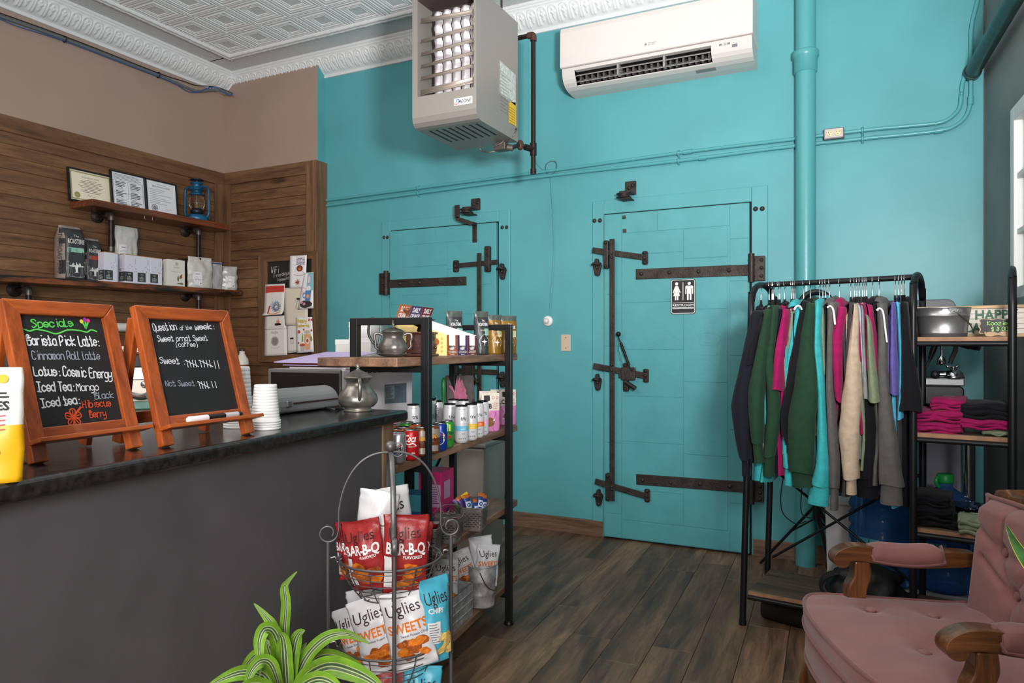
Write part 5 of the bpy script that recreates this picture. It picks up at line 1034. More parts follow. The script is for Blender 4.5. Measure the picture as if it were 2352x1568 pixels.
g = G(); g.cyl(p1+(p2-p1)*.5, p1+(p2-p1)*.88, .0056, n=14); PW(g, 'label_wrap', mat('marker_label', (196, 194, 200), .5), m_)
# ---------------- cups
CUP = mat('white_foam_cup', (240, 240, 240), .45, 0, .04, 150)
def cupstack(u, v, h, n, lab):
    p = onZ(u, v, ZCT); t = thing('cup_stack', lab, 'cup stack', p, group='white cup stacks on the counter')
    g = G(); pr = [(.0, .0), (.031, 0)]; y = 0
    g.lathe([(.028, .002), (.0318, .0), (.0322, .004), (.029, .0055)], n=28); P(g, 'cup_rim', CUP, t)
    k = 1; st = .0052
    while k < n: g = G(); g.lathe([(.0285, k*st), (.0318, k*st+.0004), (.0322, k*st+.0042), (.029, k*st+.0052)], n=28); P(g, 'cup_rim', CUP, t); k += 1
    z0 = n*st; g = G(); pr = [(.0298, z0-.003)]
    m = 12
    for i in range(m): zz_ = z0+(h-z0)*i/m; r = .0298-.0062*i/m; pr += [(r, zz_), (r-.0004, zz_+(h-z0)/m*.85), (r-.0011, zz_+(h-z0)/m*.9)]
    pr += [(.0232, h-.002), (.0222, h), (.0, h-.0005)]; g.lathe(pr, n=28); P(g, 'cup_wall', CUP, t)
cupstack(610, 985, .097, 4, 'upturned white cup stack in front, right of the question chalkboard')
cupstack(548, 981, .135, 5, 'taller upturned white cup stack hidden half behind the question chalkboard')
# ---------------- snack bags at the left edge
BGW = mat('bag_white_film', (228, 226, 220), .4, 0, .1, 30); BGY = mat('bag_yellow_film', (236, 178, 24), .4, 0, .1, 30)
p = onZ(-76, 1108, ZCT); t = thing('snack_bag', 'white and yellow snack pouch at the left edge of the counter', 'snack bag', p, rz=.62)
g, F = pouch(.135, .152, .04, 3, 'pouch', .004); b = P(g, 'pouch_body', [BGW, BGY], t)
for q in b.data.polygons:
    if q.center.z < .074: q.material_index = 1
g = G(); g.rect(.03, .112, .055, .1145, F, .002, 4); g.rect(.03, .117, .052, .1195, F, .002, 4); g.txt('ES', .056, .096, .012, F, .002, 'r', bold=.03); P(g, 'dark_lettering', BLACK, t)
g = G()
for k in range(4): g.line([(.005, .094-.006*k-.006), (.02, .096-.006*k-.006), (.035, .093-.006*k-.006), (.052, .095-.006*k-.006)], .0016, F, .002)
P(g, 'red_lettering', mat('bag_red_print', (204, 70, 70), .6), t)
g = G(); g.m = 0; g.disc(.046, .137, .006, F, .002, 12); g.m = 1; g.flat(blob(.02, .04, .024, .025, 14, .3), F, .002); g.m = 2; g.flat(blob(.022, .038, .014, .015, 10, .4), F, .003); P(g, 'cookie_picture', [mat('bag_sun', (240, 180, 40), .6), mat('cookie_tan', (214, 176, 130), .7), mat('cookie_dark', (150, 100, 60), .7)], t)
p = onZ(0, 1062, ZCT); t = thing('snack_bag', 'clear bag of crumbly cookies behind the yellow snack pouch', 'snack bag', p, rz=.62)
g, F = pouch(.1, .075, .05, 5, 'pouch', .008); P(g, 'pouch_body', mat('cookie_bag_film', (176, 146, 116), .35, 0, .6, 40, .35, 30), t)
# ---------------- laminator
a = onZ(640, 955, ZCT); b = onZ(782, 936, ZCT); d = (b-a); L_ = d.length; rz = math.atan2(d.y, d.x)
t = thing('laminator', 'grey rounded laminating machine on the counter behind the cups', 'laminator', (a+b)/2, rz=rz)
LG = mat('laminator_grey', (122, 124, 126), .38); F = lambda x, y, f=0: V((f, x, y))
def lam(g, x0, x1, k):
    pr = []
    for i in range(17): q = PI*i/16; pr.append((.052-.052*math.cos(q)*k-.0, .004+.062*math.sin(q)**.75*k))
    g.prism(pr, F, x0, x1)
g = G(); lam(g, -L_/2, L_/2, 1); P(g, 'housing', LG, t, bev=.008, seg=3)
g = G(); g.box((-L_/2+.06, -.0015, .026), (L_/2-.012, .004, .03)); P(g, 'feed_slot', mat('slot_dark_red', (60, 40, 38), .5), t)
g = G(); g.box((-L_/2+.03, -.006, .02), (-L_/2+.046, .004, .036)); P(g, 'switch', mat('switch_chrome', (150, 152, 160), .3, .8), t, bev=.002)
g = G(); q = [onZ(660, 950, ZCT), onZ(672, 946, ZCT), onZ(700, 936, ZCT), onZ(735, 938, ZCT), onZ(768, 944, ZCT), onZ(785, 938, ZCT), onZ(800, 933, ZCT)]
g.tube([p+V((0, 0, .005)) for p in q], .004, 8, k=4); solo(g, 'power_cord', mat('cord_black', (20, 20, 21), .4), 'black power cord lying between the laminator and the pewter jug', 'cord')
# ---------------- microwave on a low stand, folders and boxes on it
cx, cy = -1.68, 2.02
t = thing('side_stand', 'low dark stand under the white microwave behind the shelving', 'stand', (cx-.18, cy+.23, 0))
g = G(); g.box((cx-.4, cy-.03, .775), (cx+.01, cy+.5, .8)); PW(g, 'top', DTOP, t, bev=.003)
for x in (cx-.38, cx-.02):
    for y in (cy, cy+.46): g = G(); g.box((x-.015, y-.015, 0), (x+.015, y+.015, .775)); PW(g, 'leg', BLACKM, t)
t = thing('microwave', 'white microwave with a black front seen behind the pewter jug', 'microwave', (cx-.17, cy+.23, .8))
MW = mat('microwave_white', (206, 204, 208), .35, 0, .04, 30); ZM = 1.116
g = G(); g.box((cx-.345, cy+.012, .812), (cx, cy+.455, ZM)); PW(g, 'case', MW, t, bev=.006)
g = G(); g.box((cx-.345, cy, .812), (cx, cy+.014, ZM)); PW(g, 'door_bezel', mat('microwave_grey_bezel', (96, 96, 98), .4), t, bev=.004)
g = G(); g.box((cx-.328, cy-.003, .83), (cx-.004, cy+.002, ZM-.012)); PW(g, 'door_glass', mat('microwave_black_glass', (22, 22, 24), .25), t, bev=.002)
FX = lambda x, y, f=0: V((cx+f, x, y))
def yzx(u, v): p = onX(u, v, cx); return p.y, p.z
q = [yzx(883, 927), yzx(933, 924), yzx(933, 879), yzx(883, 883)]
g = G(); g.flat(q, FX, .0015); l_ = PW(g, 'rating_label', mat('rating_label_grey', (92, 108, 116), .5), t)
g = G(); y0, z1 = q[3]; y1 = q[2][0]; zb = q[0][1]; g.rect(y0+.004, z1-.006-.052, y0+(y1-y0)*.42, z1-.006, FX, .002)
PW(g, 'label_panel', mat('rating_label_pale', (132, 146, 152), .5), l_)
g = G(); r = random.Random(4)
for k in range(11): g.rect(y0+.006, z1-.012-.0042*k, y0+.006+(y1-y0)*(.2+.16*r.random()), z1-.0105-.0042*k, FX, .0025); g.rect(y0+(y1-y0)*.48, z1-.012-.0042*k, y0+(y1-y0)*(.7+.24*r.random()), z1-.011-.0042*k, FX, .0025)
PW(g, 'label_print', mat('rating_label_dark', (48, 58, 64), .6), l_)
g = G()
for k in range(7): g.rect(cy+.06+.032*k, ZM-.016, cy+.082+.032*k, ZM-.011, FX, .001)
for k in range(3): g.rect(cy+.31+.02*k, ZM-.02, cy+.316+.02*k, ZM-.012, FX, .001)
PW(g, 'vent_slot', mat('vent_dark', (60, 60, 62), .6), t)
for x in (cx-.3, cx-.04):
    for y in (cy+.04, cy+.41): g = G(); g.cyl((x, y, .8), (x, y, .814), .012, n=10); PW(g, 'foot', BLACKM, t)
def folder(lab, pts, th, m, name='paper_folder'):
    z0 = min(p.z for p in pts); n = len(pts); g = G(); g.add([p-V((0, 0, th)) for p in pts]+pts, [tuple(range(n))[::-1], tuple(range(n, 2*n))]+[(i, (i+1) % n, n+(i+1) % n, n+i) for i in range(n)])
    return solo(g, name, m, lab, 'folder', group='folders on the microwave')
LAV = mat('lavender_folder', (186, 172, 214), .5)
fz = [ZM+.004, ZM+.012, ZM+.02, ZM+.03]
base = [V((-1.995, 2.04, 0)), V((-1.70, 2.03, 0)), V((-1.695, 2.3, 0)), V((-1.985, 2.32, 0))]
def fl_(z, dx=0, dy=0, tl=.0, s=1): return [V((p.x+dx+.02*(i in (0, 3)), p.y+dy, z+tl*(i > 1))) for i, p in enumerate(base)]
folder('white pad with a red edge at the bottom of the folder pile', fl_(ZM+.007, .02, .02), .0065, mat('white_pad', (220, 214, 214), .6))
folder('lavender folder in the middle of the folder pile on the microwave', fl_(ZM+.016, .005, .0), .004, LAV)
folder('red and yellow papers showing between the lavender folders', fl_(ZM+.0215, .012, .01, .004), .004, mat('red_papers', (186, 84, 70), .6))
f = folder('open lavender folder with a grey sketch on top of the pile', fl_(ZM+.026, -.02, -.02, .035), .003, LAV)
q = [p+V((0, 0, .0006)) for p in fl_(ZM+.026, -.01, -.012, .0345)]; g = G(); g.add([p-f.location for p in (q[0].lerp(q[2], .03), q[1].lerp(q[3], .03), q[2].lerp(q[0], .03), q[3].lerp(q[1], .03))], [(0, 1, 2, 3)]); g.build('sketch_sheet', mat('sketch_sheet', (212, 216, 216), .6, 0, 0, 1, .12, 9), f)
def wbox(x0, y0, z0, x1, y1, z1, lab):
    t = thing('white_carton', lab, 'box', ((x0+x1)/2, (y0+y1)/2, z0), group='plain white cartons on the microwave')
    g = G(); g.box((x0, y0, z0), (x1, y1, z1-.02)); PW(g, 'carton', mat('plain_carton_white', (206, 208, 206), .6), t, bev=.001)
    g = G(); g.box((x0-.001, y0-.001, z1-.022), (x1+.001, y1+.001, z1)); PW(g, 'lid', mat('plain_carton_lid', (214, 216, 214), .6), t, bev=.001)
wbox(-1.905, 2.345, ZM, -1.795, 2.465, 1.236, 'plain white carton under another one, behind the shelf post')
wbox(-1.905, 2.345, 1.2365, -1.795, 2.465, 1.3, 'plain white carton stacked on top of another on the microwave')
wbox(-1.98, 2.35, ZM, -1.908, 2.45, 1.228, 'smaller plain white carton left of the stacked pair')
# ---------------- pewter jug
PEW = mat('tarnished_pewter', (122, 118, 112), .34, .7, .12, 45, .38, 14); PEWD = mat('dark_pewter', (104, 101, 98), .36, .65, .12, 45, .3, 14)
def lobes(n, k, z0, z1): return lambda a, z, r: r*(1+k*max(0, math.sin(PI*(z-z0)/(z1-z0))) * (abs(math.cos(a*n/2))**.6-.6)) if z0 < z < z1 else r
p = onZ(822, 943.5, ZCT)
t = thing('pewter_jug', 'tarnished pewter jug with a lid standing on the end of the counter', 'jug', p, rz=.75)
g = G(); g.lathe([(0, 0), (.038, 0), (.04, .003), (.037, .006), (.035, .009), (.045, .014), (.0525, .023), (.0545, .033), (.051, .045), (.042, .058), (.034, .068), (.031, .076), (.0325, .084), (.0395, .092)], n=48, f=lobes(9, .07, .01, .075)); P(g, 'body', PEW, t)
g = G(); g.lathe([(.0395, .0915), (.0405, .0935), (.038, .096), (.031, .1), (.024, .106), (.015, .111), (.008, .114), (.004, .117), (.006, .122), (.0065, .126), (.003, .13), (0, .1305)], n=28); P(g, 'lid', PEW, t)
g = G(); g.tube([(0, -.034, .09), (0, -.046, .092), (.0, -.06, .084), (0, -.066, .064), (0, -.06, .044), (0, -.051, .033)], [.005, .0055, .006, .0055, .005, .004], 10, k=4); P(g, 'handle', PEW, t)
g = G(); g.tube([(0, .045, .05), (0, .056, .07), (0, .058, .088), (0, .07, .098)], [.014, .01, .008, .007], 10, k=3); P(g, 'spout', PEW, t)
# ================================================================= shelving beside the counter
RA = math.radians(7.65); RKO = V((-1.29, 1.96, 0))
RM = M.Translation(RKO) @ M.Rotation(RA, 4, 'Z'); RMI = RM.inverted(); RR3 = M.Rotation(-RA, 3, 'Z')
def rk(x, y, z): return RM @ V((x, y, z))
def rky(u, x):                                     # distance along the shelving where picture column u meets local x
    o = RMI @ E0; d = RR3 @ ray(u, 795); return (o+d*((x-o.x)/d.x)).y
def rkp(u, v, z): return RMI @ onZ(u, v, z)
RWX = wood('reclaimed_shelf_wood', [(70, 54, 44), (112, 82, 64), (142, 108, 86), (160, 128, 104)], 1, 1.5, .5, .12, bump=.2, streak=10)
SH = [.165, .503, .843, 1.165]
t = thing('shelving_unit', 'four-tier black metal and rustic wood shelving unit at the end of the counter', 'shelving', RKO, rz=RA)
for x in (.012, -.25):
    for y in (0, .823):
        g = G(); g.box((x-.014, y-.014, .012), (x+.014, y+.014, 1.294)); P(g, 'post', BLACKM, t, bev=.002); 
        g = G(); g.lathe([(.021, 0), (.021, .01), (.016, .016)], (x, y, 0), 14); P(g, 'foot', BLACKM, t)
for z in SH: g = G(); g.box((-.285, -.17, z-.028), (-.004, .993, z)); P(g, 'shelf_board', RWX, t, bev=.003)
for y in (0, .823):
    g = G(); g.box((-.25, y-.0135, 1.27), (.012, y+.0135, 1.294)); P(g, 'end_rail', BLACKM, t, bev=.002)
    for z in SH: g = G(); g.box((-.25, y-.012, z-.05), (.012, y+.012, z-.029)); P(g, 'shelf_bracket', BLACKM, t, bev=.001)
g = G(); g.cyl((-.262, 0, .2), (-.262, .823, .8), .006, n=8); P(g, 'brace', BLACKM, t); g = G(); g.cyl((-.272, 0, .8), (-.272, .823, .2), .006, n=8); P(g, 'brace', BLACKM, t)
g = G(); g.tube([(-.02, .0, .34), (-.13, .0, .47)], .008, 8); P(g, 'brace', BLACKM, t)
def rthing(name, lab, cat, x, y, z, rz=0, group=None, rot=None):
    return thing(name, lab, cat, rk(x, y, z), group=group, rot=(rot[0], rot[1], RA+rot[2]) if rot else (0, 0, RA+rz))
Z4 = SH[3]+.0006; Z3 = SH[2]+.0006; Z2 = SH[1]+.0006; Z1 = SH[0]+.0006
# ---- top shelf
y = rky(903, -.1)
t = rthing('sugar_bowl', 'dark pewter two-handled lidded sugar bowl on a saucer, front of the top shelf', 'sugar bowl', -.1, y, Z4, rz=.55)
g = G(); g.lathe([(0, .001), (.03, .001), (.034, .002), (.056, .009), (.057, .011), (.034, .006), (0, .005)], n=36); P(g, 'saucer', PEWD, t)
g = G(); g.lathe([(.0, .006), (.032, .006), (.036, .01), (.046, .02), (.048, .03), (.043, .044), (.034, .056), (.031, .064), (.033, .074), (.036, .079)], n=48, f=lobes(8, .06, .008, .06)); P(g, 'body', PEWD, t)
g = G(); g.lathe([(.036, .079), (.0375, .081), (.036, .084), (.026, .09), (.014, .094), (.006, .096), (.004, .099), (.007, .103), (.005, .108), (.003, .112), (.0015, .12), (0, .121)], n=28); P(g, 'lid', PEWD, t)
for s in (-1, 1): g = G(); g.tube([(s*.034, 0, .07), (s*.046, 0, .076), (s*.058, 0, .074), (s*.06, 0, .062), (s*.056, 0, .046), (s*.058, 0, .034), (s*.05, 0, .026), (s*.044, 0, .024)], [.004, .0048, .005, .0045, .004, .0042, .0035, .003], 8, k=3); P(g, 'handle', PEWD, t)
WAL = wood('dark_walnut', [(52, 24, 16), (84, 42, 28), (104, 56, 38)], 0, 2.2, .35, .05, coat=.2)
y = rky(968, -.062); t = rthing('coffee_mill', 'wooden hand coffee mill with a metal bowl beside the sugar bowl', 'coffee mill', -.062, y, Z4, rz=.2)
g = G(); g.box((-.05, -.05, 0), (.05, .05, .009)); P(g, 'base_plate', WAL, t, bev=.003)
g = G(); g.box((-.042, -.042, .009), (.042, .042, .076)); P(g, 'box', WAL, t, bev=.002)
g = G(); g.box((-.047, -.047, .076), (.047, .047, .083)); P(g, 'top_plate', WAL, t, bev=.002)
g = G(); g.box((.042, -.032, .016), (.046, .032, .044)); d_ = P(g, 'drawer', mat('mill_drawer_brown', (84, 50, 34), .4), t, bev=.002)
g = G(); g.ball((.05, 0, .03), .005, 10); P(g, 'drawer_knob', mat('brass_knob', (120, 96, 66), .3, .9), d_)
g = G(); g.disc(0, .062, .009, lambda a, b, f=0: V((.0425+f, a, b)), .0005, 16); P(g, 'medallion', mat('mill_medallion', (64, 52, 46), .4, .5), t)
g = G(); g.lathe([(.014, .083), (.016, .088), (.012, .1), (.028, .107), (.034, .116), (.0355, .121), (.05, .123), (.05, .1255), (.012, .1275), (0, .128)], n=28); P(g, 'bowl', mat('mill_dark_metal', (48, 44, 44), .3, .8), t)
g = G(); g.bar((0, 0, .13), (-.05, -.02, .134), .01, .003); g.cyl((0, 0, .126), (0, 0, .134), .006, n=10); P(g, 'crank', mat('mill_dark_metal', (0, 0, 0)), t)
g = G(); g.lathe([(.004, .134), (.005, .142), (.006, .148), (.013, .154), (.014, .16), (.01, .165), (0, .166)], (-.045, -.018, 0), 16); P(g, 'crank_knob', mat('knob_red_brown', (108, 60, 42), .35), t)
y = rky(884, -.235); t = rthing('glass_pitcher', 'clear tinted glass pitcher lying at the back of the top shelf', 'pitcher', -.235, y+.02, Z4, rz=.4)
GL_ = mat('tinted_clear_glass', (214, 232, 232), .03, trans=1, ior=1.25)
g = G(); g.lathe([(.0, .004), (.036, .004), (.04, .01), (.036, .05), (.03, .085), (.034, .115), (.044, .132), (.042, .132), (.03, .112), (.027, .085), (.033, .05), (.037, .012), (0, .008)], n=24); P(g, 'pitcher_body', GL_, t)
g = G(); g.tube([(-.04, 0, .128), (-.055, 0, .135), (-.064, 0, .12), (-.068, 0, .08), (-.05, 0, .045), (-.038, 0, .04)], .005, 8, k=3); P(g, 'handle', mat('smoked_handle', (56, 62, 62), .2), t)
# display cartons
YEL = mat('carton_cream_yellow', (236, 212, 140), .45); WCAR = mat('carton_white', (232, 226, 230), .5)
def crunch(y0, c, name, lab, side, lettering):
    x0, x1 = -.245, -.022; w_ = .094; t = rthing('snack_carton', lab, 'display box', x1, y0, Z4, group='snack bar display cartons'); D = x1-x0
    m = mat(name, c, .45); hb, hf, hs = .118, .076, .078
    S = lambda yy: (lambda a, b, f=0: V((a, yy+f, b)))
    for yy, e in ((0, 0), (w_-.0015, 0)): g = G(); g.prism([(-D, 0), (0, 0), (0, hf), (-D*.9, hb+.02), (-D, hb+.02)], lambda a, b, f=0, yy=yy: V((a, yy+f, b)), 0, .0015); P(g, 'side_panel', side if yy == 0 else WCAR, t)
    g = G(); g.box((-D, 0, 0), (0, w_, .0015)); P(g, 'bottom_panel', WCAR, t)
    FFr = lambda a, b, f=0: V((f, a, b)); g = G(); h = hf
    g.prism([(0, 0), (w_, 0), (w_, h), (w_*.82, h), (w_*.82, h*.4), (w_*.72, h*.28), (w_*.28, h*.28), (w_*.18, h*.4), (w_*.18, h), (0, h)], FFr, -.0015, 0); P(g, 'front_panel', m, t)
    g = G(); g.txt(lettering, w_/2, h*.12, .009, FFr, .0008, w=w_*.8, bold=.02); g.rect(w_*.3, h*.04, w_*.7, h*.06, FFr, .0008); P(g, 'front_lettering', mat('carton_print_cream', (240, 228, 214), .5), t)
    g = G(); q = lambda j: (-D+.03+(D-.03)*j); g.grid(lambda i, j: (q(j), .0018+(w_-.0036)*i, hb-.006-(hb-.02-h*.3)*j), 1, 1); P(g, 'tray_liner', WCAR, t)
    bx = -D+.012; FB_ = lambda a, b, f=0: V((bx+.035*(b-hb)/.1+f, a, b)); g = G(); g.prism([(0, hb-.01), (w_, hb-.01), (w_*1.0, hb+.07), (0, hb+.07)], FB_, -.0012, 0); P(g, 'header_card', m, t)
    g = G(); g.txt('DAILY', w_/2, hb+.046, .018, FB_, .0009, w=w_*.66, bold=.03); g.txt('CRUNCH', w_/2, hb+.022, .018, FB_, .0009, w=w_*.8, bold=.03); P(g, 'header_lettering', WHITE, t)
    return t, hf, D, w_
yb0 = rky(1027, -.022)
t, hf, D, w_ = crunch(yb0, (170, 88, 30), 'carton_orange', 'orange-brown snack bar display carton with a yellow side, leftmost of three', YEL, 'TURMERIC')
FS_ = lambda a, b, f=0: V((a, -f, b)); g = G(); g.disc(-.05, .05, .02, FS_, .0006, 14, .015); P(g, 'almond_picture', mat('almond_brown', (176, 96, 40), .6), t)
g = G()
for k in range(4): g.disc(-.02, .016+.015*k, .0045, FS_, .0006, 8)
P(g, 'icon_print', mat('icon_tan', (206, 170, 90), .6), t)
LVC = mat('carton_lavender', (196, 180, 220), .5)
crunch(yb0+.0975, (62, 44, 96), 'carton_purple', 'purple snack bar display carton in the middle of three', LVC, 'COCOA+SEA')
crunch(yb0+.195, (112, 30, 42), 'carton_maroon', 'maroon snack bar display carton, rightmost of three', mat('carton_pinkish', (222, 200, 214), .5), 'CHERRY')
GOLD = mat('mustard_bag_film', (128, 96, 32), .38, .15, .1, 40); DSL = mat('charcoal_bag_film', (54, 57, 60), .4, .1, .12, 40); BTOP = mat('grey_green_foil', (96, 104, 100), .3, .5, .2, 40)
def rbag(u, x, w_, h, m, lab, labc, seed, rz):
    t = rthing('coffee_bag', lab, 'coffee bag', x, rky(u, x), Z4, rz=rz, group='roastery bags on the shelving top')
    g, F = pouch(w_, h, .05, seed, 'pouch', .005); b = P(g, 'bag_body', [m, BTOP], t)
    for q in b.data.polygons:
        if q.center.z > h*.86: q.material_index = 1
    g = G(); g.txt('The', 0, h*.76, h*.045, F, .002, w=w_*.24, slant=.2); g.txt('ROASTERIE', 0, h*.66, h*.075, F, .002, w=w_*.66, bold=.02); g.txt('AIR ROASTED', 0, h*.55, h*.025, F, .002, w=w_*.5)
    q = h*.3; g.flat([(-w_*.2, q), (-.002, q+.004), (0, q+.014), (.002, q+.004), (w_*.2, q), (.002, q-.004), (0, q-.02), (-.002, q-.004)], F, .002); g.line([(-w_*.25, h*.2), (-w_*.3, h*.36), (0, h*.47), (w_*.3, h*.36), (w_*.25, h*.2)], .001, F, .002, 4); P(g, 'lettering', PALE, t)
    g = G(); g.rect(w_*.02, h*.44, w_*.4, h*.6, F, .0025, 4, 3); P(g, 'label', labc, t)
    g = G(); rowlines(g, w_*.06, w_*.36, h*.58, 4, h*.03, F, .0035, .25); P(g, 'label_print', mat('label_dark_print', (0, 0, 0)), t)
CRL = mat('cream_label', (206, 200, 150), .5)
rbag(1043, -.14, .075, .178, DSL, 'charcoal coffee bag half hidden behind the display cartons', MINT, 21, .9)
rbag(1105, -.045, .068, .178, DSL, 'charcoal coffee bag between the display cartons and the gold bags', MINT, 22, .95)
rbag(1136, -.06, .066, .172, GOLD, 'gold coffee bag, left of the two gold ones', CRL, 23, .8)
rbag(1167, -.035, .08, .172, GOLD, 'gold coffee bag at the right end of the top shelf', CRL, 24, .75)
# ---- second shelf: soda cans
ALU = mat('can_aluminium', (190, 190, 192), .25, 1)
def can(x, y, body, lab, deco=None, r=.0262, h=.097, group='soda cans on the second shelf', lid=None, face=None, z=None):
    t = rthing('soda_can' if lid is None else 'drink_can', lab, 'can', x, y, Z3 if z is None else z, group=group)
    g = G(); g.lathe([(r*.72, .0), (r*.78, .001), (r*.95, h*.05), (r, h*.08), (r, h*.87), (r*.86, h*.95)], n=28); P(g, 'can_body', body, t)
    g = G(); g.lathe([(r*.86, h*.948), (r*.9, h*.965), (r*.88, h*.985), (r*.84, h*.985), (r*.8, h*.955), (0, h*.952)], n=24); P(g, 'can_lid', lid or ALU, t)
    g = G(); g.disc(0, 0, r*.3, lambda a, b, f=0: V((a, b, h*.956+f)), .0012, 10, r*.5); P(g, 'pull_tab', lid or ALU, t)
    if deco:
        wp = rk(x, y, 0); a0 = math.atan2(-wp.x, wp.y)-RA if face is None else face      # print turned to the aisle
        F = lambda a, b, f=0: V(((r+f)*math.sin(a/r+a0*-1), -(r+f)*math.cos(a/r-a0), b)) if False else V(((r+f)*math.sin(a/r+AF), -(r+f)*math.cos(a/r+AF), b))
        AF = (math.atan2(-wp.x, wp.y)-RA) if face is None else face
        deco(t, F, r, h)
    return t
def band(g, F, r, a0, a1, z0, z1, off=.0006): g.rect(a0*r, z0, a1*r, z1, F, off, max(4, int(abs(a1-a0)*6)), 1)
PRED = mat('can_red', (186, 24, 30), .28, .2); PBLUE = mat('can_blue', (24, 58, 140), .28, .3); PSIL = mat('can_silver', (186, 188, 192), .3, .8); PORG = mat('can_orange', (222, 98, 30), .28, .2); PBRN = mat('can_brown', (112, 62, 34), .3, .3); PGRN = mat('can_green', (62, 146, 58), .28, .3); CWH = mat('can_white_print', (234, 234, 234), .35)
def d_coke(t, F, r, h):
    g = G(); g.txt('Coca', -.004, h*.6, h*.24, F, .0008, w=r*1.5, slant=.3, bold=.02); g.line([(-r*.75, h*.6), (-r*.3, h*.52), (r*.3, h*.55), (r*.7, h*.47)], .0035, F, .0008, 5); g.txt('ORIGINAL TASTE', .004, h*.43, h*.04, F, .0008, w=r*.9)
    g.txt('RECYCLE', -r*.62, h*.13, h*.075, F, .0008, 'l', w=h*.3, rot=PI/2, bold=.02); g.txt('ME', -r*.36, h*.13, h*.075, F, .0008, 'l', w=h*.12, rot=PI/2, bold=.02); g.rect(r*.1, h*.22, r*.55, h*.235, F, .0008, 3); g.rect(r*.1, h*.25, r*.5, h*.262, F, .0008, 3); P(g, 'lettering', CWH, t)
def d_pepsi(t, F, r, h):
    g = G(); g.m = 0; g.disc(0, h*.47, r*.72, F, .0006, 22, r*.85); g.m = 1; g.flat([(-r*.62, h*.47+r*.2), (-r*.5, h*.47+r*.5), (0, h*.47+r*.78), (r*.5, h*.47+r*.5), (r*.62, h*.47+r*.2), (0, h*.47+r*.32)], F, .0009); g.m = 2; g.flat([(-r*.62, h*.47-r*.25), (0, h*.47-r*.32), (r*.62, h*.47-r*.2), (r*.45, h*.47-r*.58), (0, h*.47-r*.76), (-r*.45, h*.47-r*.6)], F, .0009)
    g.m = 3; g.txt('PEPSI', 0, h*.47-r*.18, h*.105, F, .0012, w=r*1.3, bold=.03); P(g, 'emblem', [CWH, PRED, PBLUE, BLACK], t)
def d_mug(t, F, r, h):
    g = G(); g.m = 0; band(g, F, r, -1.6, 1.6, h*.55, h*.86); band(g, F, r, -.9, .9, h*.1, h*.3, .0007); g.m = 1; g.disc(r*.2, h*.55, r*.5, F, .0009, 14, h*.14); g.m = 2; g.txt('MUG', r*.15, h*.54, h*.13, F, .0013, w=r*.9, bold=.04, slant=.1); g.m = 3; band(g, F, r, -1.0, -.85, h*.06, h*.88, .001); P(g, 'emblem', [mat('mug_silver', (190, 180, 170), .3, .6), mat('mug_dark', (64, 32, 22), .4), mat('mug_gold', (222, 150, 40), .4), PRED], t)
def d_dew(t, F, r, h):
    g = G(); g.m = 0; g.rect(-r*.5, h*.62, -r*.25, h*.86, F, .0007); g.rect(r*.3, h*.62, r*.5, h*.86, F, .0007); g.m = 1; g.rect(-r*.1, h*.62, r*.15, h*.86, F, .0007); g.m = 2; g.txt('MOUNTAIN', 0, h*.5, h*.1, F, .0009, w=r*1.7, bold=.04); g.m = 3; g.txt('DEW', .002, h*.33, h*.14, F, .0011, w=r*1.2, bold=.05); g.m = 2; g.line([(-r*.6, h*.3), (0, h*.27), (r*.6, h*.32)], .003, F, .001); P(g, 'emblem', [mat('dew_lime', (196, 222, 110), .4), mat('dew_yellow', (232, 214, 70), .4), mat('dew_dark', (24, 66, 40), .4), PRED], t)
def d_crush(t, F, r, h):
    g = G(); g.m = 0; g.txt('Crush', 0, h*.55, h*.15, F, .0009, w=r*1.5, bold=.03, rot=.15); P(g, 'lettering', CWH, t)
fr = [(913, 1063, PSIL, d_pepsi, 'silver cola can at the left end of the front row'), (943, 1055, PRED, d_coke, 'red cola can with white script in the front row'), (968, 1047, PBRN, d_mug, 'brown root beer can hidden behind the front post'), (992, 1040, PBRN, d_mug, 'brown and silver root beer can right of the front post'), (1010, 1034, PBLUE, d_pepsi, 'blue cola can with a round emblem in the front row'), (1026, 1027, PGRN, d_dew, 'green soda can with red letters at the right end of the front row')]
for u, v, m, d, lab in fr: p = rkp(u, v, Z3); can(p.x, p.y, m, lab, d)
p0 = rkp(913, 1063, Z3); p1 = rkp(943, 1055, Z3); dy = p1.y-p0.y
bk_ = [[(PRED, None, 'red soda can in the second row, behind the silver one'), (PORG, d_crush, 'orange soda can in the second row, behind the red cola can'), (PORG, d_crush, 'orange soda can in the second row, left of the front post'), (PORG, d_crush, 'orange soda can in the second row, nearest the front post')], [(PORG, None, 'orange soda can in the third row, at its left end'), (PBLUE, None, 'blue soda can in the third row, behind the left orange can'), (PORG, None, 'orange soda can in the third row, beside the front post'), (PGRN, d_dew, 'green soda can in the third row, tallest seen behind the blue cola')]]
for j, row in enumerate(bk_):
    for k, (m, d, lab) in enumerate(row): can(p1.x-.056*(j+1), p0.y+.02+.056*k+.03*j+(.05 if k == 3 else 0), m, lab, d)
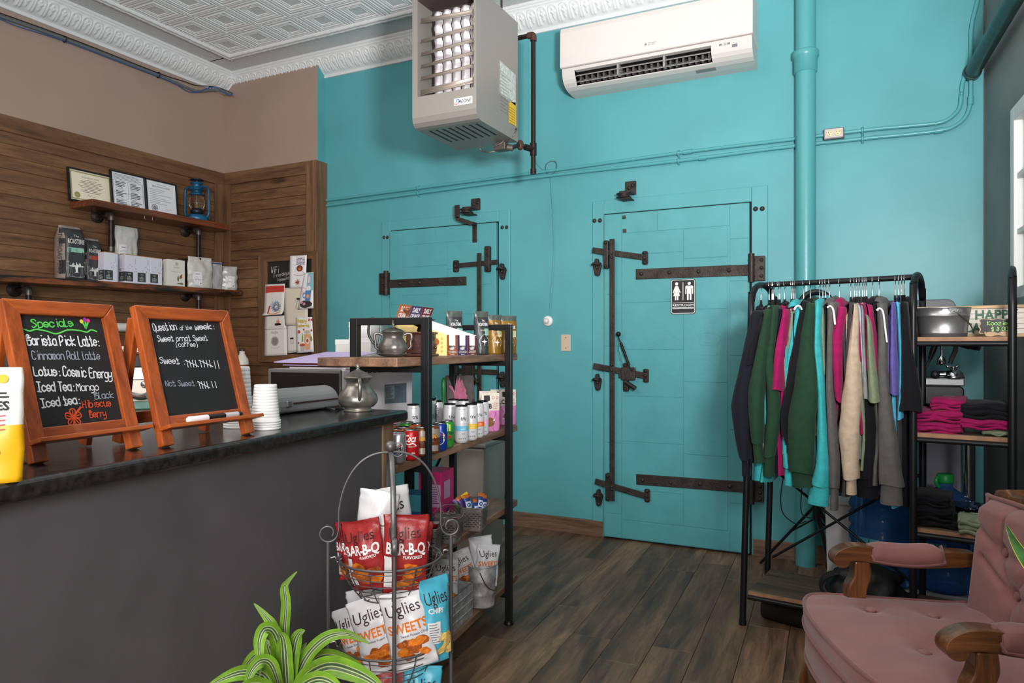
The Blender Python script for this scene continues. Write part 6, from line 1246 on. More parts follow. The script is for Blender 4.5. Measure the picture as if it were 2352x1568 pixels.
# white slim cans
TW = mat('slim_can_white', (206, 206, 210), .35, .15); TLID = mat('slim_can_black_lid', (28, 26, 28), .3, .5)
def d_tru(c):
    def d(t, F, r, h):
        g = G(); g.txt('tru', r*.3, h*.6, h*.115, F, .0008, w=r*.86, bold=.012); g.rect(-r*.4, h*.88, r*.6, h*.886, F, .0008, 5); P(g, 'lettering', BLACK, t)
        if c is not None: g = G(); band(g, F, r, -1.7, 1.7, h*.32, h*.45); P(g, 'colour_band', c, t); g = G(); g.rect(r*.15, h*.395, r*.6, h*.405, F, .0012, 3); g.rect(-r*.1, h*.36, r*.6, h*.37, F, .0012, 4); P(g, 'band_print', CWH, t)
        g = G()
        for y_ in (.25, .225): g.rect(-.0, h*y_, r*.55, h*y_+.0012, F, .0008, 3)
        for k in range(4): g.disc(-r*.35+r*.3*k, h*.12, r*.1, F, .0008, 8)
        P(g, 'small_print', GREYI, t)
    return d
def d_facts(t, F, r, h):
    g = G(); r_ = random.Random(3)
    for k in range(10): g.rect(-r*.6, h*(.85-.045*k), -r*.6+r*(.6+.5*r_.random()), h*(.85-.045*k)+(.004 if k == 2 else .0014), F, .0008, 4)
    P(g, 'facts_print', GREYI, t)
def BC(n, c): return mat(n, c, .4)
tr = [(1060, 1016, d_tru(BC('band_sky', (96, 180, 214))), 'white slim can with a light blue band at the front of its group'), (1082, 1010, d_tru(BC('band_yellow', (222, 178, 40))), 'white slim can with a yellow band'), (1097, 1004, d_tru(BC('band_orange', (226, 110, 40))), 'white slim can with an orange band'), (1108, 999, d_tru(BC('band_pink', (222, 160, 200))), 'white slim can with a pink band beside the pink pouch'), (1033, 1010, d_tru(BC('band_sky', (96, 180, 214))), 'white slim can with a light blue band, behind the green soda cans'), (1003, 999, d_facts, 'white slim can turned to its nutrition print, behind the soda cans'), (983, 998, None, 'white slim can mostly hidden behind the front post'), (949, 1012, d_tru(None), 'white slim can left of the front post, behind the soda cans'), (1042, 993, None, 'white slim can in the back row, left of the pair behind the blue-banded one'), (1064, 995, None, 'white slim can in the back row, right of the pair behind the blue-banded one')]
for u, v, d, lab in tr: p = rkp(u, v, Z3); can(p.x, p.y, TW, lab, d, .0255, .141, 'white slim cans on the second shelf', TLID)
# brush, art box, clear cups, pink pouches
p = rkp(1018, 985, Z3)
t = rthing('brush', 'brush with a green handle standing behind the white slim cans', 'brush', -.22, rky(1019, -.22), Z3)
g = G(); g.lathe([(0, 0), (.022, 0), (.02, .06), (0, .06)], n=16); P(g, 'bristles', mat('bristles_tan', (190, 176, 140), .8, 0, .5, 200), t)
g = G(); g.lathe([(.02, .06), (.021, .062), (.02, .095), (.014, .1), (0, .1)], n=16); P(g, 'ferrule', mat('ferrule_cream', (216, 208, 176), .5), t)
g = G(); g.lathe([(.013, .1), (.009, .11), (.007, .125), (.0095, .15), (.0105, .18), (.009, .215), (.004, .224), (0, .225)], n=16); P(g, 'handle', mat('green_handle', (22, 106, 52), .35), t)
y0 = rky(1045, -.16); t = rthing('art_box', 'dark box painted with a pink hand leaning behind the white slim cans', 'box', -.19, rky(1062, -.19)+.01, Z3+.0, rot=(-.24, .0, .62))
g = G(); g.box((-.065, 0, .09), (.06, .024, .235)); P(g, 'box_body', mat('art_dark_paint', (62, 54, 54), .55, 0, .1, 60, .3, 30), t, bev=.002)
F = lambda a, b, f=0: V((a, -f, b)); g = G(); g.flat([(-.03, .1), (.018, .1), (.022, .13), (.026, .14), (.02, .15), (.022, .165), (.012, .19), (.006, .218), (.0, .2), (-.005, .226), (-.012, .205), (-.018, .222), (-.022, .2), (-.028, .212), (-.03, .175), (-.05, .19), (-.056, .186), (-.036, .16), (-.032, .13)], F, .0008); P(g, 'hand_painting', mat('art_pink_paint', (172, 88, 120), .6, 0, 0, 1, .12, 40), t)
g = G(); FL_ = lambda a, b, f=0: V((-.065-f, -a, b)); g.rect(-.022, .095, -.002, .23, FL_, .0008); P(g, 'side_paint', mat('art_side_red', (120, 58, 50), .6, 0, 0, 1, .5, 60), t)
g = G(); g.box((-.055, .03, 0), (.05, .036, .1)); P(g, 'easel_foot', BLACKM, t)
t = rthing('clear_cup_stack', 'stack of clear plastic cups seen behind the front post', 'cup stack', -.17, rky(989, -.17), Z3)
for k in range(3): g = G(); g.lathe([(.018, .0+.035*k), (.025, .09+.035*k), (.0265, .092+.035*k), (.0255, .093+.035*k), (.0172, .003+.035*k)], n=20, cap=False); P(g, 'clear_cup', mat('clear_plastic', (236, 246, 244), .05, trans=1, ior=1.04), t)
PINKF = mat('pouch_pink', (206, 128, 182), .4, 0, .08, 40); CREF = mat('pouch_cream', (216, 208, 196), .45, 0, .08, 40)
def pinkpouch(u, x, lab, seed, rz, full=True):
    w_, h = .082, .16; t = rthing('snack_pouch', lab, 'snack pouch', x, rky(u, x), Z3, rz=rz, group='pink and cream pouches on the second shelf')
    g, F = pouch(w_, h, .036, seed, 'pouch', .004); b = P(g, 'pouch_body', [CREF, PINKF], t)
    for q in b.data.polygons:
        if q.center.z < h*.56: q.material_index = 1
    g = G(); g.rect(-w_*.36, h*.8, -w_*.05, h*.94, F, .002, 3, 3); g.txt('.CFB', -w_*.22, h*.6, h*.13, F, .002, w=w_*.5, bold=.03)
    g.line([(-w_*.2, h*.12), (-w_*.22, h*.04)], .0012, F, .002); g.line([(w_*.08, h*.12), (w_*.12, h*.03), (w_*.18, h*.03)], .0012, F, .002); g.line([(-w_*.3, h*.36), (-w_*.4, h*.46)], .0012, F, .002); g.line([(w_*.14, h*.36), (w_*.24, h*.46), (w_*.2, h*.5)], .0012, F, .002); P(g, 'dark_print', BLACK, t)
    g = G()
    for k in range(4): g.line([(w_*.08, h*(.73-.045*k)), (w_*.2, h*(.74-.045*k)), (w_*.36, h*(.725-.045*k))], .0014, F, .002)
    for x_ in (.12, .34): g.disc(w_*x_, h*.88, .006, F, .002, 10, r0=.0045)
    P(g, 'red_print', mat('pouch_red_print', (176, 70, 74), .6), t)
    g = G(); g.m = 0; g.disc(-w_*.08, h*.25, w_*.24, F, .0022, 20); g.m = 1; g.flat([(-w_*.34, h*.2), (-w_*.33, h*.17), (w_*.16, h*.29), (w_*.15, h*.325)], F, .003); P(g, 'cookie_picture', [mat('cookie_brown', (120, 82, 46), .7, 0, 0, 1, .35, 300), CWH], t)
    if full: pass
pinkpouch(1126, -.035, 'pink and cream snack pouch, nearest the white slim cans', 31, .65)
pinkpouch(1121, -.095, 'pink and cream snack pouch directly behind the nearest one', 32, .6)
pinkpouch(1166, -.045, 'pink and cream snack pouch behind the right post', 33, .7)
pinkpouch(1146, -.085, 'pink and cream snack pouch at the back, between two others', 34, .6)
# ---- third shelf
t = rthing('value_pack_box', 'bright pink value pack box on the third shelf behind the front post', 'box', -.2, rky(1000, -.2), Z2, rz=.0)
MAG = mat('pink_carton', (196, 40, 112), .45)
g = G(); g.box((-.05, -.05, 0), (.05, .07, .2)); P(g, 'carton', MAG, t, bev=.001)
FY = lambda a, b, f=0: V((a, -.05-f, b)); FXx = lambda a, b, f=0: V((.05+f, a, b))
g = G(); g.txt('VALUE PACK', -.026, .1, .024, FY, .001, w=.16, rot=-PI/2, bold=.02); P(g, 'lettering', mat('carton_pale_pink', (238, 190, 216), .5), t)
g = G(); g.rect(.006, .06, .046, .15, FY, .001); g.rect(-.03, .09, .03, .16, FXx, .001); P(g, 'pale_panel', mat('carton_pale_panel', (196, 150, 190), .5), t)
g = G(); g.rect(-.01, .03, .02, .05, FXx, .001); rowlines(g, .01, .042, .14, 8, .009, FY, .0015); P(g, 'panel_print', mat('carton_purple_print', (92, 48, 110), .6), t)
t = rthing('blue_carton', 'blue carton with a white ring on the third shelf behind the basket stand', 'box', -.18, rky(944, -.18), Z2)
g = G(); g.box((-.05, -.04, 0), (.06, .05, .16)); P(g, 'carton', [mat('blue_carton', (26, 84, 140), .4)], t, bev=.001); FY = lambda a, b, f=0: V((a, -.04-f, b)); FXx = lambda a, b, f=0: V((.06+f, a, b))
g = G(); g.disc(0, .05, .034, FXx, .001, 20, r0=.028); g.rect(-.03, .045, .03, .06, FXx, .001); P(g, 'ring_print', CWH, t); g = G(); g.rect(-.04, .1, .05, .16, FXx, .001); g.rect(-.05, .1, .06, .16, FY, .001); P(g, 'teal_band', mat('teal_band', (60, 140, 160), .5), t)
t = rthing('storage_bin', 'grey plastic storage bin with a clear crumpled bag on top, behind the shelving', 'storage bin', -.42, rky(1090, -.42), 0)
GB = mat('grey_bin_plastic', (126, 124, 116), .4)
g = G(); g.add([(-.1, -.16, 0), (.1, -.16, 0), (.1, .16, 0), (-.1, .16, 0), (-.13, -.19, .68), (.13, -.19, .68), (.13, .19, .68), (-.13, .19, .68)], [(3, 2, 1, 0), (4, 5, 6, 7), (0, 1, 5, 4), (1, 2, 6, 5), (2, 3, 7, 6), (3, 0, 4, 7)]); P(g, 'bin', GB, t, bev=.015)
g = G(); g.box((-.14, -.2, .68), (.14, .2, .7)); P(g, 'rim', GB, t, bev=.005)
g = G(); g.ball((0, 0, .72), .12, 16, (.95, 1.3, .45)); b = P(g, 'crumpled_bag', mat('clear_film', (200, 222, 220), .12, trans=.75, bump=.8, bs=30, ior=1.15), t)
for v_ in b.data.vertices: n_ = noise.noise(v_.co*26); v_.co *= 1+.08*n_; v_.co.z = max(v_.co.z, .702)
BK = mat('galvanised_basket', (140, 134, 130), .42, .6, .12, 60, .2, 25); BKH = mat('basket_slot_dark', (44, 40, 38), .6)
def basket(u, v, lab, fill, w_=.048, d_=.042, h=.088, rz=.0):
    p = rkp(u, v, Z2); t = rthing('wire_basket', lab, 'basket', p.x, p.y, Z2, rz=rz, group='punched metal baskets on the third shelf')
    def sq(k, z): s = .82+.18*z/h; c = rbox(-w_*s, -d_*s, w_*s, d_*s, .012, 5); return [V((a, b, z)) for a, b in c]
    zs_ = [0, .003]+[h*i/6 for i in range(1, 7)]; vs_ = []; 
    for z in zs_: vs_ += sq(0, z)
    n = len(sq(0, 0)); g = G(); g.add(vs_, [(j*n+i, j*n+(i+1) % n, (j+1)*n+(i+1) % n, (j+1)*n+i) for j in range(len(zs_)-1) for i in range(n)]+[tuple(range(n))], True); P(g, 'basket_wall', BK, t)
    g = G(); g.tube(sq(0, h), .0025, 6, closed=True); P(g, 'rim_wire', BK, t)
    g = G()
    for s, ax in ((1, 0), (-1, 0), (1, 1), (-1, 1)):
        for j in range(7):
            for i in range(4):
                z = h*(.2+.09*j); sc = .82+.18*z/h; a = -.026+.016*i+(.008 if j % 2 else 0); L2 = .01
                if ax == 0: q = [V((a, s*(d_*sc+.0007), z)), V((a+L2, s*(d_*sc+.0007), z)), V((a+L2, s*(d_*sc+.0009), z+.0028)), V((a, s*(d_*sc+.0009), z+.0028))]
                else: q = [V((s*(w_*sc+.0007), a, z)), V((s*(w_*sc+.0007), a+L2, z)), V((s*(w_*sc+.0009), a+L2, z+.0028)), V((s*(w_*sc+.0009), a, z+.0028))]
                g.add(q, [(0, 1, 2, 3)])
    P(g, 'punched_slots', BKH, t)
    g = G(); g.tube([(w_*.9, d_*.3, h*.9), (w_+.006, d_*.5, h+.012), (w_*.7, d_+.006, h+.028), (0, d_+.01, h+.034), (-w_*.7, d_+.006, h+.028), (-w_-.006, d_*.5, h+.012), (-w_*.9, d_*.3, h*.9)], .0018, 6, k=3); P(g, 'handle_wire', BK, t)
    fill(p, h, w_, d_)
def bar(name, lab, grp, cat, p, off, size, rot, mats, deco=None):
    """a small wrapped snack lying in a basket"""
    pos = rk(p.x+off[0], p.y+off[1], Z2+off[2]); o = bpy.data.objects.new(name, None); COL.objects.link(o); o.empty_display_size = .02; o.location = pos; o.rotation_euler = (rot[0], rot[1], rot[2]+RA); tag(o, lab, cat, grp)
    w_, h, d = size; g, F = pouch(w_, h, d, (off[0]+off[1])*91, 'pillow', .001, 8, 12); b = P(g, 'wrapper', mats, o)
    if len(mats) > 1:
        for q in b.data.polygons:
            if q.center.z < h*.14 or q.center.z > h*.86: q.material_index = 1
    if deco: deco(o, F, w_, h)
IQB = mat('bar_blue', (34, 64, 128), .35, .1, .1, 60); IQO = mat('bar_orange', (200, 104, 44), .35, .2, .1, 60); IQP = mat('bar_purple', (92, 48, 124), .35, .1, .1, 60); IQY = mat('bar_yellow', (232, 200, 40), .4); IQC = mat('bar_cyan', (60, 140, 196), .4); BWH = mat('bar_white', (216, 210, 208), .4, 0, .1, 60); BRD = mat('bar_crimson', (150, 28, 60), .4, 0, .1, 60)
def d_iq(o, F, w_, h): g = G(); g.rect(-w_*.36, h*.34, w_*.36, h*.66, F, .001, 3, 3); P(g, 'print_square', mat('bar_pale_print', (206, 214, 230), .5), o); g = G(); g.disc(0, h*.5, w_*.26, F, .0018, 12, r0=w_*.14); g.rect(-.001, h*.44, .001, h*.56, F, .0018); P(g, 'print_mark', IQB, o)
def fill1(p, h, w_, d_):
    G1 = 'blue and orange bars in the right basket'
    for k, (x, y, z, rx_, ry, rz, m, dc, lab) in enumerate([(-.028, .0, .05, -.2, -.35, .9, [IQP, IQO], None, 'purple bar slanting at the left of the right basket'), (-.008, -.014, .055, -.25, -.12, .9, [IQB, IQO], d_iq, 'blue bar with an orange end standing left of centre in the right basket'), (.02, -.006, .06, -.15, .3, .9, [IQB, IQO], d_iq, 'blue bar leaning right at the top of the right basket'), (.018, -.026, .04, -.3, .25, 1.0, [IQB, IQO], d_iq, 'blue bar low at the front of the right basket'), (.032, .01, .05, -.1, .2, 1.1, [IQB, IQO], d_iq, 'blue bar at the right rim of the right basket'), (-.012, .018, .066, .1, -.5, .7, [IQC, IQY], None, 'light blue bar with a yellow end at the back of the right basket'), (-.036, .012, .045, 0, -.6, .5, [mat('bar_green', (70, 110, 60), .4), IQP], None, 'green and purple bar at the far left of the right basket')]): bar('snack_bar', lab, G1, 'snack bar', p, (x, y, z), (.03, .08, .014), (rx_, ry, rz), m, dc)
def fill2(p, h, w_, d_):
    for k in range(8):
        r = random.Random(k+40); bar('snack_bar', ['white and crimson bar lying across the middle basket, topmost', 'white and crimson bar at the right rim of the middle basket', 'white bar end up at the front of the middle basket', 'white bar at the left rim of the middle basket', 'crimson-edged bar crossing behind the topmost one', 'white bar at the back of the middle basket', 'crimson-edged bar low on the right of the middle basket', 'white bar tucked low at the left of the middle basket'][k], 'white and crimson bars in the middle basket', 'snack bar', p, ((-.015, .02, 0, -.03, .0, -.01, .03, -.03)[k], (-.01, .005, -.03, 0, .015, .03, -.015, -.025)[k], .086+.014*(k in (0, 1, 4))), (.02, .05, .009), (1.1+.25*r.random(), .2*r.random(), .2+.5*r.random()), [BWH, BRD] if k in (0, 1, 4, 6) else [BWH])
def fill3(p, h, w_, d_):
    for k, (x, y, z, rx_, ry, rz, m, lab) in enumerate([(.0, -.02, .055, -.3, .5, .9, [IQO, IQP], 'orange bar leaning in the left basket'), (-.02, -.01, .05, -.2, .1, .8, [IQP, IQO], 'purple bar in the left basket'), (.01, .015, .07, .9, .1, .6, [mat('bar_red', (186, 40, 44), .4), BWH], 'red bar lying at the top of the left basket'), (-.015, .02, .065, .6, -.2, .5, [mat('bar_kraft', (170, 124, 80), .5), BWH], 'tan bar at the back of the left basket')]): bar('snack_bar', lab, 'mixed bars in the left basket', 'snack bar', p, (x, y, z), (.026, .072, .012), (rx_, ry, rz), m)
basket(1088, 1215, 'punched metal basket of blue bars, rightmost on the third shelf', fill1, rz=.1)
basket(1028, 1243, 'punched metal basket of white bars in the middle of the third shelf', fill2, rz=.1)
basket(981, 1268, 'punched metal basket of mixed bars behind the front post', fill3, rz=.1)
# ---- chip bags
CHW = mat('chip_bag_white', (222, 222, 226), .35, 0, .12, 30); CHR = mat('chip_bag_red', (158, 40, 42), .38, 0, .15, 60, .06, 90); CHB = mat('chip_bag_blue', (78, 178, 204), .36, 0, .12, 30); CHIN = mat('chip_bag_inside_grey', (186, 190, 198), .35, .2, .1, 30)
CH1 = mat('chip_orange', (222, 122, 30), .6, 0, .3, 60, .16, 60); CH2 = mat('chip_brown', (172, 86, 34), .6, 0, .3, 60, .2, 60); CH3 = mat('chip_gold', (232, 196, 112), .6, 0, .3, 60, .12, 60); BRI = mat('chip_dark_letters', (60, 34, 34), .5); ORI = mat('chip_orange_letters', (232, 122, 30), .5)
def chipbag(pos, kind, lab, grp, rz=0, lean=0, roll=0, w_=.1, h=.165, d=.042, back=False, seed=0):
    rz0 = math.atan2(-pos.x, pos.y)+rz; o = bpy.data.objects.new('chip_bag', None); COL.objects.link(o); o.empty_display_size = .03
    mt = M.Translation(pos) @ M.Rotation(rz0, 4, 'Z') @ M.Rotation(roll, 4, 'Y') @ M.Rotation(-lean, 4, 'X'); o.location = pos; o.rotation_euler = mt.to_euler(); tag(o, lab, 'chip bag', grp)
    r = random.Random(seed*7+1); base = {'w': CHW, 'r': CHR, 'b': CHB}[kind]
    g, F = pouch(w_, h, d, seed+.3, 'pillow', .006, 14, 26); b = P(g, 'bag_film', [base], o)
    if back:
        g = G(); g.rect(-w_*.2, h*.3, w_*.28, h*.62, F, .002, 4, 4); P(g, 'facts_panel', WHITE, o); g = G(); g.txt('Nutrition Facts', 0.004, h*.57, h*.035, F, .003, w=w_*.4, bold=.02); rowlines(g, -w_*.17, w_*.26, h*.54, 8, h*.028, F, .003, .2); P(g, 'facts_print', BRI, o); return o
    g = G(); g.txt('Uglies', -.002, h*.72, h*.15, F, .002, w=w_*.72, bold=.0, rot=.06); P(g, 'brand_lettering', BRI, o)
    if kind == 'w':
        g = G(); g.txt('SWEETS', 0, h*.5, h*.12, F, .002, w=w_*.82, bold=.02, rot=.04); P(g, 'flavour_lettering', ORI, o)
        g = G(); g.txt('Sweet Potato Chips', w_*.1, h*.44, h*.032, F, .002, w=w_*.58); P(g, 'small_lettering', BRI, o)
    elif kind == 'r':
        g = G(); g.txt('BAR-B-Q', .0, h*.54, h*.12, F, .002, w=w_*.84, bold=.03, ys=1.15); g.txt('FLAVORED', w_*.14, h*.48, h*.04, F, .002, w=w_*.4, bold=.02); P(g, 'flavour_lettering', WHITE, o)
    else:
        g = G(); g.txt('CHIPS', -w_*.1, h*.62, h*.06, F, .002, w=w_*.46, bold=.03); g.rect(-w_*.36, h*.26, w_*.02, h*.52, F, .002, 4, 4); P(g, 'flavour_lettering', WHITE, o)
        g = G(); rowlines(g, -w_*.34, w_*.0, h*.5, 8, h*.03, F, .003); P(g, 'facts_print', GREYI, o)
    g = G()
    cx = {'w': .0, 'r': -.02, 'b': .3}[kind]; 
    for k in range(11): g.m = k % 2; g.flat(blob(w_*(cx+.52*(r.random()-.5)), h*(.12+.26*r.random()), w_*.14, h*.055, 10, .7, r), F, .002+.0002*k)
    P(g, 'chips_picture', [CH3 if kind == 'b' else CH1, CH3 if kind == 'b' else CH2], o)
    if kind == 'r': g = G(); g.rect(-w_*.46, h*.1, -w_*.3, h*.5, F, .002, 3, 6); P(g, 'barcode_panel', WHITE, o)
    return o
# ---- bottom shelf: bucket and bin of chips
GALV = mat('galvanised_zinc', (178, 178, 180), .5, .5, .12, 60, .22, 30)
p = rkp(1105, 1388, Z1); t = rthing('metal_bucket', 'round galvanised bucket of chip bags on the bottom shelf', 'bucket', p.x, p.y, Z1); r0, r1, hb_ = .052, .063, .165
g = G(); g.lathe([(r0-.004, .004), (r0, 0), (r0+.001, .006), (r0+(r1-r0)*.3, hb_*.3), (r0+(r1-r0)*.3+.0015, hb_*.32), (r0+(r1-r0)*.34, hb_*.34), (r0+(r1-r0)*.62, hb_*.62), (r0+(r1-r0)*.62+.0015, hb_*.64), (r0+(r1-r0)*.66, hb_*.66), (r1, hb_), (r1-.002, hb_), (r0-.002, .006), (0, .005)], n=36); P(g, 'bucket_wall', GALV, t)
g = G(); g.tube([(r1*math.cos(a*PI/16), r1*math.sin(a*PI/16), hb_) for a in range(32)], .0028, 6, closed=True); P(g, 'rolled_rim', GALV, t)
g = G(); g.tube([(.02, -r1-.002, hb_*.9), (.045, -.05, hb_*.55), (.064, -.0, hb_*.4), (.05, .045, hb_*.55), (.02, r1+.002, hb_*.9)], .0022, 6, k=4); P(g, 'bail_handle', mat('rusty_wire', (110, 84, 70), .5, .7), t)
c = rk(p.x, p.y, Z1); chipbag(c+V((-.035, -.025, .07)), 'w', 'white chip bag at the left of the round bucket', 'chip bags in the round bucket', .1, -.12, -.35, seed=2); chipbag(c+V((.02, .0, .075)), 'w', 'white chip bag at the right of the round bucket', 'chip bags in the round bucket', .3, .1, .12, seed=3); chipbag(c+V((-.0, .03, .1)), 'w', 'white chip bag showing its grey top at the back of the round bucket', 'chip bags in the round bucket', .2, .1, -.1, seed=4, back=True)
x1 = -.012; y1 = rky(1086, x1); t = rthing('metal_bin', 'rectangular galvanised bin of chip bags on the bottom shelf', 'bin', x1, y1, Z1); bw, bl, bh = .2, .34, .125
g = G(); g.box((-bw, -bl, 0), (0, 0, .003))
for q in (((-bw, -bl, .003), (-bw+.003, 0, bh)), ((-.003, -bl, .003), (0, 0, bh)), ((-bw+.003, -bl, .003), (-.003, -bl+.003, bh)), ((-bw+.003, -.003, .003), (-.003, 0, bh))): g.box(*q)
P(g, 'bin_wall', GALV, t)
for z in (.03, .062, .094): g = G(); g.cyl((.0005, -bl+.006, z), (.0005, -.006, z), .0028, n=8); g.cyl((-bw+.006, -bl-.0005, z), (-.006, -bl-.0005, z), .0028, n=8); P(g, 'pressed_rib', GALV, t)
g = G(); g.box((-bw-.002, -bl-.002, bh-.006), (.002, -bl+.004, bh)); g.box((-bw-.002, -.004, bh-.006), (.002, .002, bh)); g.box((-.004, -bl, bh-.006), (.002, 0, bh)); g.box((-bw-.002, -bl, bh-.006), (-bw+.004, 0, bh)); P(g, 'rim', GALV, t)
c = rk(x1, y1, Z1); bc = lambda a, b, z: rk(x1+a, y1+b, Z1+z)
chipbag(bc(-.06, -.13, .075), 'w', 'white chip bag standing tall in the rectangular bin, chips picture in front', 'chip bags in the rectangular bin', .25, .45, .15, .105, .165, seed=5)
chipbag(bc(-.03, -.2, .09), 'w', 'white chip bag lying back side up across the rectangular bin', 'chip bags in the rectangular bin', .5, 1.0, .9, .1, .16, back=True, seed=6)
chipbag(bc(-.08, -.24, .06), 'w', 'white chip bag leaning at the left of the rectangular bin', 'chip bags in the rectangular bin', .1, .7, -.3, .1, .16, seed=7)
chipbag(bc(-.13, -.1, .07), 'w', 'white chip bag at the back of the rectangular bin', 'chip bags in the rectangular bin', .0, .2, -.1, .1, .16, seed=8)
# ================================================================= wire basket stand in front of the counter
S = at(897, 795, 1.6); S.z = 0; LT = V((CS, SN, 0)); TC = V((SN, -CS, 0)); WIRE = mat('grey_wrought_iron', (112, 111, 112), .42, .65, .06, 80)
t = thing('basket_stand', 'grey wrought iron stand holding three round wire baskets of chip bags', 'basket stand', S)
dirs = [(.03, .132), (.132, -.03), (-.03, -.132), (-.132, .03)]
ZP = .772; ZA = .965
for k, (a, b) in enumerate(dirs):
    e = LT*a+TC*b; u = e.normalized(); g = G()
    g.cyl(e, e+V((0, 0, ZP)), .0043, n=10); g.lathe([(.009, 0), (.009, .006), (.006, .01)], e, 10); P(g, 'post', WIRE, t)
    g = G(); cz = ZP+.02; rr_ = .021
    # arch from the scroll up to the crown
    arch = []
    A0 = e-u*.022+V((0, 0, cz+.004))
    for i in range(1, 13): q = i/12*PI/2; arch.append(V((0, 0, 0))+u*((e.length-.022)*math.cos(q)**.8 if q < PI/2-1e-6 else 0)+V((0, 0, cz+.02+(ZA-cz-.02)*math.sin(q))))
    sp2 = [e+u*((.011+.0105*i/16)*math.cos(math.radians(215-i*24.4)))+V((0, 0, cz+(.011+.0105*i/16)*math.sin(math.radians(215-i*24.4)))) for i in range(17)]
    g.tube(sp2+[e-u*.0235+V((0, 0, cz+.012))]+arch, [(.0024, .0024)]*2 if k % 2 else [(.006, .002)]*2, 8, k=3, flat=(u.cross(V((0, 0, 1)))) if k % 2 == 0 else None); P(g, 'scroll_arch', WIRE, t)
g = G(); g.ball((0, 0, ZA+.012), .0125, 14); g.cyl((0, 0, ZA-.006), (0, 0, ZA+.004), .006, n=10); P(g, 'finial_ball', WIRE, t)
def wbasket(z0, z1, r0, r1):
    g = G(); c = lambda r, z, n=40: [(r*math.cos(2*PI*i/n), r*math.sin(2*PI*i/n), z) for i in range(n)]
    g.tube(c(r1, z1), .0027, 8, closed=True); b = P(g, 'basket_rim', WIRE, t); g = G()
    for f in (.12, .3, .48, .66, .84): g.tube(c(r1+(r0-r1)*f**1.5, z1+(z0-z1)*f), .0011, 6, closed=True)
    for r in (r0, r0*.62, r0*.25): g.tube(c(r, z0), .0014, 6, closed=True)
    P(g, 'ring_wires', WIRE, b); g = G()
    for i in range(14):
        q = 2*PI*i/14; d_ = V((math.cos(q), math.sin(q), 0)); g.tube([d_*r1+V((0, 0, z1))]+[d_*(r1+(r0-r1)*f**1.5)+V((0, 0, z1+(z0-z1)*f)) for f in (.3, .6, .9)]+[d_*r0+V((0, 0, z0)), d_*.01+V((0, 0, z0))], .0013, 6)
    P(g, 'rib_wires', WIRE, b)
    for a, b_ in dirs:
        e = LT*a+TC*b_; u = e.normalized(); g = G(); g.tube([u*(e.length-.006)+V((0, 0, z1+.004)), u*(e.length-.016)+V((0, 0, z1+.006)), u*(r1+.004)+V((0, 0, z1-.006)), u*(r1-.006)+V((0, 0, z1+.002))], .0022, 6, k=3); P(g, 'hook', STEEL, t)
BR1 = .112
for z0, z1 in ((.652, .733), (.462, .548), (.25, .335)): wbasket(z0, z1, .068, BR1)
def sb(u, v, d, **k): return chipbag(at(u, v, d), **k)
G1 = 'chip bags in the upper wire basket'
sb(930, 1362, 1.545, kind='r', lab='red chip bag standing at the front of the upper wire basket', grp=G1, rz=.0, lean=-.06, roll=.02, w_=.098, h=.172, seed=11)
sb(857, 1352, 1.56, kind='r', lab='red chip bag leaning left in the upper wire basket', grp=G1, rz=-.35, lean=-.02, roll=-.2, w_=.09, h=.152, seed=12)
sb(942, 1330, 1.64, kind='r', lab='red chip bag half hidden at the right of the upper wire basket', grp=G1, rz=.2, lean=.1, roll=.12, w_=.085, h=.13, seed=13)
sb(905, 1300, 1.66, kind='w', lab='white chip bag rising at the back of the upper wire basket', grp=G1, rz=.1, lean=-.05, roll=-.12, w_=.11, h=.185, seed=14)
sb(850, 1290, 1.61, kind='w', lab='white chip bag with its facts panel turned forward, upper wire basket', grp=G1, rz=-.2, lean=-.1, roll=.16, w_=.09, h=.165, back=True, seed=15)
sb(812, 1330, 1.63, kind='r', lab='red chip bag at the far left edge of the upper wire basket', grp=G1, rz=-.5, lean=0, roll=-.1, w_=.07, h=.13, seed=16)
G2 = 'chip bags in the middle wire basket'
sb(957, 1532, 1.53, kind='w', lab='white chip bag with the big chips picture, front right of the middle basket', grp=G2, rz=.05, lean=.1, roll=-.2, w_=.1, h=.165, seed=21)
sb(890, 1540, 1.54, kind='w', lab='white chip bag at the front centre of the middle basket', grp=G2, rz=-.1, lean=.1, roll=-.3, w_=.095, h=.16, seed=22)
sb(848, 1540, 1.57, kind='w', lab='white chip bag leaning far left in the middle basket', grp=G2, rz=-.5, lean=.0, roll=-.4, w_=.085, h=.145, seed=23)
sb(875, 1500, 1.66, kind='w', lab='white chip bag with a grey top at the back left of the middle basket', grp=G2, rz=-.2, lean=.05, roll=-.25, w_=.1, h=.155, back=True, seed=24)
sb(930, 1510, 1.65, kind='w', lab='white chip bag at the back centre of the middle basket', grp=G2, rz=.0, lean=.0, roll=-.05, w_=.1, h=.15, seed=25)
sb(1000, 1520, 1.56, kind='b', lab='light blue chip bag at the right of the middle basket', grp=G2, rz=.55, lean=.0, roll=-.02, w_=.075, h=.185, seed=26)
G3 = 'chip bags in the lowest wire basket'
sb(965, 1690, 1.56, kind='b', lab='light blue chip bag peeping from the lowest basket', grp=G3, rz=.1, lean=.0, roll=.05, w_=.085, h=.15, seed=27)
sb(910, 1700, 1.56, kind='r', lab='reddish chip bag peeping from the lowest basket', grp=G3, rz=0, lean=0, roll=0, w_=.085, h=.15, seed=28)
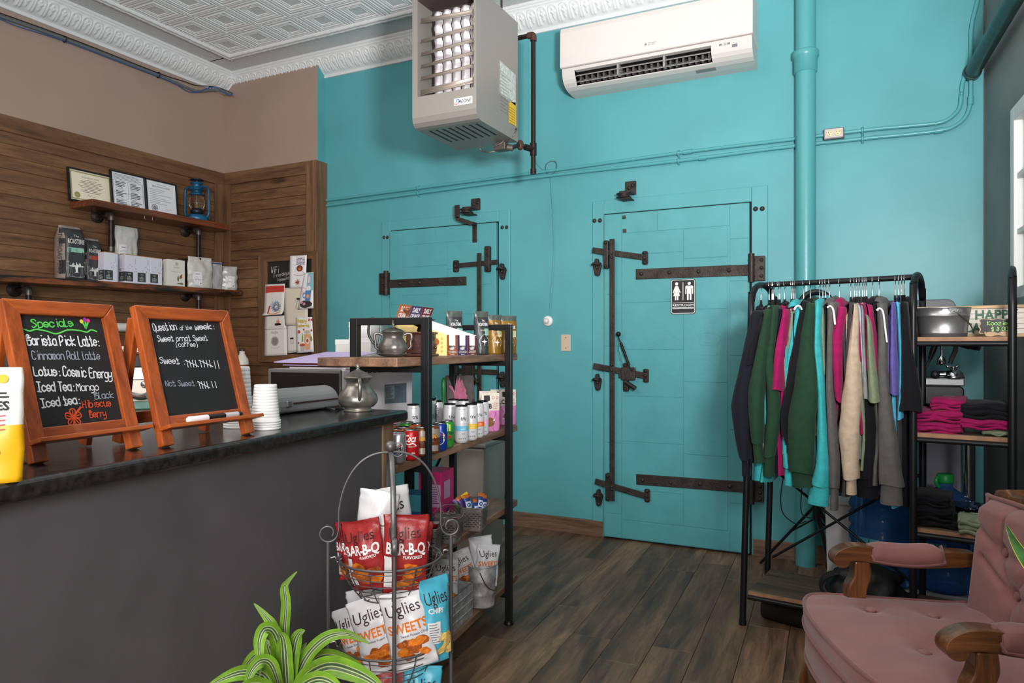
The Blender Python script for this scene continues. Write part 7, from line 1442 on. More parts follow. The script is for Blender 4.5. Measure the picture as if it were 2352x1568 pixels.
# ================================================================= striped plant in the foreground
LF = [mat('leaf_lime', (104, 146, 38), .42, 0, .1, 60, .14, 30), mat('leaf_cream_line', (178, 188, 132), .5), mat('leaf_deep_green', (66, 92, 62), .45, 0, .05, 60, .1, 30)]
pc = at(655, 1640, 1.2); pc.z = 0
t = thing('striped_plant', 'striped lime and green dracaena plant in front of the counter', 'plant', pc)
g = G(); g.lathe([(0, 0), (.085, 0), (.09, .01), (.115, .22), (.12, .225), (.12, .25), (.11, .25), (.105, .23), (0, .225)], n=28); P(g, 'pot', mat('plant_pot_grey', (110, 104, 98), .6), t)
g = G(); g.lathe([(0, .222), (.104, .23), (.1, .235), (0, .24)], n=20); P(g, 'soil', mat('potting_soil', (48, 38, 30), .9, 0, .6, 120), t)
g = G(); g.tube([(0, 0, .23), (.006, .004, .42), (0, 0, .6)], [.014, .012, .011], 10, k=3); P(g, 'stem', mat('plant_stem', (130, 124, 80), .6), t)
def leaf(pts, wpx, d0, d1, curl=.18, name='leaf', mats=LF, cols=None):
    n = len(pts); W3 = smooth_path([at(u, v, d0+(d1-d0)*i/(n-1))-t.location for i, (u, v) in enumerate(pts)], 6); L_ = len(W3)-1; g = G(); wm = wpx*((d0+d1)/2)/FOC
    cols = cols or [-1, -.72, -.38, -.3, -.06, 0, .06, .3, .38, .72, 1]; view = (E0-t.location)
    def f(i, j):
        s = cols[round(i*(len(cols)-1))]; k = round(j*L_); p = W3[k]; d = (W3[min(k+1, L_)]-W3[max(k-1, 0)]).normalized(); vw = (view-p).normalized(); a = d.cross(vw).normalized(); b = a.cross(d)
        tt = k/L_; w_ = wm/2*(min(1, .45+tt*2.2) if tt < .25 else 1)*(1-max(0, (tt-.45)/.55)**1.8)+.0006; return p+a*s*w_+b*(abs(s)*w_*curl*2-.001)
    g.grid(f, len(cols)-1, L_); nc = len(cols)-1
    g.mi = [[0, 0, 1, 2, 1, 1, 2, 1, 0, 0][q % nc] if mats is LF else ([0, 1, 1, 0][q % nc] if nc == 4 else 0) for q in range(len(g.f))]
    return P(g, name, mats, t)
for pts, w_, d0, d1 in (
 ([(655, 1600), (654, 1520), (653, 1453), (657, 1388), (653, 1352), (660, 1336), (682, 1312)], 21, 1.2, 1.2),
 ([(640, 1600), (636, 1520), (629, 1446), (611, 1416), (583, 1385)], 23, 1.22, 1.24), ([(648, 1600), (641, 1490), (628, 1450), (608, 1445), (596, 1470), (596, 1510), (597, 1553)], 30, 1.2, 1.12),
 ([(660, 1610), (655, 1530), (650, 1470), (640, 1453)], 34, 1.17, 1.14), ([(662, 1610), (668, 1540), (676, 1482), (686, 1455), (700, 1447)], 30, 1.18, 1.17),
 ([(672, 1600), (690, 1535), (718, 1490), (758, 1460), (802, 1457), (850, 1478)], 28, 1.2, 1.22), ([(668, 1620), (700, 1560), (752, 1530), (810, 1542), (860, 1568), (890, 1600)], 44, 1.16, 1.1),
 ([(668, 1600), (712, 1530), (752, 1508), (810, 1525), (850, 1548)], 34, 1.24, 1.3), ([(640, 1610), (606, 1552), (560, 1544), (517, 1556), (470, 1580)], 32, 1.17, 1.1),
 ([(640, 1600), (612, 1520), (590, 1505), (565, 1530), (556, 1545)], 28, 1.25, 1.3), ([(645, 1600), (634, 1540), (618, 1490), (612, 1468)], 28, 1.24, 1.25), ([(648, 1600), (625, 1530), (600, 1518), (575, 1545), (560, 1600)], 28, 1.14, 1.08),
 ([(660, 1620), (690, 1580), (730, 1560), (770, 1575), (800, 1620)], 36, 1.1, 1.02), ([(645, 1620), (610, 1580), (570, 1575), (530, 1600)], 34, 1.1, 1.02), ([(668, 1590), (676, 1520), (690, 1495), (704, 1475)], 16, 1.26, 1.28)):
    leaf(pts, w_, d0, d1)
# ================================================================= garment rack
GA = -math.radians(8); GO = V((-.481, 3.219, 0)); GM = M.Translation(GO) @ M.Rotation(GA, 4, 'Z'); GMI = GM.inverted(); GR = M.Rotation(-GA, 3, 'Z')
def gk(x, y, z): return GM @ V((x, y, z))
def gpt(u, v, y):                                   # picture point -> rack-local point on the plane local y
    o = GMI @ E0; d = GR @ ray(u, v); return o+d*((y-o.y)/d.y)
def gzp(u, v, z): return GMI @ onZ(u, v, z)
RKB = mat('rack_black_steel', (27, 28, 31), .4, .4)
RBW = wood('rack_shelf_wood', [(44, 38, 33), (84, 68, 54), (112, 92, 72), (136, 106, 78)], 0, 1.3, .5, .05, bump=.2, streak=12)
REDGE = mat('rack_shelf_edge', (150, 112, 84), .6, 0, 0, 1, .15, 20)
ZBAR = 1.4755; DP = .385; XM, XR_ = .645, .955
t = thing('garment_rack', 'black steel garment rack with a wood shelf tower, full of hanging clothes', 'garment rack', GO, rz=GA)
def uframe(x0, x1, top):
    g = G(); g.tube([(x0, 0, .01), (x1, 0, top-.16), (x1, .012, top-.08), (x1, .07, top-.02), (x1, DP/2, top), (x1, DP-.07, top-.02), (x1, DP-.012, top-.08), (x1, DP, top-.16), (x0, DP, .01)], .0135, 14, k=4); f = P(g, 'upright_frame', RKB, t)
    for y in (0, DP): g = G(); g.cyl((x0, y, 0), (x0, y, .02), .0155, n=12); P(g, 'foot_cap', BLACKM, f)
uframe(0, .035, 1.475); uframe(XM, XM, 1.485); uframe(XR_, XR_, 1.49)
g = G(); g.cyl((.03, DP/2, ZBAR), (XM, DP/2, ZBAR+.004), .0118, n=14); P(g, 'hanging_bar', RKB, t)
def board(x0, x1, z, nm='shelf_board'):
    g = G(); g.box((x0, .012, z-.018), (x1, DP-.012, z)); b = P(g, nm, [RBW], t, bev=.0015)
    g = G(); g.box((x0, .0105, z-.0165), (x1, .0125, z-.0015)); P(g, 'edge_band', REDGE, b)
    g = G()
    for y in (.006, DP-.006): g.cyl((x0, y, z-.027), (x1, y, z-.027), .0095, n=10); P(g, 'support_rod', RKB, b); g = G()
ZS = [.872, .51]; ZTOP = 1.236
board(XM+.013, XR_-.013, ZTOP)
for z in ZS: board(XM+.013, XR_-.013, z)
board(.02, XR_-.01, .148, 'bottom_board')
for a, b in (((.03, DP, .62), (XM, DP, .16)), ((.025, DP+.008, .2), (XM, DP+.008, .66))): g = G(); g.cyl(a, b, .0062, n=8); P(g, 'cross_brace', RKB, t)
# ---- garments
def cloth(n, c): return mat('cloth_'+n, c, .95, 0, .3, 260, .06, 40, sheen=.06, spec=.2)
NAVY = cloth('navy', (26, 28, 37)); BLK = cloth('black', (22, 23, 28)); FOR = cloth('forest', (34, 62, 44)); MAGN = cloth('magenta', (150, 24, 84)); TEA = cloth('aqua', (58, 170, 176)); SAG = cloth('sage', (124, 136, 110)); CHR_ = cloth('grey', (92, 90, 88)); CHA = cloth('charcoal', (62, 60, 64)); BEI_ = cloth('beige', (186, 168, 146)); MAR = cloth('marl', (132, 134, 136)); PUR = cloth('purple', (98, 88, 160)); SKY = cloth('sky', (76, 166, 200)); WRM = cloth('white', (228, 230, 236)); ICE = cloth('ice', (170, 180, 198))
HB = mat('hanger_black_velvet', (20, 20, 22), .8); HK = mat('hanger_steel', (190, 190, 194), .22, 1)
YN_ = -.012
hk0 = []
def make_hanger():
    o = bpy.data.objects.new('hanger', None); COL.objects.link(o); o.empty_display_size = .03
    g = G(); pts = [(0, -.013, -.006)]+[(0, .0145*math.cos(q), .0145*math.sin(q)) for q in [math.radians(a) for a in (200, 150, 110, 80, 45, 10, -30, -60)]]+[(0, 0, -.028), (0, 0, -.075)]; g.tube(pts, .0018, 6, k=2); g.build('hook', HK, o)
    g = G(); g.tube([(0, 0, -.066), (0, 0, -.09)], .0048, 8); 
    for s in (-1, 1): g.tube([(0, 0, -.078), (0, s*.02, -.094), (0, s*.08, -.115), (0, s*.185, -.158)], [(.0035, .007)]*2, 8, k=2, flat=(1, 0, 0))
    g.build('hanger_arms', HB, o); g = G(); g.tube([(0, -.18, -.158), (0, .18, -.158)], [(.0035, .004)]*2, 8, flat=(1, 0, 0)); g.build('trouser_bar', HB, o); return o
HANG = make_hanger(); hn = [0]
def hang(u, short):
    o = HANG if hn[0] == 0 else copy_tree(HANG); hn[0] += 1
    p = gpt(u, 660, DP/2); r = random.Random(hn[0]*5); o.location = gk(p.x, DP/2, ZBAR-.001); o.rotation_euler = (0, 0, GA+(r.random()-.5)*.1)
    tag(o, 'black hanger with a steel hook carrying '+short, 'hanger', 'black hangers on the rack'); return p.x
def garment(kind, m, hu, rows, lab, short, hem=None, rim=None, dy=0, hood=False, vis_far=False, thick=.016, tw=.19, cuff=True, hz=None):
    """rows: picture columns left, right and row of the near sleeve, shoulder to cuff"""
    hx = hang(hu, short); name = {'s': 'sweatshirt', 't': 't_shirt', 'h': 'hoodie'}[kind]
    t = thing(name, lab, {'s': 'sweatshirt', 't': 't-shirt', 'h': 'hoodie'}[kind], gk(hx, DP/2, 0), rz=GA, group='clothes on the garment rack')
    yo = YN_-DP/2+dy; R3 = []
    for a, b, v in rows:
        pa = gpt(a, v, YN_); pb = gpt(b, v, YN_); R3.append((V(((pa.x+pb.x)/2-hx, yo, (pa.z+pb.z)/2)), abs(pb.x-pa.x)/2))
    zsh = R3[0][0].z; z1 = hz if hz else (gpt(rows[-1][0], hem, YN_).z if hem else zsh-.55); ztop = ZBAR-.098
    sd = hn[0]*1.37; x1 = (R3[0][0].x)*.35
    zs_ = [ztop, ztop-.012, ztop-.03, (ztop+zsh)/2-.02, zsh-.03]+[zsh-.03+(z1-zsh+.03)*i/9 for i in range(1, 10)]; hw = [.052, .07, .09, .135, tw]+[tw*(1+.05*math.sin(i*.7)) for i in range(1, 10)]
    n = 26; vs_ = []
    for z, w_ in zip(zs_, hw):
        f = min(1, max(0, (ztop-z)/.5))
        for k in range(n):
            q = 2*PI*k/n; y = w_*math.copysign(abs(math.sin(q))**.75, math.sin(q)); tk = thick*(.55+.6*f)
            x = tk*math.cos(q)+x1*f+.013*noise.noise(V((y*11+sd, z*4, sd)))*f*1.6; vs_.append(V((x, y, z+.006*math.sin(y*16+sd)*(z == zs_[-1]))))
    g = G(); L_ = len(zs_); g.add(vs_, [(i*n+k, i*n+(k+1) % n, (i+1)*n+(k+1) % n, (i+1)*n+k) for i in range(L_-1) for k in range(n)], True); P(g, 'body', m, t)
    long_ = kind in 'sh' and cuff
    st = [V((0, -.075, ztop-.02)), V((R3[0][0].x*.6, -.135, (ztop-.02)*.4+zsh*.6+.01))]; rs = [(.014, .035), (R3[0][1]*.85, .05)]
    body_rows = R3[:-1] if long_ else R3
    for c, r in body_rows: st.append(c+V((0, .02, 0))); rs.append((r, .05 if kind == 't' else .042))
    W3 = smooth_path(st, 5); LW = len(W3)-1; nS = 22; vs_ = []
    for i, c in enumerate(W3):
        f = i/LW*(len(rs)-1); j = min(int(f), len(rs)-2); f -= j; ra = rs[j][0]*(1-f)+rs[j+1][0]*f; rb = rs[j][1]*(1-f)+rs[j+1][1]*f
        for k in range(nS):
            q = 2*PI*k/nS; nz = 1+.16*noise.noise(V((math.cos(q)*1.6+sd, math.sin(q)*1.6, c.z*9+sd)))+.07*noise.noise(V((math.cos(q)*3+sd, math.sin(q)*3, c.z*24)))
            vs_.append(c+V((ra*math.cos(q)*nz, rb*math.sin(q)*nz, .004*math.sin(q*2+sd) if i == LW else 0)))
    g = G(); g.add(vs_, [(i*nS+k, i*nS+(k+1) % nS, (i+1)*nS+(k+1) % nS, (i+1)*nS+k) for i in range(LW) for k in range(nS)], True); P(g, 'sleeve', m, t)
    if long_:
        c, r = R3[-1]; pc, pr = R3[-2]; c = c+V((0, .02, 0)); pc = pc+V((0, .02, 0)); g = G(); top_ = pc.lerp(c, .02)
        g.tube([top_+V((0, 0, .006)), top_, pc.lerp(c, .5), c], [(pr*.82, .034), (r*.92, .03), (r*.96, .03), (r, .03)], 20, flat=(1, 0, 0)); P(g, 'cuff', m, t)
    zc = R3[-1][0].z if long_ else zsh-.2
    g = G(); g.tube([(0, .075, ztop-.02), (.0, .14, zsh+.02), (0, .2, zsh-.04), (.004, .215, (zsh+zc)/2), (0, .21, zc)], [(.014, .03), (.024, .04), (.026, .042), (.026, .042), (.02, .035)], 12, k=3, flat=(1, 0, 0)); P(g, 'sleeve', m, t)
    if kind == 'h' or hood:
        g = G(); g.tube([(.0, -.07, ztop-.045), (.004, -.055, ztop-.012), (.006, 0, ztop-.002), (.006, .06, ztop-.012), (.004, .08, ztop-.06)], [(.015, .02), (.02, .03), (.022, .034), (.02, .03), (.012, .02)], 12, k=3, flat=(1, 0, 0)); P(g, 'hood', m, t)
    if kind == 't' or kind == 's':
        g = G(); g.tube([(thick*.7, .045*math.sin(q), ztop-.004-.03*(1-math.cos(q))*.5) if False else (thick*.55*math.cos(q), .055*math.sin(q), ztop-.002-.012*abs(math.cos(q))) for q in [2*PI*k/16 for k in range(16)]], .006, 8, closed=True); P(g, 'collar', m, t)
    if rim:
        g = G(); g.tube([gpt(u, v, YN_-.03)-V((hx, DP/2, 0)) for u, v in rim], [(.0045, .003)]*2, 8, k=4); P(g, 'white_hood_trim', WRM, t)
    return t
garment('s', NAVY, 1748, [(1722, 1751, 726), (1700, 1732, 830), (1678, 1724, 933), (1697, 1723, 1055), (1702, 1721, 1093)], 'navy sweatshirt, first garment at the left end of the rack', 'the navy sweatshirt at the left end', 1060)
garment('t', BLK, 1767, [(1742, 1760, 742), (1722, 1744, 790), (1706, 1736, 838)], 'black t-shirt second from the left, its short sleeve over the navy one', 'the black t-shirt second from left', 1020)
garment('t', SAG, 1773, [(1748, 1760, 730), (1742, 1752, 780), (1740, 1750, 830)], 'sage t-shirt squeezed between the black t-shirt and the first green sweatshirt', 'the sage t-shirt near the left end', 1040, dy=0.04)
garment('s', TEA, 1775, [(1748, 1760, 740), (1735, 1750, 860), (1722, 1745, 980), (1717, 1752, 1062), (1719, 1750, 1108)], 'aqua sweatshirt of which only the hem and cuff show under the first green one', 'the aqua sweatshirt near the left end', 1108, dy=0.06)
garment('s', FOR, 1777, [(1757, 1774, 718), (1741, 1768, 791), (1719, 1757, 895), (1727, 1753, 1017), (1733, 1756, 1062)], 'dark green sweatshirt, first of the green ones from the left', 'the first dark green sweatshirt', 1000, dy=-0.02)
garment('s', FOR, 1787, [(1770, 1789, 712), (1755, 1781, 830), (1760, 1792, 945), (1752, 1778, 1048), (1750, 1776, 1093)], 'dark green sweatshirt directly right of the first green one', 'the second dark green sweatshirt', 1090)
garment('t', BLK, 1791, [(1783, 1800, 718), (1773, 1795, 800), (1764, 1793, 893)], 'black t-shirt between the green sweatshirts and the magenta t-shirts', 'the black t-shirt left of the magenta ones', 1085, dy=0.03)
garment('t', MAGN, 1802, [(1797, 1812, 718), (1780, 1805, 791), (1770, 1796, 896)], 'magenta t-shirt at the left of the rack, sleeve hem at mid height', 'the magenta t-shirt at left', 1095)
garment('t', MAGN, 1818, [(1811, 1822, 713), (1806, 1814, 760), (1800, 1808, 830)], 'magenta t-shirt half hidden behind the other magenta one at left', 'the hidden magenta t-shirt at left', 1000, dy=0.05)
garment('t', SAG, 1822, [(1808, 1824, 718), (1802, 1816, 790), (1798, 1808, 900)], 'sage t-shirt between the magenta t-shirts and the aqua hoodie', 'the sage t-shirt beside the aqua hoodie', 1040, dy=0.045)
garment('h', TEA, 1826, [(1822, 1843, 708), (1808, 1832, 772), (1799, 1815, 868), (1791, 1812, 1000), (1793, 1824, 1075), (1795, 1822, 1117)], 'aqua hoodie with white hood trim, left of the big green sweatshirt', 'the aqua hoodie with white trim', 1115, rim=[(1824, 711), (1830, 703), (1837, 703), (1842, 711)], dy=0.03)
garment('s', BLK, 1846, [(1840, 1856, 702), (1812, 1842, 830), (1792, 1813, 963), (1805, 1815, 1020), (1806, 1815, 1040)], 'black sweatshirt folding over the aqua hoodie, left of the big green sweatshirt', 'the black sweatshirt beside the big green one', 1040)
garment('s', FOR, 1861, [(1853, 1872, 704), (1836, 1872, 791), (1819, 1880, 906), (1808, 1874, 983), (1812, 1871, 1084), (1822, 1870, 1118)], 'big dark green sweatshirt, widest sleeve in the middle of the rack', 'the big dark green sweatshirt', 1060, dy=-0.02)
garment('h', TEA, 1883, [(1871, 1888, 698), (1869, 1886, 791), (1877, 1894, 906), (1873, 1904, 1059), (1858, 1903, 1115), (1852, 1901, 1160)], 'aqua hoodie right of the big green sweatshirt, hanging lowest', 'the aqua hoodie right of the big green one', 1120)
garment('t', SAG, 1890, [(1879, 1892, 712), (1884, 1893, 790), (1888, 1894, 860)], 'sage t-shirt right of the second aqua hoodie', 'the sage t-shirt right of the aqua hoodies', 1000, dy=0.04)
garment('t', BLK, 1896, [(1888, 1901, 712), (1890, 1901, 800), (1891, 1899, 870)], 'black t-shirt left of the grey hoodie with white trim', 'the black t-shirt left of the grey hoodie', 1040, dy=0.045)
garment('h', CHR_, 1905, [(1899, 1924, 700), (1898, 1917, 772), (1896, 1916, 906), (1902, 1927, 1059), (1904, 1926, 1120), (1904, 1923, 1172)], 'grey hoodie with white trim, first of the two from the left', 'the left grey hoodie', 1120, rim=[(1900, 706), (1907, 703), (1914, 712), (1918, 745)])
garment('h', MAGN, 1928, [(1922, 1943, 712), (1910, 1936, 772), (1913, 1933, 868), (1915, 1931, 900), (1920, 1932, 922)], 'magenta hoodie in the middle right of the rack', 'the magenta hoodie', 1100, cuff=False)
garment('t', CHA, 1954, [(1946, 1962, 702), (1937, 1959, 791), (1932, 1957, 902)], 'charcoal t-shirt left of the beige sweatshirt', 'the charcoal t-shirt', 1140, dy=0.03)
garment('s', BEI_, 1963, [(1960, 1971, 706), (1948, 1974, 791), (1933, 1979, 906), (1925, 1973, 1002), (1936, 1971, 1100), (1941, 1966, 1136)], 'beige sweatshirt, the only beige garment on the rack', 'the beige sweatshirt', 1080)
garment('t', ICE, 1968, [(1969, 1978, 710), (1973, 1982, 800), (1978, 1988, 905)], 'pale blue t-shirt right of the beige sweatshirt', 'the pale blue t-shirt', 1060, dy=0.04)
garment('t', MAR, 1974, [(1975, 1984, 710), (1977, 1990, 800), (1980, 1998, 918)], 'mottled grey t-shirt between the beige and magenta garments', 'the mottled grey t-shirt', 1060, dy=0.03)
garment('t', MAGN, 1981, [(1981, 1989, 706), (1984, 1992, 770), (1986, 1994, 850)], 'magenta t-shirt, left one of the pair around the sage t-shirt', 'the left magenta t-shirt of the right-hand pair', 1000, dy=0.03)
garment('t', SAG, 1986, [(1992, 2002, 740), (1992, 2012, 820), (1995, 2024, 922)], 'sage t-shirt between the two magenta t-shirts at right, its sleeve flaring wide', 'the sage t-shirt between the magenta pair', 1080, dy=-0.015)
garment('t', MAGN, 1990, [(1991, 2002, 706), (1996, 2013, 772), (2010, 2020, 860)], 'magenta t-shirt, right one of the pair around the sage t-shirt', 'the right magenta t-shirt of the right-hand pair', 1000, dy=0.02)
garment('h', BLK, 2004, [(2000, 2016, 700), (1996, 2012, 800), (1978, 2011, 925), (1970, 2013, 1055), (1963, 2014, 1105), (1960, 2014, 1148)], 'black hoodie left of the right grey hoodie', 'the black hoodie', 1120, dy=0.045)
garment('h', CHR_, 2019, [(2014, 2036, 704), (2014, 2039, 772), (2013, 2042, 868), (2016, 2056, 983), (2017, 2075, 1115), (2020, 2073, 1160)], 'grey hoodie with white trim, second from the left, wide sleeve', 'the right grey hoodie', 1120, rim=[(2014, 713), (2020, 708), (2028, 716), (2032, 745), (2037, 786)])
garment('t', PUR, 2056, [(2046, 2057, 706), (2043, 2060, 784), (2043, 2066, 905)], 'purple t-shirt near the right end of the bar', 'the purple t-shirt', 1160)
garment('t', SKY, 2064, [(2056, 2067, 706), (2062, 2073, 830), (2057, 2073, 963)], 'light blue t-shirt near the right end of the bar', 'the light blue t-shirt', 1168, dy=0.03)
garment('t', CHA, 2071, [(2065, 2073, 708), (2069, 2076, 800), (2070, 2078, 880)], 'charcoal t-shirt just left of the last black t-shirt', 'the charcoal t-shirt near the right end', 1120, dy=0.04)
garment('t', BLK, 2077, [(2072, 2086, 702), (2071, 2096, 791), (2068, 2116, 900), (2066, 2118, 944)], 'black t-shirt, last garment at the right end of the bar', 'the last black t-shirt at the right end', 1172, thick=.028, tw=.16)
# ---- on the shelf tower
def gthing(name, lab, cat, x, y, z, rz=0, group=None, rot=None): return thing(name, lab, cat, gk(x, y, z), rz=GA+rz, group=group, rot=(rot[0], rot[1], rot[2]+GA) if rot else None)
BUCK = mat('shiny_tin', (178, 179, 182), .36, .85, .05, 40)
c = gpt(2166, 772, .12); t = gthing('tin_pail', 'shiny tin pail on the top shelf of the rack', 'pail', c.x, .112, ZTOP); r1, r0, h = .093, .08, .112
g = G(); g.lathe([(0, .001), (r0, .0), (r0+.001, .012), (r0+.0025, .0135), (r0+.001, .016), (r0+.0085, h*.7), (r0+.011, h*.715), (r0+.0095, h*.73), (r1, h-.004), (r1+.002, h-.002), (r1, h), (r1-.003, h-.003), (r0-.001, .006), (0, .005)], n=44); P(g, 'pail_wall', BUCK, t)
a0 = -1.15
F = lambda x, y, f=0: V(((r1-.001+f)*math.cos(a0+x/r1), (r1-.001+f)*math.sin(a0+x/r1), y)); g = G(); g.prism(rbox(-.012, h-.024, .012, h-.006, .003), F, 0, .003); g.prism(rbox(-.035, h-.022, -.016, h-.008, .006), F, -.001, .002); g.prism(rbox(.016, h-.022, .035, h-.008, .006), F, -.001, .002); P(g, 'handle_ear', mat('pail_ear_white_metal', (196, 196, 196), .3, .8), t)
g = G(); p0 = F(0, h-.015, .004); g.tube([p0, F(.02, h-.03, .006), F(.06, h*.45, .008), F(.085, h*.2, .01), F(.092, h*.12, .01)], .0022, 6, k=3); P(g, 'bail_handle', STEEL, t)
# letter board sign
sx0 = gpt(2104, 700, .235).x; sx1 = 1.075; zt = gpt(2240, 702, .235).z; zb = ZTOP
t = gthing('letter_sign', 'wood-framed white slat sign with green letters behind the tin pail', 'sign', (sx0+sx1)/2, .235, zb); sw = sx1-sx0; shh = zt-zb; fb = .012
LOAK = wood('light_oak_frame', [(168, 132, 92), (196, 162, 118), (210, 178, 136)], 0, 1.4, .5, .05)
F = lambda a, b, f=0: V((a, -f, b))
for q in ([(-sw/2, 0), (sw/2, 0), (sw/2-fb, fb), (-sw/2+fb, fb)], [(sw/2, 0), (sw/2, shh), (sw/2-fb, shh-fb), (sw/2-fb, fb)], [(sw/2, shh), (-sw/2, shh), (-sw/2+fb, shh-fb), (sw/2-fb, shh-fb)], [(-sw/2, shh), (-sw/2, 0), (-sw/2+fb, fb), (-sw/2+fb, shh-fb)]): g = G(); g.prism(q, F, -.006, .01); P(g, 'frame_rail', LOAK, t, bev=.0015)
g = G(); n = 5; sh_ = (shh-2*fb)/n
for k in range(n): g.box((-sw/2+fb, -.001, fb+sh_*k+.0006), (sw/2-fb, .005, fb+sh_*(k+1)-.0006))
P(g, 'white_slats', mat('slat_white', (216, 210, 200), .6, 0, .05, 50), t, bev=.0008)
g = G(); xa = gpt(2240, 740, .235).x-(sx0+sx1)/2; xb = gpt(2318, 740, .235).x-(sx0+sx1)/2
g.txt('HAPPY', xa, shh*.56, shh*.3, F, .003, 'l', w=(xb-xa)*1.26, bold=.03); xc = gpt(2214, 760, .235).x-(sx0+sx1)/2; xd = gpt(2336, 760, .235).x-(sx0+sx1)/2
g.txt('CAMPERS', (xc+xd)/2, shh*.16, shh*.3, F, .003, w=(xd-xc), bold=.03); P(g, 'letters', mat('sign_green', (32, 92, 62), .5), t)
# koozie sign on a moustache stand
c = gpt(2292, 765, .06); t = gthing('price_sign', 'small scalloped chalk price sign in a wooden moustache stand on the top shelf', 'price sign', c.x, .06, ZTOP, rz=.0)
def scal(w_, h, k):
    o = []
    for i in range(48): q = 2*PI*i/48; cx_, cy_ = math.cos(q), math.sin(q); s = max(abs(cx_)*.86, abs(cy_)*.98); o.append((cx_/s*w_*(1+.045*math.cos(q*8)), h*1.02+cy_/s*h*(1+.06*math.cos(q*8))))
    return [(a*k, h+(b-h)*k) for a, b in o]
F = lambda a, b, f=0: V((a, -f, b+.012)); g = G(); g.prism(scal(.05, .026, 1), F, -.003, .0); P(g, 'wood_back', LOAK, t)
g = G(); g.prism(scal(.05, .026, .93), F, 0, .0008); P(g, 'chalk_face', CB, t)
g = G(); g.ink('Koozie', -.032, .03, .014, .0018, F, .0014, w=.06); g.ink('$ 8.00', -.02, .009, .014, .0018, F, .0014, w=.05); P(g, 'chalk_lettering', mat('chalk_lime', (170, 232, 130), .7), t)
g = G(); F2_ = lambda a, b, f=0: V((a, -f, b)); m_ = [(0, .012), (.012, .018), (.028, .017), (.036, .014), (.04, .02), (.042, .012), (.036, .002), (.022, 0), (.008, .003)]; g.prism(m_+[(0, .004)]+[(-a, b) for a, b in m_[::-1][:-1]], F2_, .001, .012); P(g, 'moustache_stand', LOAK, t, bev=.001)
# folded clothes
def folded(u, v, y, z, w_, d, h, m, lab, seed, lips=2, rz=0, embro=False, grp='folded shirts on the rack shelves', ry=0):
    c = gpt(u, v, y); t = gthing('folded_shirt', lab, 'folded shirt', c.x, y, z, rz=rz, group=grp); r = random.Random(seed)
    def prof(j, i):                                   # closed section with rolled front lips
        q = 2*PI*j; cy_, cz = math.cos(q), math.sin(q); yy = math.copysign(abs(cy_)**.55, cy_)*d/2; zz2 = h/2+math.copysign(abs(cz)**.7, cz)*h/2
        if cy_ < -.25: k = abs(math.sin((zz2/h)*PI*lips)); yy -= (-.5+k)*h*.16
        return yy, zz2
    g = G()
    def f(i, j):
        x = (i-.5)*w_; e = 1-.5*max(0, (abs(i-.5)-.42)/.08)**2; yy, z_ = prof(j, i); n = noise.noise(V((x*14+seed, yy*14, z_*22)))*h*.13+noise.noise(V((x*34+seed, yy*30, z_*60+seed)))*h*.05
        z_ = z_*(.82+.18*e)+(n if z_ > h*.2 else 0); return V((x+n*.5, yy*(.86+.14*e)+n*.9, max(0, z_)))
    g.grid(f, 18, 36); nn = 19; ring0 = [g.v[j*nn] for j in range(36)]; ring1 = [g.v[j*nn+18] for j in range(36)]
    g.add(ring0, [tuple(range(36))]); g.add(ring1, [tuple(range(36))[::-1]]); P(g, 'cloth', m, t)
    g = G()
    for k in range(lips): zz_ = h*(k+.5)/lips*.95; g.tube([(x*w_*.46, -d/2-h*.02+.004*math.sin(x*5+seed), zz_-h*.18+.004*math.sin(x*4+seed+k)) for x in (-1, -.6, -.2, .2, .6, 1)], [(h*.1, h*.16)]*2, 8, k=3)
    P(g, 'folded_edge', m, t)
    if embro: g = G(); FE = lambda a, b, f=0: V((a, -d*.28+b, h*1.02+f)); g.line([(-.018, 0), (-.008, .008), (0, .0), (.01, .009), (.02, .003)], .003, FE, .003); g.line([(-.012, -.004), (.016, -.003)], .002, FE, .003); P(g, 'embroidery', WRM, t)
    return t
Z2_ = ZS[0]; LD = .2
folded(2158, 985, .13, Z2_, .158, LD, .045, MAGN, 'magenta folded shirt at the bottom of the left stack, middle shelf', 1, 3)
folded(2162, 955, .13, Z2_+.045, .165, LD, .044, MAGN, 'magenta folded shirt in the middle of the left stack', 2, 2)
folded(2180, 930, .14, Z2_+.089, .115, LD*.9, .045, MAGN, 'magenta folded shirt with white stitching on top of the left stack', 3, 2, embro=True)
folded(2288, 992, .13, Z2_, .085, LD, .026, SAG, 'sage folded shirt under the right stack, middle shelf', 4, 1)
folded(2262, 985, .12, Z2_+.026, .15, LD, .04, MAGN, 'magenta folded shirt under the black one in the right stack', 5, 2)
folded(2264, 950, .13, Z2_+.067, .15, LD, .056, BLK, 'black folded shirt on top of the right stack, middle shelf', 6, 3)
Z3_ = ZS[1]
folded(2150, 1225, .14, Z3_, .16, LD, .03, BLK, 'black folded shirt at the bottom of the stack on the lower shelf', 7, 1)
folded(2143, 1190, .14, Z3_+.03, .14, LD, .05, BLK, 'black folded shirt in the middle of the lower shelf stack', 8, 2)
folded(2141, 1165, .15, Z3_+.081, .135, LD, .04, BLK, 'black folded shirt on top of the lower shelf stack', 9, 2)
folded(2242, 1235, .06, Z3_, .11, .11, .07, SAG, 'sage rolled shirt beside the chair back, lower shelf', 10, 2, embro=True)
c = gpt(2232, 1190, .28); t = gthing('glass_dish', 'clear cut glass dish at the back of the lower shelf', 'dish', c.x-.005, .29, Z3_)
g = G(); g.lathe([(.0, .003), (.03, .002), (.032, .006), (.03, .01), (.055, .03), (.078, .052), (.08, .055), (.076, .054), (.05, .031), (.026, .012), (0, .011)], n=36, f=lambda a, z, r: r*(1+.03*math.cos(a*18))); P(g, 'dish', mat('clear_plain_glass', (240, 244, 244), .03, trans=1, ior=1.3), t)
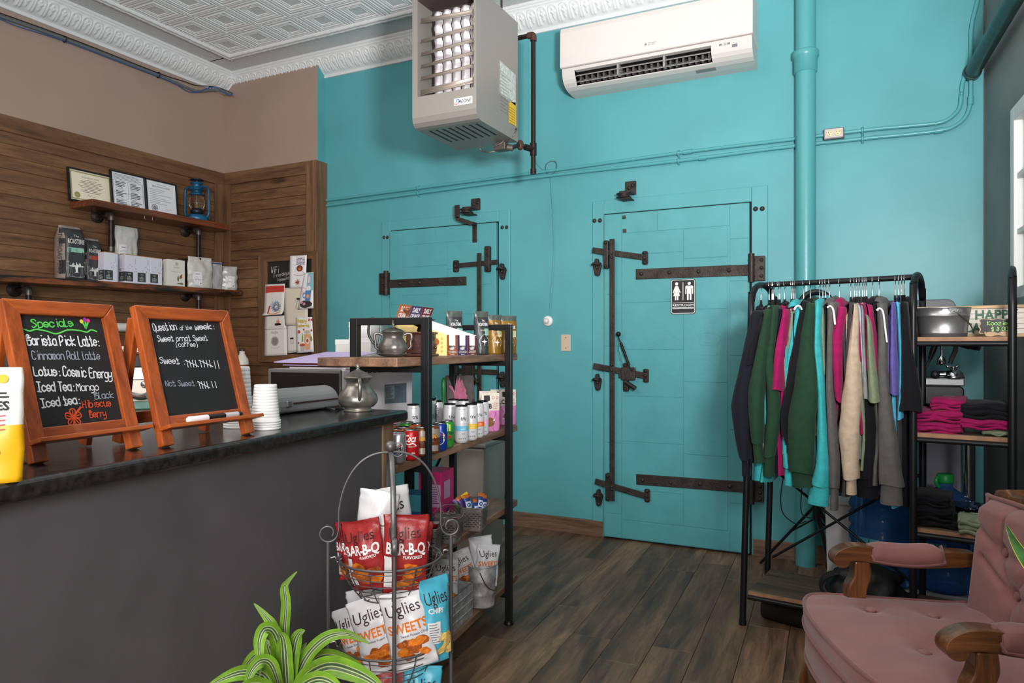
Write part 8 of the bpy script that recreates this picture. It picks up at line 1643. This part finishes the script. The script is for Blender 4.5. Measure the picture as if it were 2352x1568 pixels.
# ---- espresso machine on a chrome-legged table behind the rack
YT = 3.72; ZT_ = .915
tx0, tx1 = X_(1925, YT), .47
t = thing('utility_table', 'metal table with chrome tube legs behind the garment rack', 'table', ((tx0+tx1)/2, YT+.28, 0))
g = G(); g.box((tx0-.05, YT+.0, ZT_-.025), (tx1, YT+.5, ZT_)); PW(g, 'table_top', STEEL, t, bev=.003)
for u, y in ((1985, YT+.04), (2224, YT+.04), (2263, YT+.4), (2040, YT+.46)):
    x = min(X_(u, y), tx1-.02) if y < YT+.2 else (tx1-.02 if u > 2200 else tx0-.02); g = G(); g.cyl((x, y, 0), (x, y, ZT_-.02), .021, n=18); PW(g, 'leg', CHROME, t)
mx0, mx1 = X_(1935, YT+.05), X_(2206, YT+.05); yF = YT+.05
t = thing('espresso_machine', 'black and steel espresso machine behind the rack, portafilter and wands showing under the top shelf', 'espresso machine', ((mx0+mx1)/2, yF+.2, ZT_))
ZZ = lambda v: Z_(2165, v, yF)
DKP = mat('machine_charcoal', (52, 53, 57), .4, .2, .04, 40)
g = G(); g.prism(rbox(mx0, ZZ(930), mx1+.015, ZZ(886), .02), lambda a, b, f=0: V((a, yF-f, b)), -.38, .0); PW(g, 'base', BLACKM, t, bev=.006)
g = G(); g.box((mx0, yF-.004, ZZ(886)), (mx1+.017, yF+.2, ZZ(868))); PW(g, 'drip_tray', mat('tray_steel', (140, 142, 144), .5, .8), t, bev=.006)
g = G()
for i in range(26):
    for j in range(4): x = mx0+.02+(mx1-mx0-.02)*i/26; g.box((x, yF+.02+.04*j, ZZ(868)), (x+.007, yF+.05+.04*j, ZZ(868)+.0012))
PW(g, 'tray_grille_slots', mat('grille_dark', (40, 42, 44), .5), t)
g = G(); g.box((mx0, yF+.2, ZT_+.02), (mx0+.15, yF+.38, ZZ(790))); PW(g, 'rear_column', TEALG if False else DKP, t, bev=.01)
g = G(); g.prism(rbox(mx0-.01, Z_(2000, 786, yF), mx1-.02, Z_(2000, 692, yF), .035, 6), lambda a, b, f=0: V((a, yF-f, b)), -.38, .03); PW(g, 'upper_housing', mat('machine_grey_panel', (84, 84, 90), .5, .1, .03, 80), t, bev=.004)
g = G(); hx_ = X_(2163, yF); 
def me_(u, v, dy=-.02): return onY(u, v, yF+dy)
g.cyl(me_(2163, 785), me_(2163, 825), .0055, n=10); g.lathe([(.008, 0), (.016, -.012), (.019, -.03), (.019, -.038), (0, -.038)], me_(2162, 818), 16); PW(g, 'brew_spout', CHROME, t)
g = G(); g.tube([me_(2148, 792), me_(2140, 812), me_(2136, 824)], [.013, .012, .009], 10); PW(g, 'wand_joint', mat('wand_joint_dark', (66, 62, 60), .3, .7), t)
g = G(); g.tube([me_(2138, 820), me_(2128, 842), me_(2120, 856)], [.006, .005, .0045], 10); PW(g, 'steam_wand', DKP, t)
g = G(); g.tube([me_(2180, 786, -.05), me_(2205, 790, -.08), me_(2225, 793, -.1), me_(2250, 797, -.12)], [.008, .012, .018, .016], 14); PW(g, 'portafilter_handle', mat('portafilter_black', (26, 26, 28), .3), t)
g = G(); g.bar(me_(2196, 788), me_(2194, 806), .018, .012); g.bar(me_(2195, 804), me_(2184, 828), .026, .018); g.tube([me_(2182, 826), me_(2179, 834)], .003, 8); g.tube([me_(2188, 828), me_(2185, 836)], .003, 8); PW(g, 'power_plug', mat('plug_black', (20, 20, 22), .45), t, bev=.003)
g = G(); g.lathe([(.0, 0), (.042, 0), (.046, .006), (.042, .016), (.036, .03), (.03, .036), (.014, .04), (.012, .05), (.02, .054), (0, .056)], me_(2189, 870, .03), 24); PW(g, 'group_head_cover', CHROME, t)
g = G(); c = me_(2187, 843, .03)
for s in (-1, 1): g.tube([c+V((s*.006, 0, 0)), c+V((s*.018, -.003, .003)), c+V((s*.026, -.004, .014))], [.007, .006, .0025], 8, k=3)
PW(g, 'wing_nut', CHROME, t)
g = G(); c = me_(2148, 860, .0); g.T = M.Translation(c) @ M.Rotation(PI/2, 4, 'X'); g.lathe([(.019, 0), (.019, .006), (.013, .01), (0, .011)], n=20); PW(g, 'control_knob', BLACKM, t); g = G(); g.T = M.Translation(me_(2168, 860, .02)) @ M.Rotation(PI/2, 4, 'Y'); g.lathe([(.016, -.03), (.016, .03)], n=14); PW(g, 'side_fitting', CHROME, t)
# ---- jugs, ring light, panel, box, mat, bag, logs
JB = mat('blue_jug_plastic', (92, 150, 222), .12, trans=.75, ior=1.12); JW = mat('jug_cap_green', (28, 150, 66), .4)
def jug(u, d, z, lab, cap):
    p = at(u, 1000, d); t = thing('water_jug', lab, 'water jug', (p.x, p.y, z), rz=.5, group='large blue water jugs')
    r = .133; pr = [(0, .012), (.1, .0), (.122, .006), (r, .03)]
    for k in range(4): b = .05+.075*k; pr += [(r, b), (r, b+.038), (r-.008, b+.048), (r-.008, b+.06), (r, b+.07)]
    pr += [(r, .352), (.124, .375), (.09, .41), (.05, .436), (.034, .446), (.029, .455), (.029, .49), (.026, .492)]
    g = G(); g.lathe(pr, n=40); P(g, 'jug_body', JB, t)
    F = lambda a, b, f=0: V(((r+.001+f)*math.sin(a/r-.85), -(r+.001+f)*math.cos(a/r-.85), b)); g = G(); g.rect(-.06, .12, .04, .22, F, .001, 10, 2); P(g, 'label', mat('jug_label_teal', (70, 160, 168), .5), t); g = G(); g.rect(.012, .16, .032, .195, F, .002, 3); P(g, 'label_print', WHITE, t); g = G(); g.line([(-.05, .19), (-.03, .17), (-.01, .19), (.0, .215)], .003, F, .002); P(g, 'label_mark', BLACK, t)
    if cap:
        g = G(); g.lathe([(.03, .468), (.034, .468), (.035, .475), (.034, .502), (.03, .507), (0, .507)], n=24); P(g, 'cap', JW, t)
        g = G(); g.tube([(-.03, -.012, .485), (-.045, -.018, .495), (-.056, -.02, .48), (-.05, -.02, .462), (-.04, -.02, .45)], [(.008, .003)]*2, 8, k=3); P(g, 'cap_tear_strip', JW, t)
jug(2022, 3.3, .1215, 'blue water jug with its top hidden by the hanging clothes', True); jug(2171, 3.22, .1215, 'blue water jug with a green cap behind the rack shelves', True)
c = at(2096, 1000, 3.3); t = thing('jug_platform', 'low pale grey platform under the blue water jugs', 'platform', (c.x, c.y, 0)); g = G(); g.box((-.02-.32, -.15, 0), (.33, .16, .12)); P(g, 'platform', mat('platform_grey', (150, 152, 160), .5), t, bev=.004)
# ring light on a tripod
p = at(1874, 700, 3.72); hub = Z_(1890, 1183, p.y)
t = thing('ring_light', 'black ring light on a black tripod behind the rack', 'ring light', (p.x, p.y, 0))
RLB = mat('ring_light_dark', (26, 36, 38), .25); ZRL = p.z-.01
def ringpt(q, r, dy): return V((r*math.cos(q), dy, ZRL+r*math.sin(q)))
g = G(); g.tube([ringpt(2*PI*k/36, .076, 0) for k in range(36)], [(.014, .018)]*2, 10, closed=True); P(g, 'ring', RLB, t)
g = G(); g.cyl((0, .01, hub+.0), (0, .01, ZRL-.08), .0085, n=12); P(g, 'pole', RKB, t); g = G(); g.cyl((0, .01, hub-.03), (0, .01, hub+.07), .016, n=14); g.cyl((0, .01, hub+.3), (0, .01, hub+.34), .014, n=14); P(g, 'collar', BLACKM, t)
for u, v in ((1747, 1296), (1912, 1326), (1960, 1290)):
    e = onZ(u, v, 0)-t.location; e.z = .008; e.y = min(e.y, 4.27-t.location.y); a = V((0, .01, hub+.05)); g = G(); g.bar(a, e, .018, .012); P(g, 'leg', RKB, t, bev=.002); g = G(); m_ = a.lerp(e, .45); g.bar(V((0, .01, hub-.02)), m_, .012, .008); P(g, 'leg_strut', RKB, t)
g = G(); b = t.location; g.tube([onY(u, v, p.y-.02)-b for u, v in ((1800, 1090), (1793, 1140), (1797, 1175), (1812, 1193), (1832, 1203), (1852, 1196))], .003, 6, k=4); P(g, 'cable', BLACK, t); g = G(); g.tube([onY(u, v, p.y-.02)-b for u, v in ((1846, 1090), (1840, 1140), (1842, 1180), (1866, 1190))], .003, 6, k=4); P(g, 'cable', BLACK, t)
# white panel and white box
g = G(); g.box((X_(2128, 4.24), 4.235, .25), (X_(2222, 4.24), 4.25, .8)); t = solo(g, 'whiteboard', mat('pale_lavender_panel', (188, 188, 204), .5), 'pale panel leaning on the back wall behind the capped water jug', 'panel', bev=.003); t.location.z = 0; t.scale = (1, 1, 1.0)
for v_ in t.data.vertices: v_.co.z *= 1.5
x0, x1 = X_(1895, 3.98), X_(1956, 3.98); t = thing('white_bin', 'tall white bin on the floor between the tripod and the jugs', 'bin', ((x0+x1)/2, 4.06, 0)); hw = (x1-x0)/2
g = G(); g.add([(-hw*.85, -.07, 0), (hw*.85, -.07, 0), (hw*.85, .07, 0), (-hw*.85, .07, 0), (-hw, -.085, .4), (hw, -.085, .4), (hw, .085, .4), (-hw, .085, .4)], [(3, 2, 1, 0), (4, 5, 6, 7), (0, 1, 5, 4), (1, 2, 6, 5), (2, 3, 7, 6), (3, 0, 4, 7)]); P(g, 'bin', mat('white_bin_plastic', (206, 206, 206), .45), t, bev=.01)
g = G(); g.box((-hw-.004, -.09, .4), (hw+.004, .09, .415)); P(g, 'lid', mat('white_bin_plastic', (0, 0, 0)), t, bev=.004)
c = onZ(1915, 1332, 0); t = thing('cable_coil', 'coil of dark cable with a pale hub on the floor by the tripod', 'cable coil', (c.x+.02, c.y+.05, 0))
for k in range(4): g = G(); g.tube([(.052*math.cos(q), -.01*k+.012*math.sin(q*2), .066+.052*math.sin(q)) for q in [2*PI*i/28 for i in range(28)]], .009, 8, closed=True); P(g, 'coil_turn', mat('cord_black', (0, 0, 0)), t)
g = G(); g.T = M.Translation((0, 0, .066)) @ M.Rotation(PI/2, 4, 'X'); g.lathe([(.03, -.02), (.03, .04), (.0, .042)], n=20); P(g, 'hub', mat('coil_hub_grey', (130, 132, 134), .4), t)
a = onZ(1758, 1418, 0); b = onZ(1900, 1455, 0); d = (b-a).normalized(); g = G(); g.tube([a+V((0, 0, .053)), a+V((0, 0, .053))+d*.45], .053, 24)
t = solo(g, 'rolled_mat', mat('black_rubber_mat', (24, 24, 25), .75, 0, .2, 60), 'rolled black mat on the floor under the garment rack', 'mat', bev=.004)
g = G(); F = frame(a+V((0, 0, .053))-t.location, (d.y, -d.x, 0), (0, 0, 1)); g.line([(.045*(1-k/60)*math.cos(k*.35), .045*(1-k/60)*math.sin(k*.35)) for k in range(50)], .003, F, -.002, 1); g.build('roll_spiral', BLACK, t)
c = gzp(2010, 1345, .15); t = gthing('black_bag', 'slumped black fabric bag on the bottom board of the rack', 'bag', c.x-.01, .19, .149)
g = G()
def fb_(i, j):
    q = 2*PI*i; s = j; r_ = (1-s**3)**.5 if s < 1 else 0; n = noise.noise(V((math.cos(q)*2, math.sin(q)*2, s*3)))*.3+1; return V((.15*r_*math.cos(q)*n, .1*r_*math.sin(q)*n, .15*s*(1+.25*noise.noise(V((math.cos(q)*1.3, math.sin(q)*1.3, 5))))))
g.grid(fb_, 32, 14); P(g, 'bag_body', mat('black_bag_cloth', (20, 20, 23), .6, 0, .4, 30), t)
g = G(); g.tube([(-.09, -.06, .11), (-.14, -.09, .09), (-.16, -.08, .04), (-.13, -.1, .0+.008)], [(.014, .004)]*2, 8, k=3); P(g, 'strap', mat('black_strap', (26, 26, 28), .8), t)
LOG = wood('split_firewood', [(140, 104, 64), (186, 146, 98), (206, 170, 122)], 2, 1.4, .7, .15, bump=.4)
def log(u, v, h, w_, lab, rz, lay=0):
    p = onZ(u, v, lay); t = thing('firewood_block', lab, 'firewood', p, rz=rz, group='firewood beside the armchair')
    g = G(); vs_ = []
    for k in range(2): vs_ += [(-w_, -.035, h*k), (w_, -.045+.01*k, h*k), (w_*.8, .04, h*k*1.03), (-w_*.8, .045, h*k)]
    g.add(vs_, [(3, 2, 1, 0), (4, 5, 6, 7), (0, 1, 5, 4), (1, 2, 6, 5), (2, 3, 7, 6), (3, 0, 4, 7)]); P(g, 'split_log', LOG, t, bev=.003)
log(2192, 1418, .1, .045, 'short firewood block lying in front, left of the chair back', .3); log(2214, 1398, .23, .03, 'taller firewood block standing behind the short one', .1)
p = onY(2232, 930, YT+.12); g = G(); g.grid(lambda i, j: V((.09*math.cos(2*PI*i)*(1-j**3)*(1+.12*noise.noise(V((math.cos(6.28*i)*2, math.sin(6.28*i)*2, j*2)))), .08*math.sin(2*PI*i)*(1-j**3), .055*j+.006*noise.noise(V((i*9, j*9, 1))))), 24, 10)
for q in range(len(g.v)): g.v[q] = g.v[q]+V((min(p.x, .37), YT+.13, ZT_))
solo(g, 'burlap_bundle', mat('burlap', (150, 112, 78), .9, 0, .7, 160, .2, 60), 'tan burlap bundle behind the folded shirts on the metal table', 'bundle')
# ================================================================= pink armchair
VEL = mat('dusty_pink_velvet', (134, 90, 88), .8, 0, .12, 40, .08, 7, sheen=.3)
WEL = mat('pink_velvet_welt', (122, 78, 76), .8, sheen=.25)
CW_ = wood('armchair_walnut', [(58, 32, 16), (98, 58, 28), (128, 80, 42)], 1, 1.6, .3, .05, coat=.3)
CWZ = wood('armchair_walnut_v', [(58, 32, 16), (98, 58, 28), (128, 80, 42)], 2, 1.6, .3, .05, coat=.3)
t = thing('armchair', 'dusty pink velvet armchair with carved wooden arms in the right foreground', 'armchair', (.03, 1.96, 0), rz=-math.radians(68))
CI = (M.Translation(t.location) @ M.Rotation(t.rotation_euler.z, 4, 'Z')).inverted()
pl = smooth_path([(0, -.128, 0), (.18, -.118, 0), (.29, -.085, 0), (.322, -.03, 0), (.305, .1, 0), (.28, .28, 0), (.26, .43, 0), (.0, .45, 0), (-.26, .43, 0), (-.28, .28, 0), (-.305, .1, 0), (-.322, -.03, 0), (-.29, -.085, 0), (-.18, -.118, 0)], 6, True)
cen = V((0, .16, 0)); NP = len(pl)
btn = [CI @ onZ(u, v, .492) for u, v in ((2000, 1398), (2145, 1412), (2125, 1496), (2258, 1486))]
def cushion(rows, top=None):
    vs_ = []
    for s, z in rows:
        for p in pl:
            q = cen+(p-cen)*s
            vs_.append(V((q.x, q.y, z)))
    return vs_
def dip(p):
    d_ = 0
    for b in btn: q = math.hypot(p.x-b.x, p.y-b.y); d_ += .012*math.exp(-(q/.03)**2)+.008*math.exp(-(q/.07)**2)
    return d_
ZR = .026
rows = [(.96, .405+ZR), (.995, .412+ZR), (1.0, .425+ZR), (1.004, .44+ZR), (1.0, .452+ZR), (.985, .462+ZR)]+[(s, .462+ZR+.02*(1-s**2.2)) for s in (.96, .93, .9, .86, .82, .77, .72, .66, .6, .54, .48, .42, .36, .3, .24, .18, .12, .06, .01)]
vs_ = cushion(rows)
for i in range(6*NP, len(vs_)):
    p = vs_[i]; s = rows[i//NP][0]; p.z -= dip(p); p.z += .004*noise.noise(V((p.x*16, p.y*16, 2)))+.0025*math.sin(p.x*80+9*noise.noise(V((p.x*5, p.y*5, 1))))*max(0, (s-.55))*(1 if p.y < .05 else .2)
g = G(); g.add(vs_, [(i*NP+k, i*NP+(k+1) % NP, (i+1)*NP+(k+1) % NP, (i+1)*NP+k) for i in range(len(rows)-1) for k in range(NP)], True); cu = P(g, 'seat_cushion', VEL, t)
for z, s, r in ((.461+ZR, .995, .0055), (.412+ZR, 1.0, .005)): g = G(); g.tube([cen+(p-cen)*s+V((0, 0, z)) for p in pl], r, 8, closed=True); P(g, 'welt', WEL, cu)
for b in btn: g = G(); g.ball((b.x, b.y, .482+ZR-dip(b)+.001), .0145, 14, (1, 1, .5)); P(g, 'button', VEL, cu)
rows = [(.9, .34), (.97, .345), (.99, .36), (.985, .4), (.965, .43), (.9, .436)]; vs_ = cushion(rows); g = G(); g.add(vs_, [(i*NP+k, i*NP+(k+1) % NP, (i+1)*NP+(k+1) % NP, (i+1)*NP+k) for i in range(len(rows)-1) for k in range(NP)], True); sb_ = P(g, 'seat_base', VEL, t)
g = G(); g.tube([cen+(p-cen)*.985+V((0, 0, .348)) for p in pl], .005, 8, closed=True); P(g, 'welt', WEL, sb_)
rows = [(.93, .28), (.965, .284), (.97, .305), (.965, .34), (.9, .342)]; vs_ = cushion(rows); g = G(); g.add(vs_, [(i*NP+k, i*NP+(k+1) % NP, (i+1)*NP+(k+1) % NP, (i+1)*NP+k) for i in range(len(rows)-1) for k in range(NP)], True); P(g, 'seat_rail', CW_, t)
for s in (-1, 1):
    g = G(); g.tube([(s*.285, -.045, .3), (s*.3, -.062, .24), (s*.295, -.058, .15), (s*.275, -.035, .07), (s*.28, -.045, .025), (s*.285, -.058, .004)], [.034, .036, .024, .017, .016, .022], 14, k=4); P(g, 'front_leg', CWZ, t)
    g = G(); g.tube([(s*.235, .42, .3), (s*.24, .45, .15), (s*.245, .5, .004)], [.026, .02, .018], 12, k=4); P(g, 'rear_leg', CWZ, t)
    # arm: scroll, beam, post
    xa = s*.3; FAm = lambda a, b, f=0: V((xa+f, a, b))
    ctr = [(.0, .572)]
    out_top = [(.375, .624), (.31, .628), (.24, .622), (.17, .624), (.11, .634), (.07, .639), (.04, .638), (.016, .631), (-.004, .618), (-.011, .602), (-.007, .587), (.005, .578), (.02, .577), (.031, .584), (.034, .593)]
    out_bot = [(.038, .596), (.062, .597), (.12, .588), (.2, .58), (.28, .582), (.375, .588)]
    pr = [(p.x, p.y) for p in smooth_path([(a, b, 0) for a, b in out_top], 4)]+[(p.x, p.y) for p in smooth_path([(a, b, 0) for a, b in out_bot], 3)]
    g = G(); g.prism(pr, FAm, -.024, .024); am = P(g, 'arm', CW_, t, bev=.006, seg=3)
    g = G(); pp = [(p.x, p.y) for p in smooth_path([(.05, .38, 0), (.045, .44, 0), (.03, .48, 0), (.03, .52, 0), (.045, .555, 0), (.048, .595, 0)], 4)]; qq = [(p.x, p.y) for p in smooth_path([(.09, .595, 0), (.094, .555, 0), (.083, .52, 0), (.08, .48, 0), (.092, .44, 0), (.105, .38, 0)], 4)]
    g.prism(pp+qq, FAm, -.021, .021); P(g, 'arm_post', CWZ, t, bev=.005, seg=3)
    g = G(); vs2 = []; nY = 14
    for i in range(nY+1):
        y = .095+.19*i/nY; f = max(0, 1-abs(2*i/nY-1)**6); zt_ = .632-.012*math.sin(PI*min(1, max(0, (y-.09)/.22)))
        for k in range(12): q = PI*(k/11); vs2.append(V((xa+.033*math.cos(q)*(.9+.1*f), y, zt_-.032*(1-min(1, math.sin(q)*2.2))+.02*math.sin(q)*f)))
    g.add(vs2, [(i*12+k, i*12+k+1, (i+1)*12+k+1, (i+1)*12+k) for i in range(nY) for k in range(11)], True); g.add(vs2[:12], [tuple(range(12))]); g.add(vs2[-12:], [tuple(range(12))[::-1]]); pd = P(g, 'arm_pad', VEL, t, solid=.004)
    g = G(); lo_ = lambda sx: [V((xa+sx*.034, .095+.19*i/8, .632-.012*math.sin(PI*min(1, max(0, (.005+.19*i/8)/.22)))-.03)) for i in range(9)]
    g.tube(lo_(1)+[V((xa, .29, .637))]+lo_(-1)[::-1]+[V((xa, .09, .64))], .0042, 6, closed=True); P(g, 'welt', WEL, pd)
# back
tb = V((0, .05, .4)); LEAN = .2
BK_ = lambda x, z, f=0: V((x, .372+(z-.42)*LEAN*.55-f, z))
g = G(); ol = [(-.275, .42), (-.285, .6), (-.28, .76), (-.265, .805), (-.22, .815), (-.2, .805), (-.1, .815), (0, .83), (.1, .815), (.2, .805), (.22, .815), (.265, .805), (.28, .76), (.285, .6), (.275, .42)]
g.prism(ol, BK_, -.055, .0); P(g, 'back_frame', CWZ, t, bev=.006)
tuf = [(-.13, .67), (.0, .67), (.13, .67), (-.065, .58), (.065, .58)]
def bsurf(i, j):
    x = -.262+.524*i; z = .44+.345*j-.02*abs(x/.26)**3*0; e = min(1, min(i, 1-i)*14)*min(1, min(j, 1-j)*14); f = .012+.045*(1-(1-e)**2); dd = 0
    for a, b in tuf:
        q = math.hypot(x-a, z-b); dd += .03*math.exp(-(q/.03)**2)
    for a, b in tuf:
        for a2, b2 in tuf+[(a, .83), (a*1.0, .42), (a+math.copysign(.14, a+.001), b+.06)]:
            if 0 < math.hypot(a-a2, b-b2) < .19:
                u_ = ((x-a)*(a2-a)+(z-b)*(b2-b))/((a2-a)**2+(b2-b)**2)
                if 0 <= u_ <= 1: q = abs((x-a)*(b2-b)-(z-b)*(a2-a))/math.hypot(a2-a, b2-b); dd = max(dd, .013*math.exp(-(q/.011)**2))
    return BK_(x, z, f-dd)
g = G(); g.grid(bsurf, 60, 44); bk = P(g, 'back_cushion', VEL, t)
g = G(); g.tube([BK_(x, z, .014) for x, z in ((-.264, .43), (-.266, .6), (-.264, .775), (-.25, .788), (0, .792), (.25, .788), (.264, .775), (.266, .6), (.264, .43))], .006, 8, k=3); P(g, 'welt', WEL, bk)
for a, b in tuf: g = G(); g.ball(BK_(a, b, .034), .012, 12, (1, .6, 1)); P(g, 'button', VEL, bk)
# snake plant at the right edge
t = thing('snake_plant', 'snake plant leaf with yellow edges rising in front of the armchair back', 'plant', (.34, 1.1, 0))
g = G(); g.lathe([(0, 0), (.08, 0), (.085, .01), (.1, .2), (.105, .205), (.105, .225), (.096, .225), (.09, .2), (0, .2)], n=24); P(g, 'pot', mat('plant_pot_grey', (0, 0, 0)), t)
g = G(); g.lathe([(0, .198), (.092, .2), (0, .212)], n=20); P(g, 'soil', mat('potting_soil', (0, 0, 0)), t)
SNK = [mat('snake_leaf_yellow', (176, 176, 72), .35), mat('snake_leaf_green', (46, 84, 40), .35, 0, .05, 40, .45, 38)]
for pts, w_, d0, d1 in (([(2700, 1960), (2640, 1800), (2560, 1520), (2460, 1390), (2380, 1312), (2338, 1258), (2311, 1206)], 40, .9, .93), ([(2660, 1900), (2640, 1600), (2600, 1350), (2580, 1230)], 110, .88, .95), ([(2700, 1900), (2760, 1600), (2790, 1300), (2770, 1150)], 110, .85, .9)):
    leaf(pts, w_, d0, d1, .12, 'leaf', SNK, [-1, -.86, 0, .86, 1])
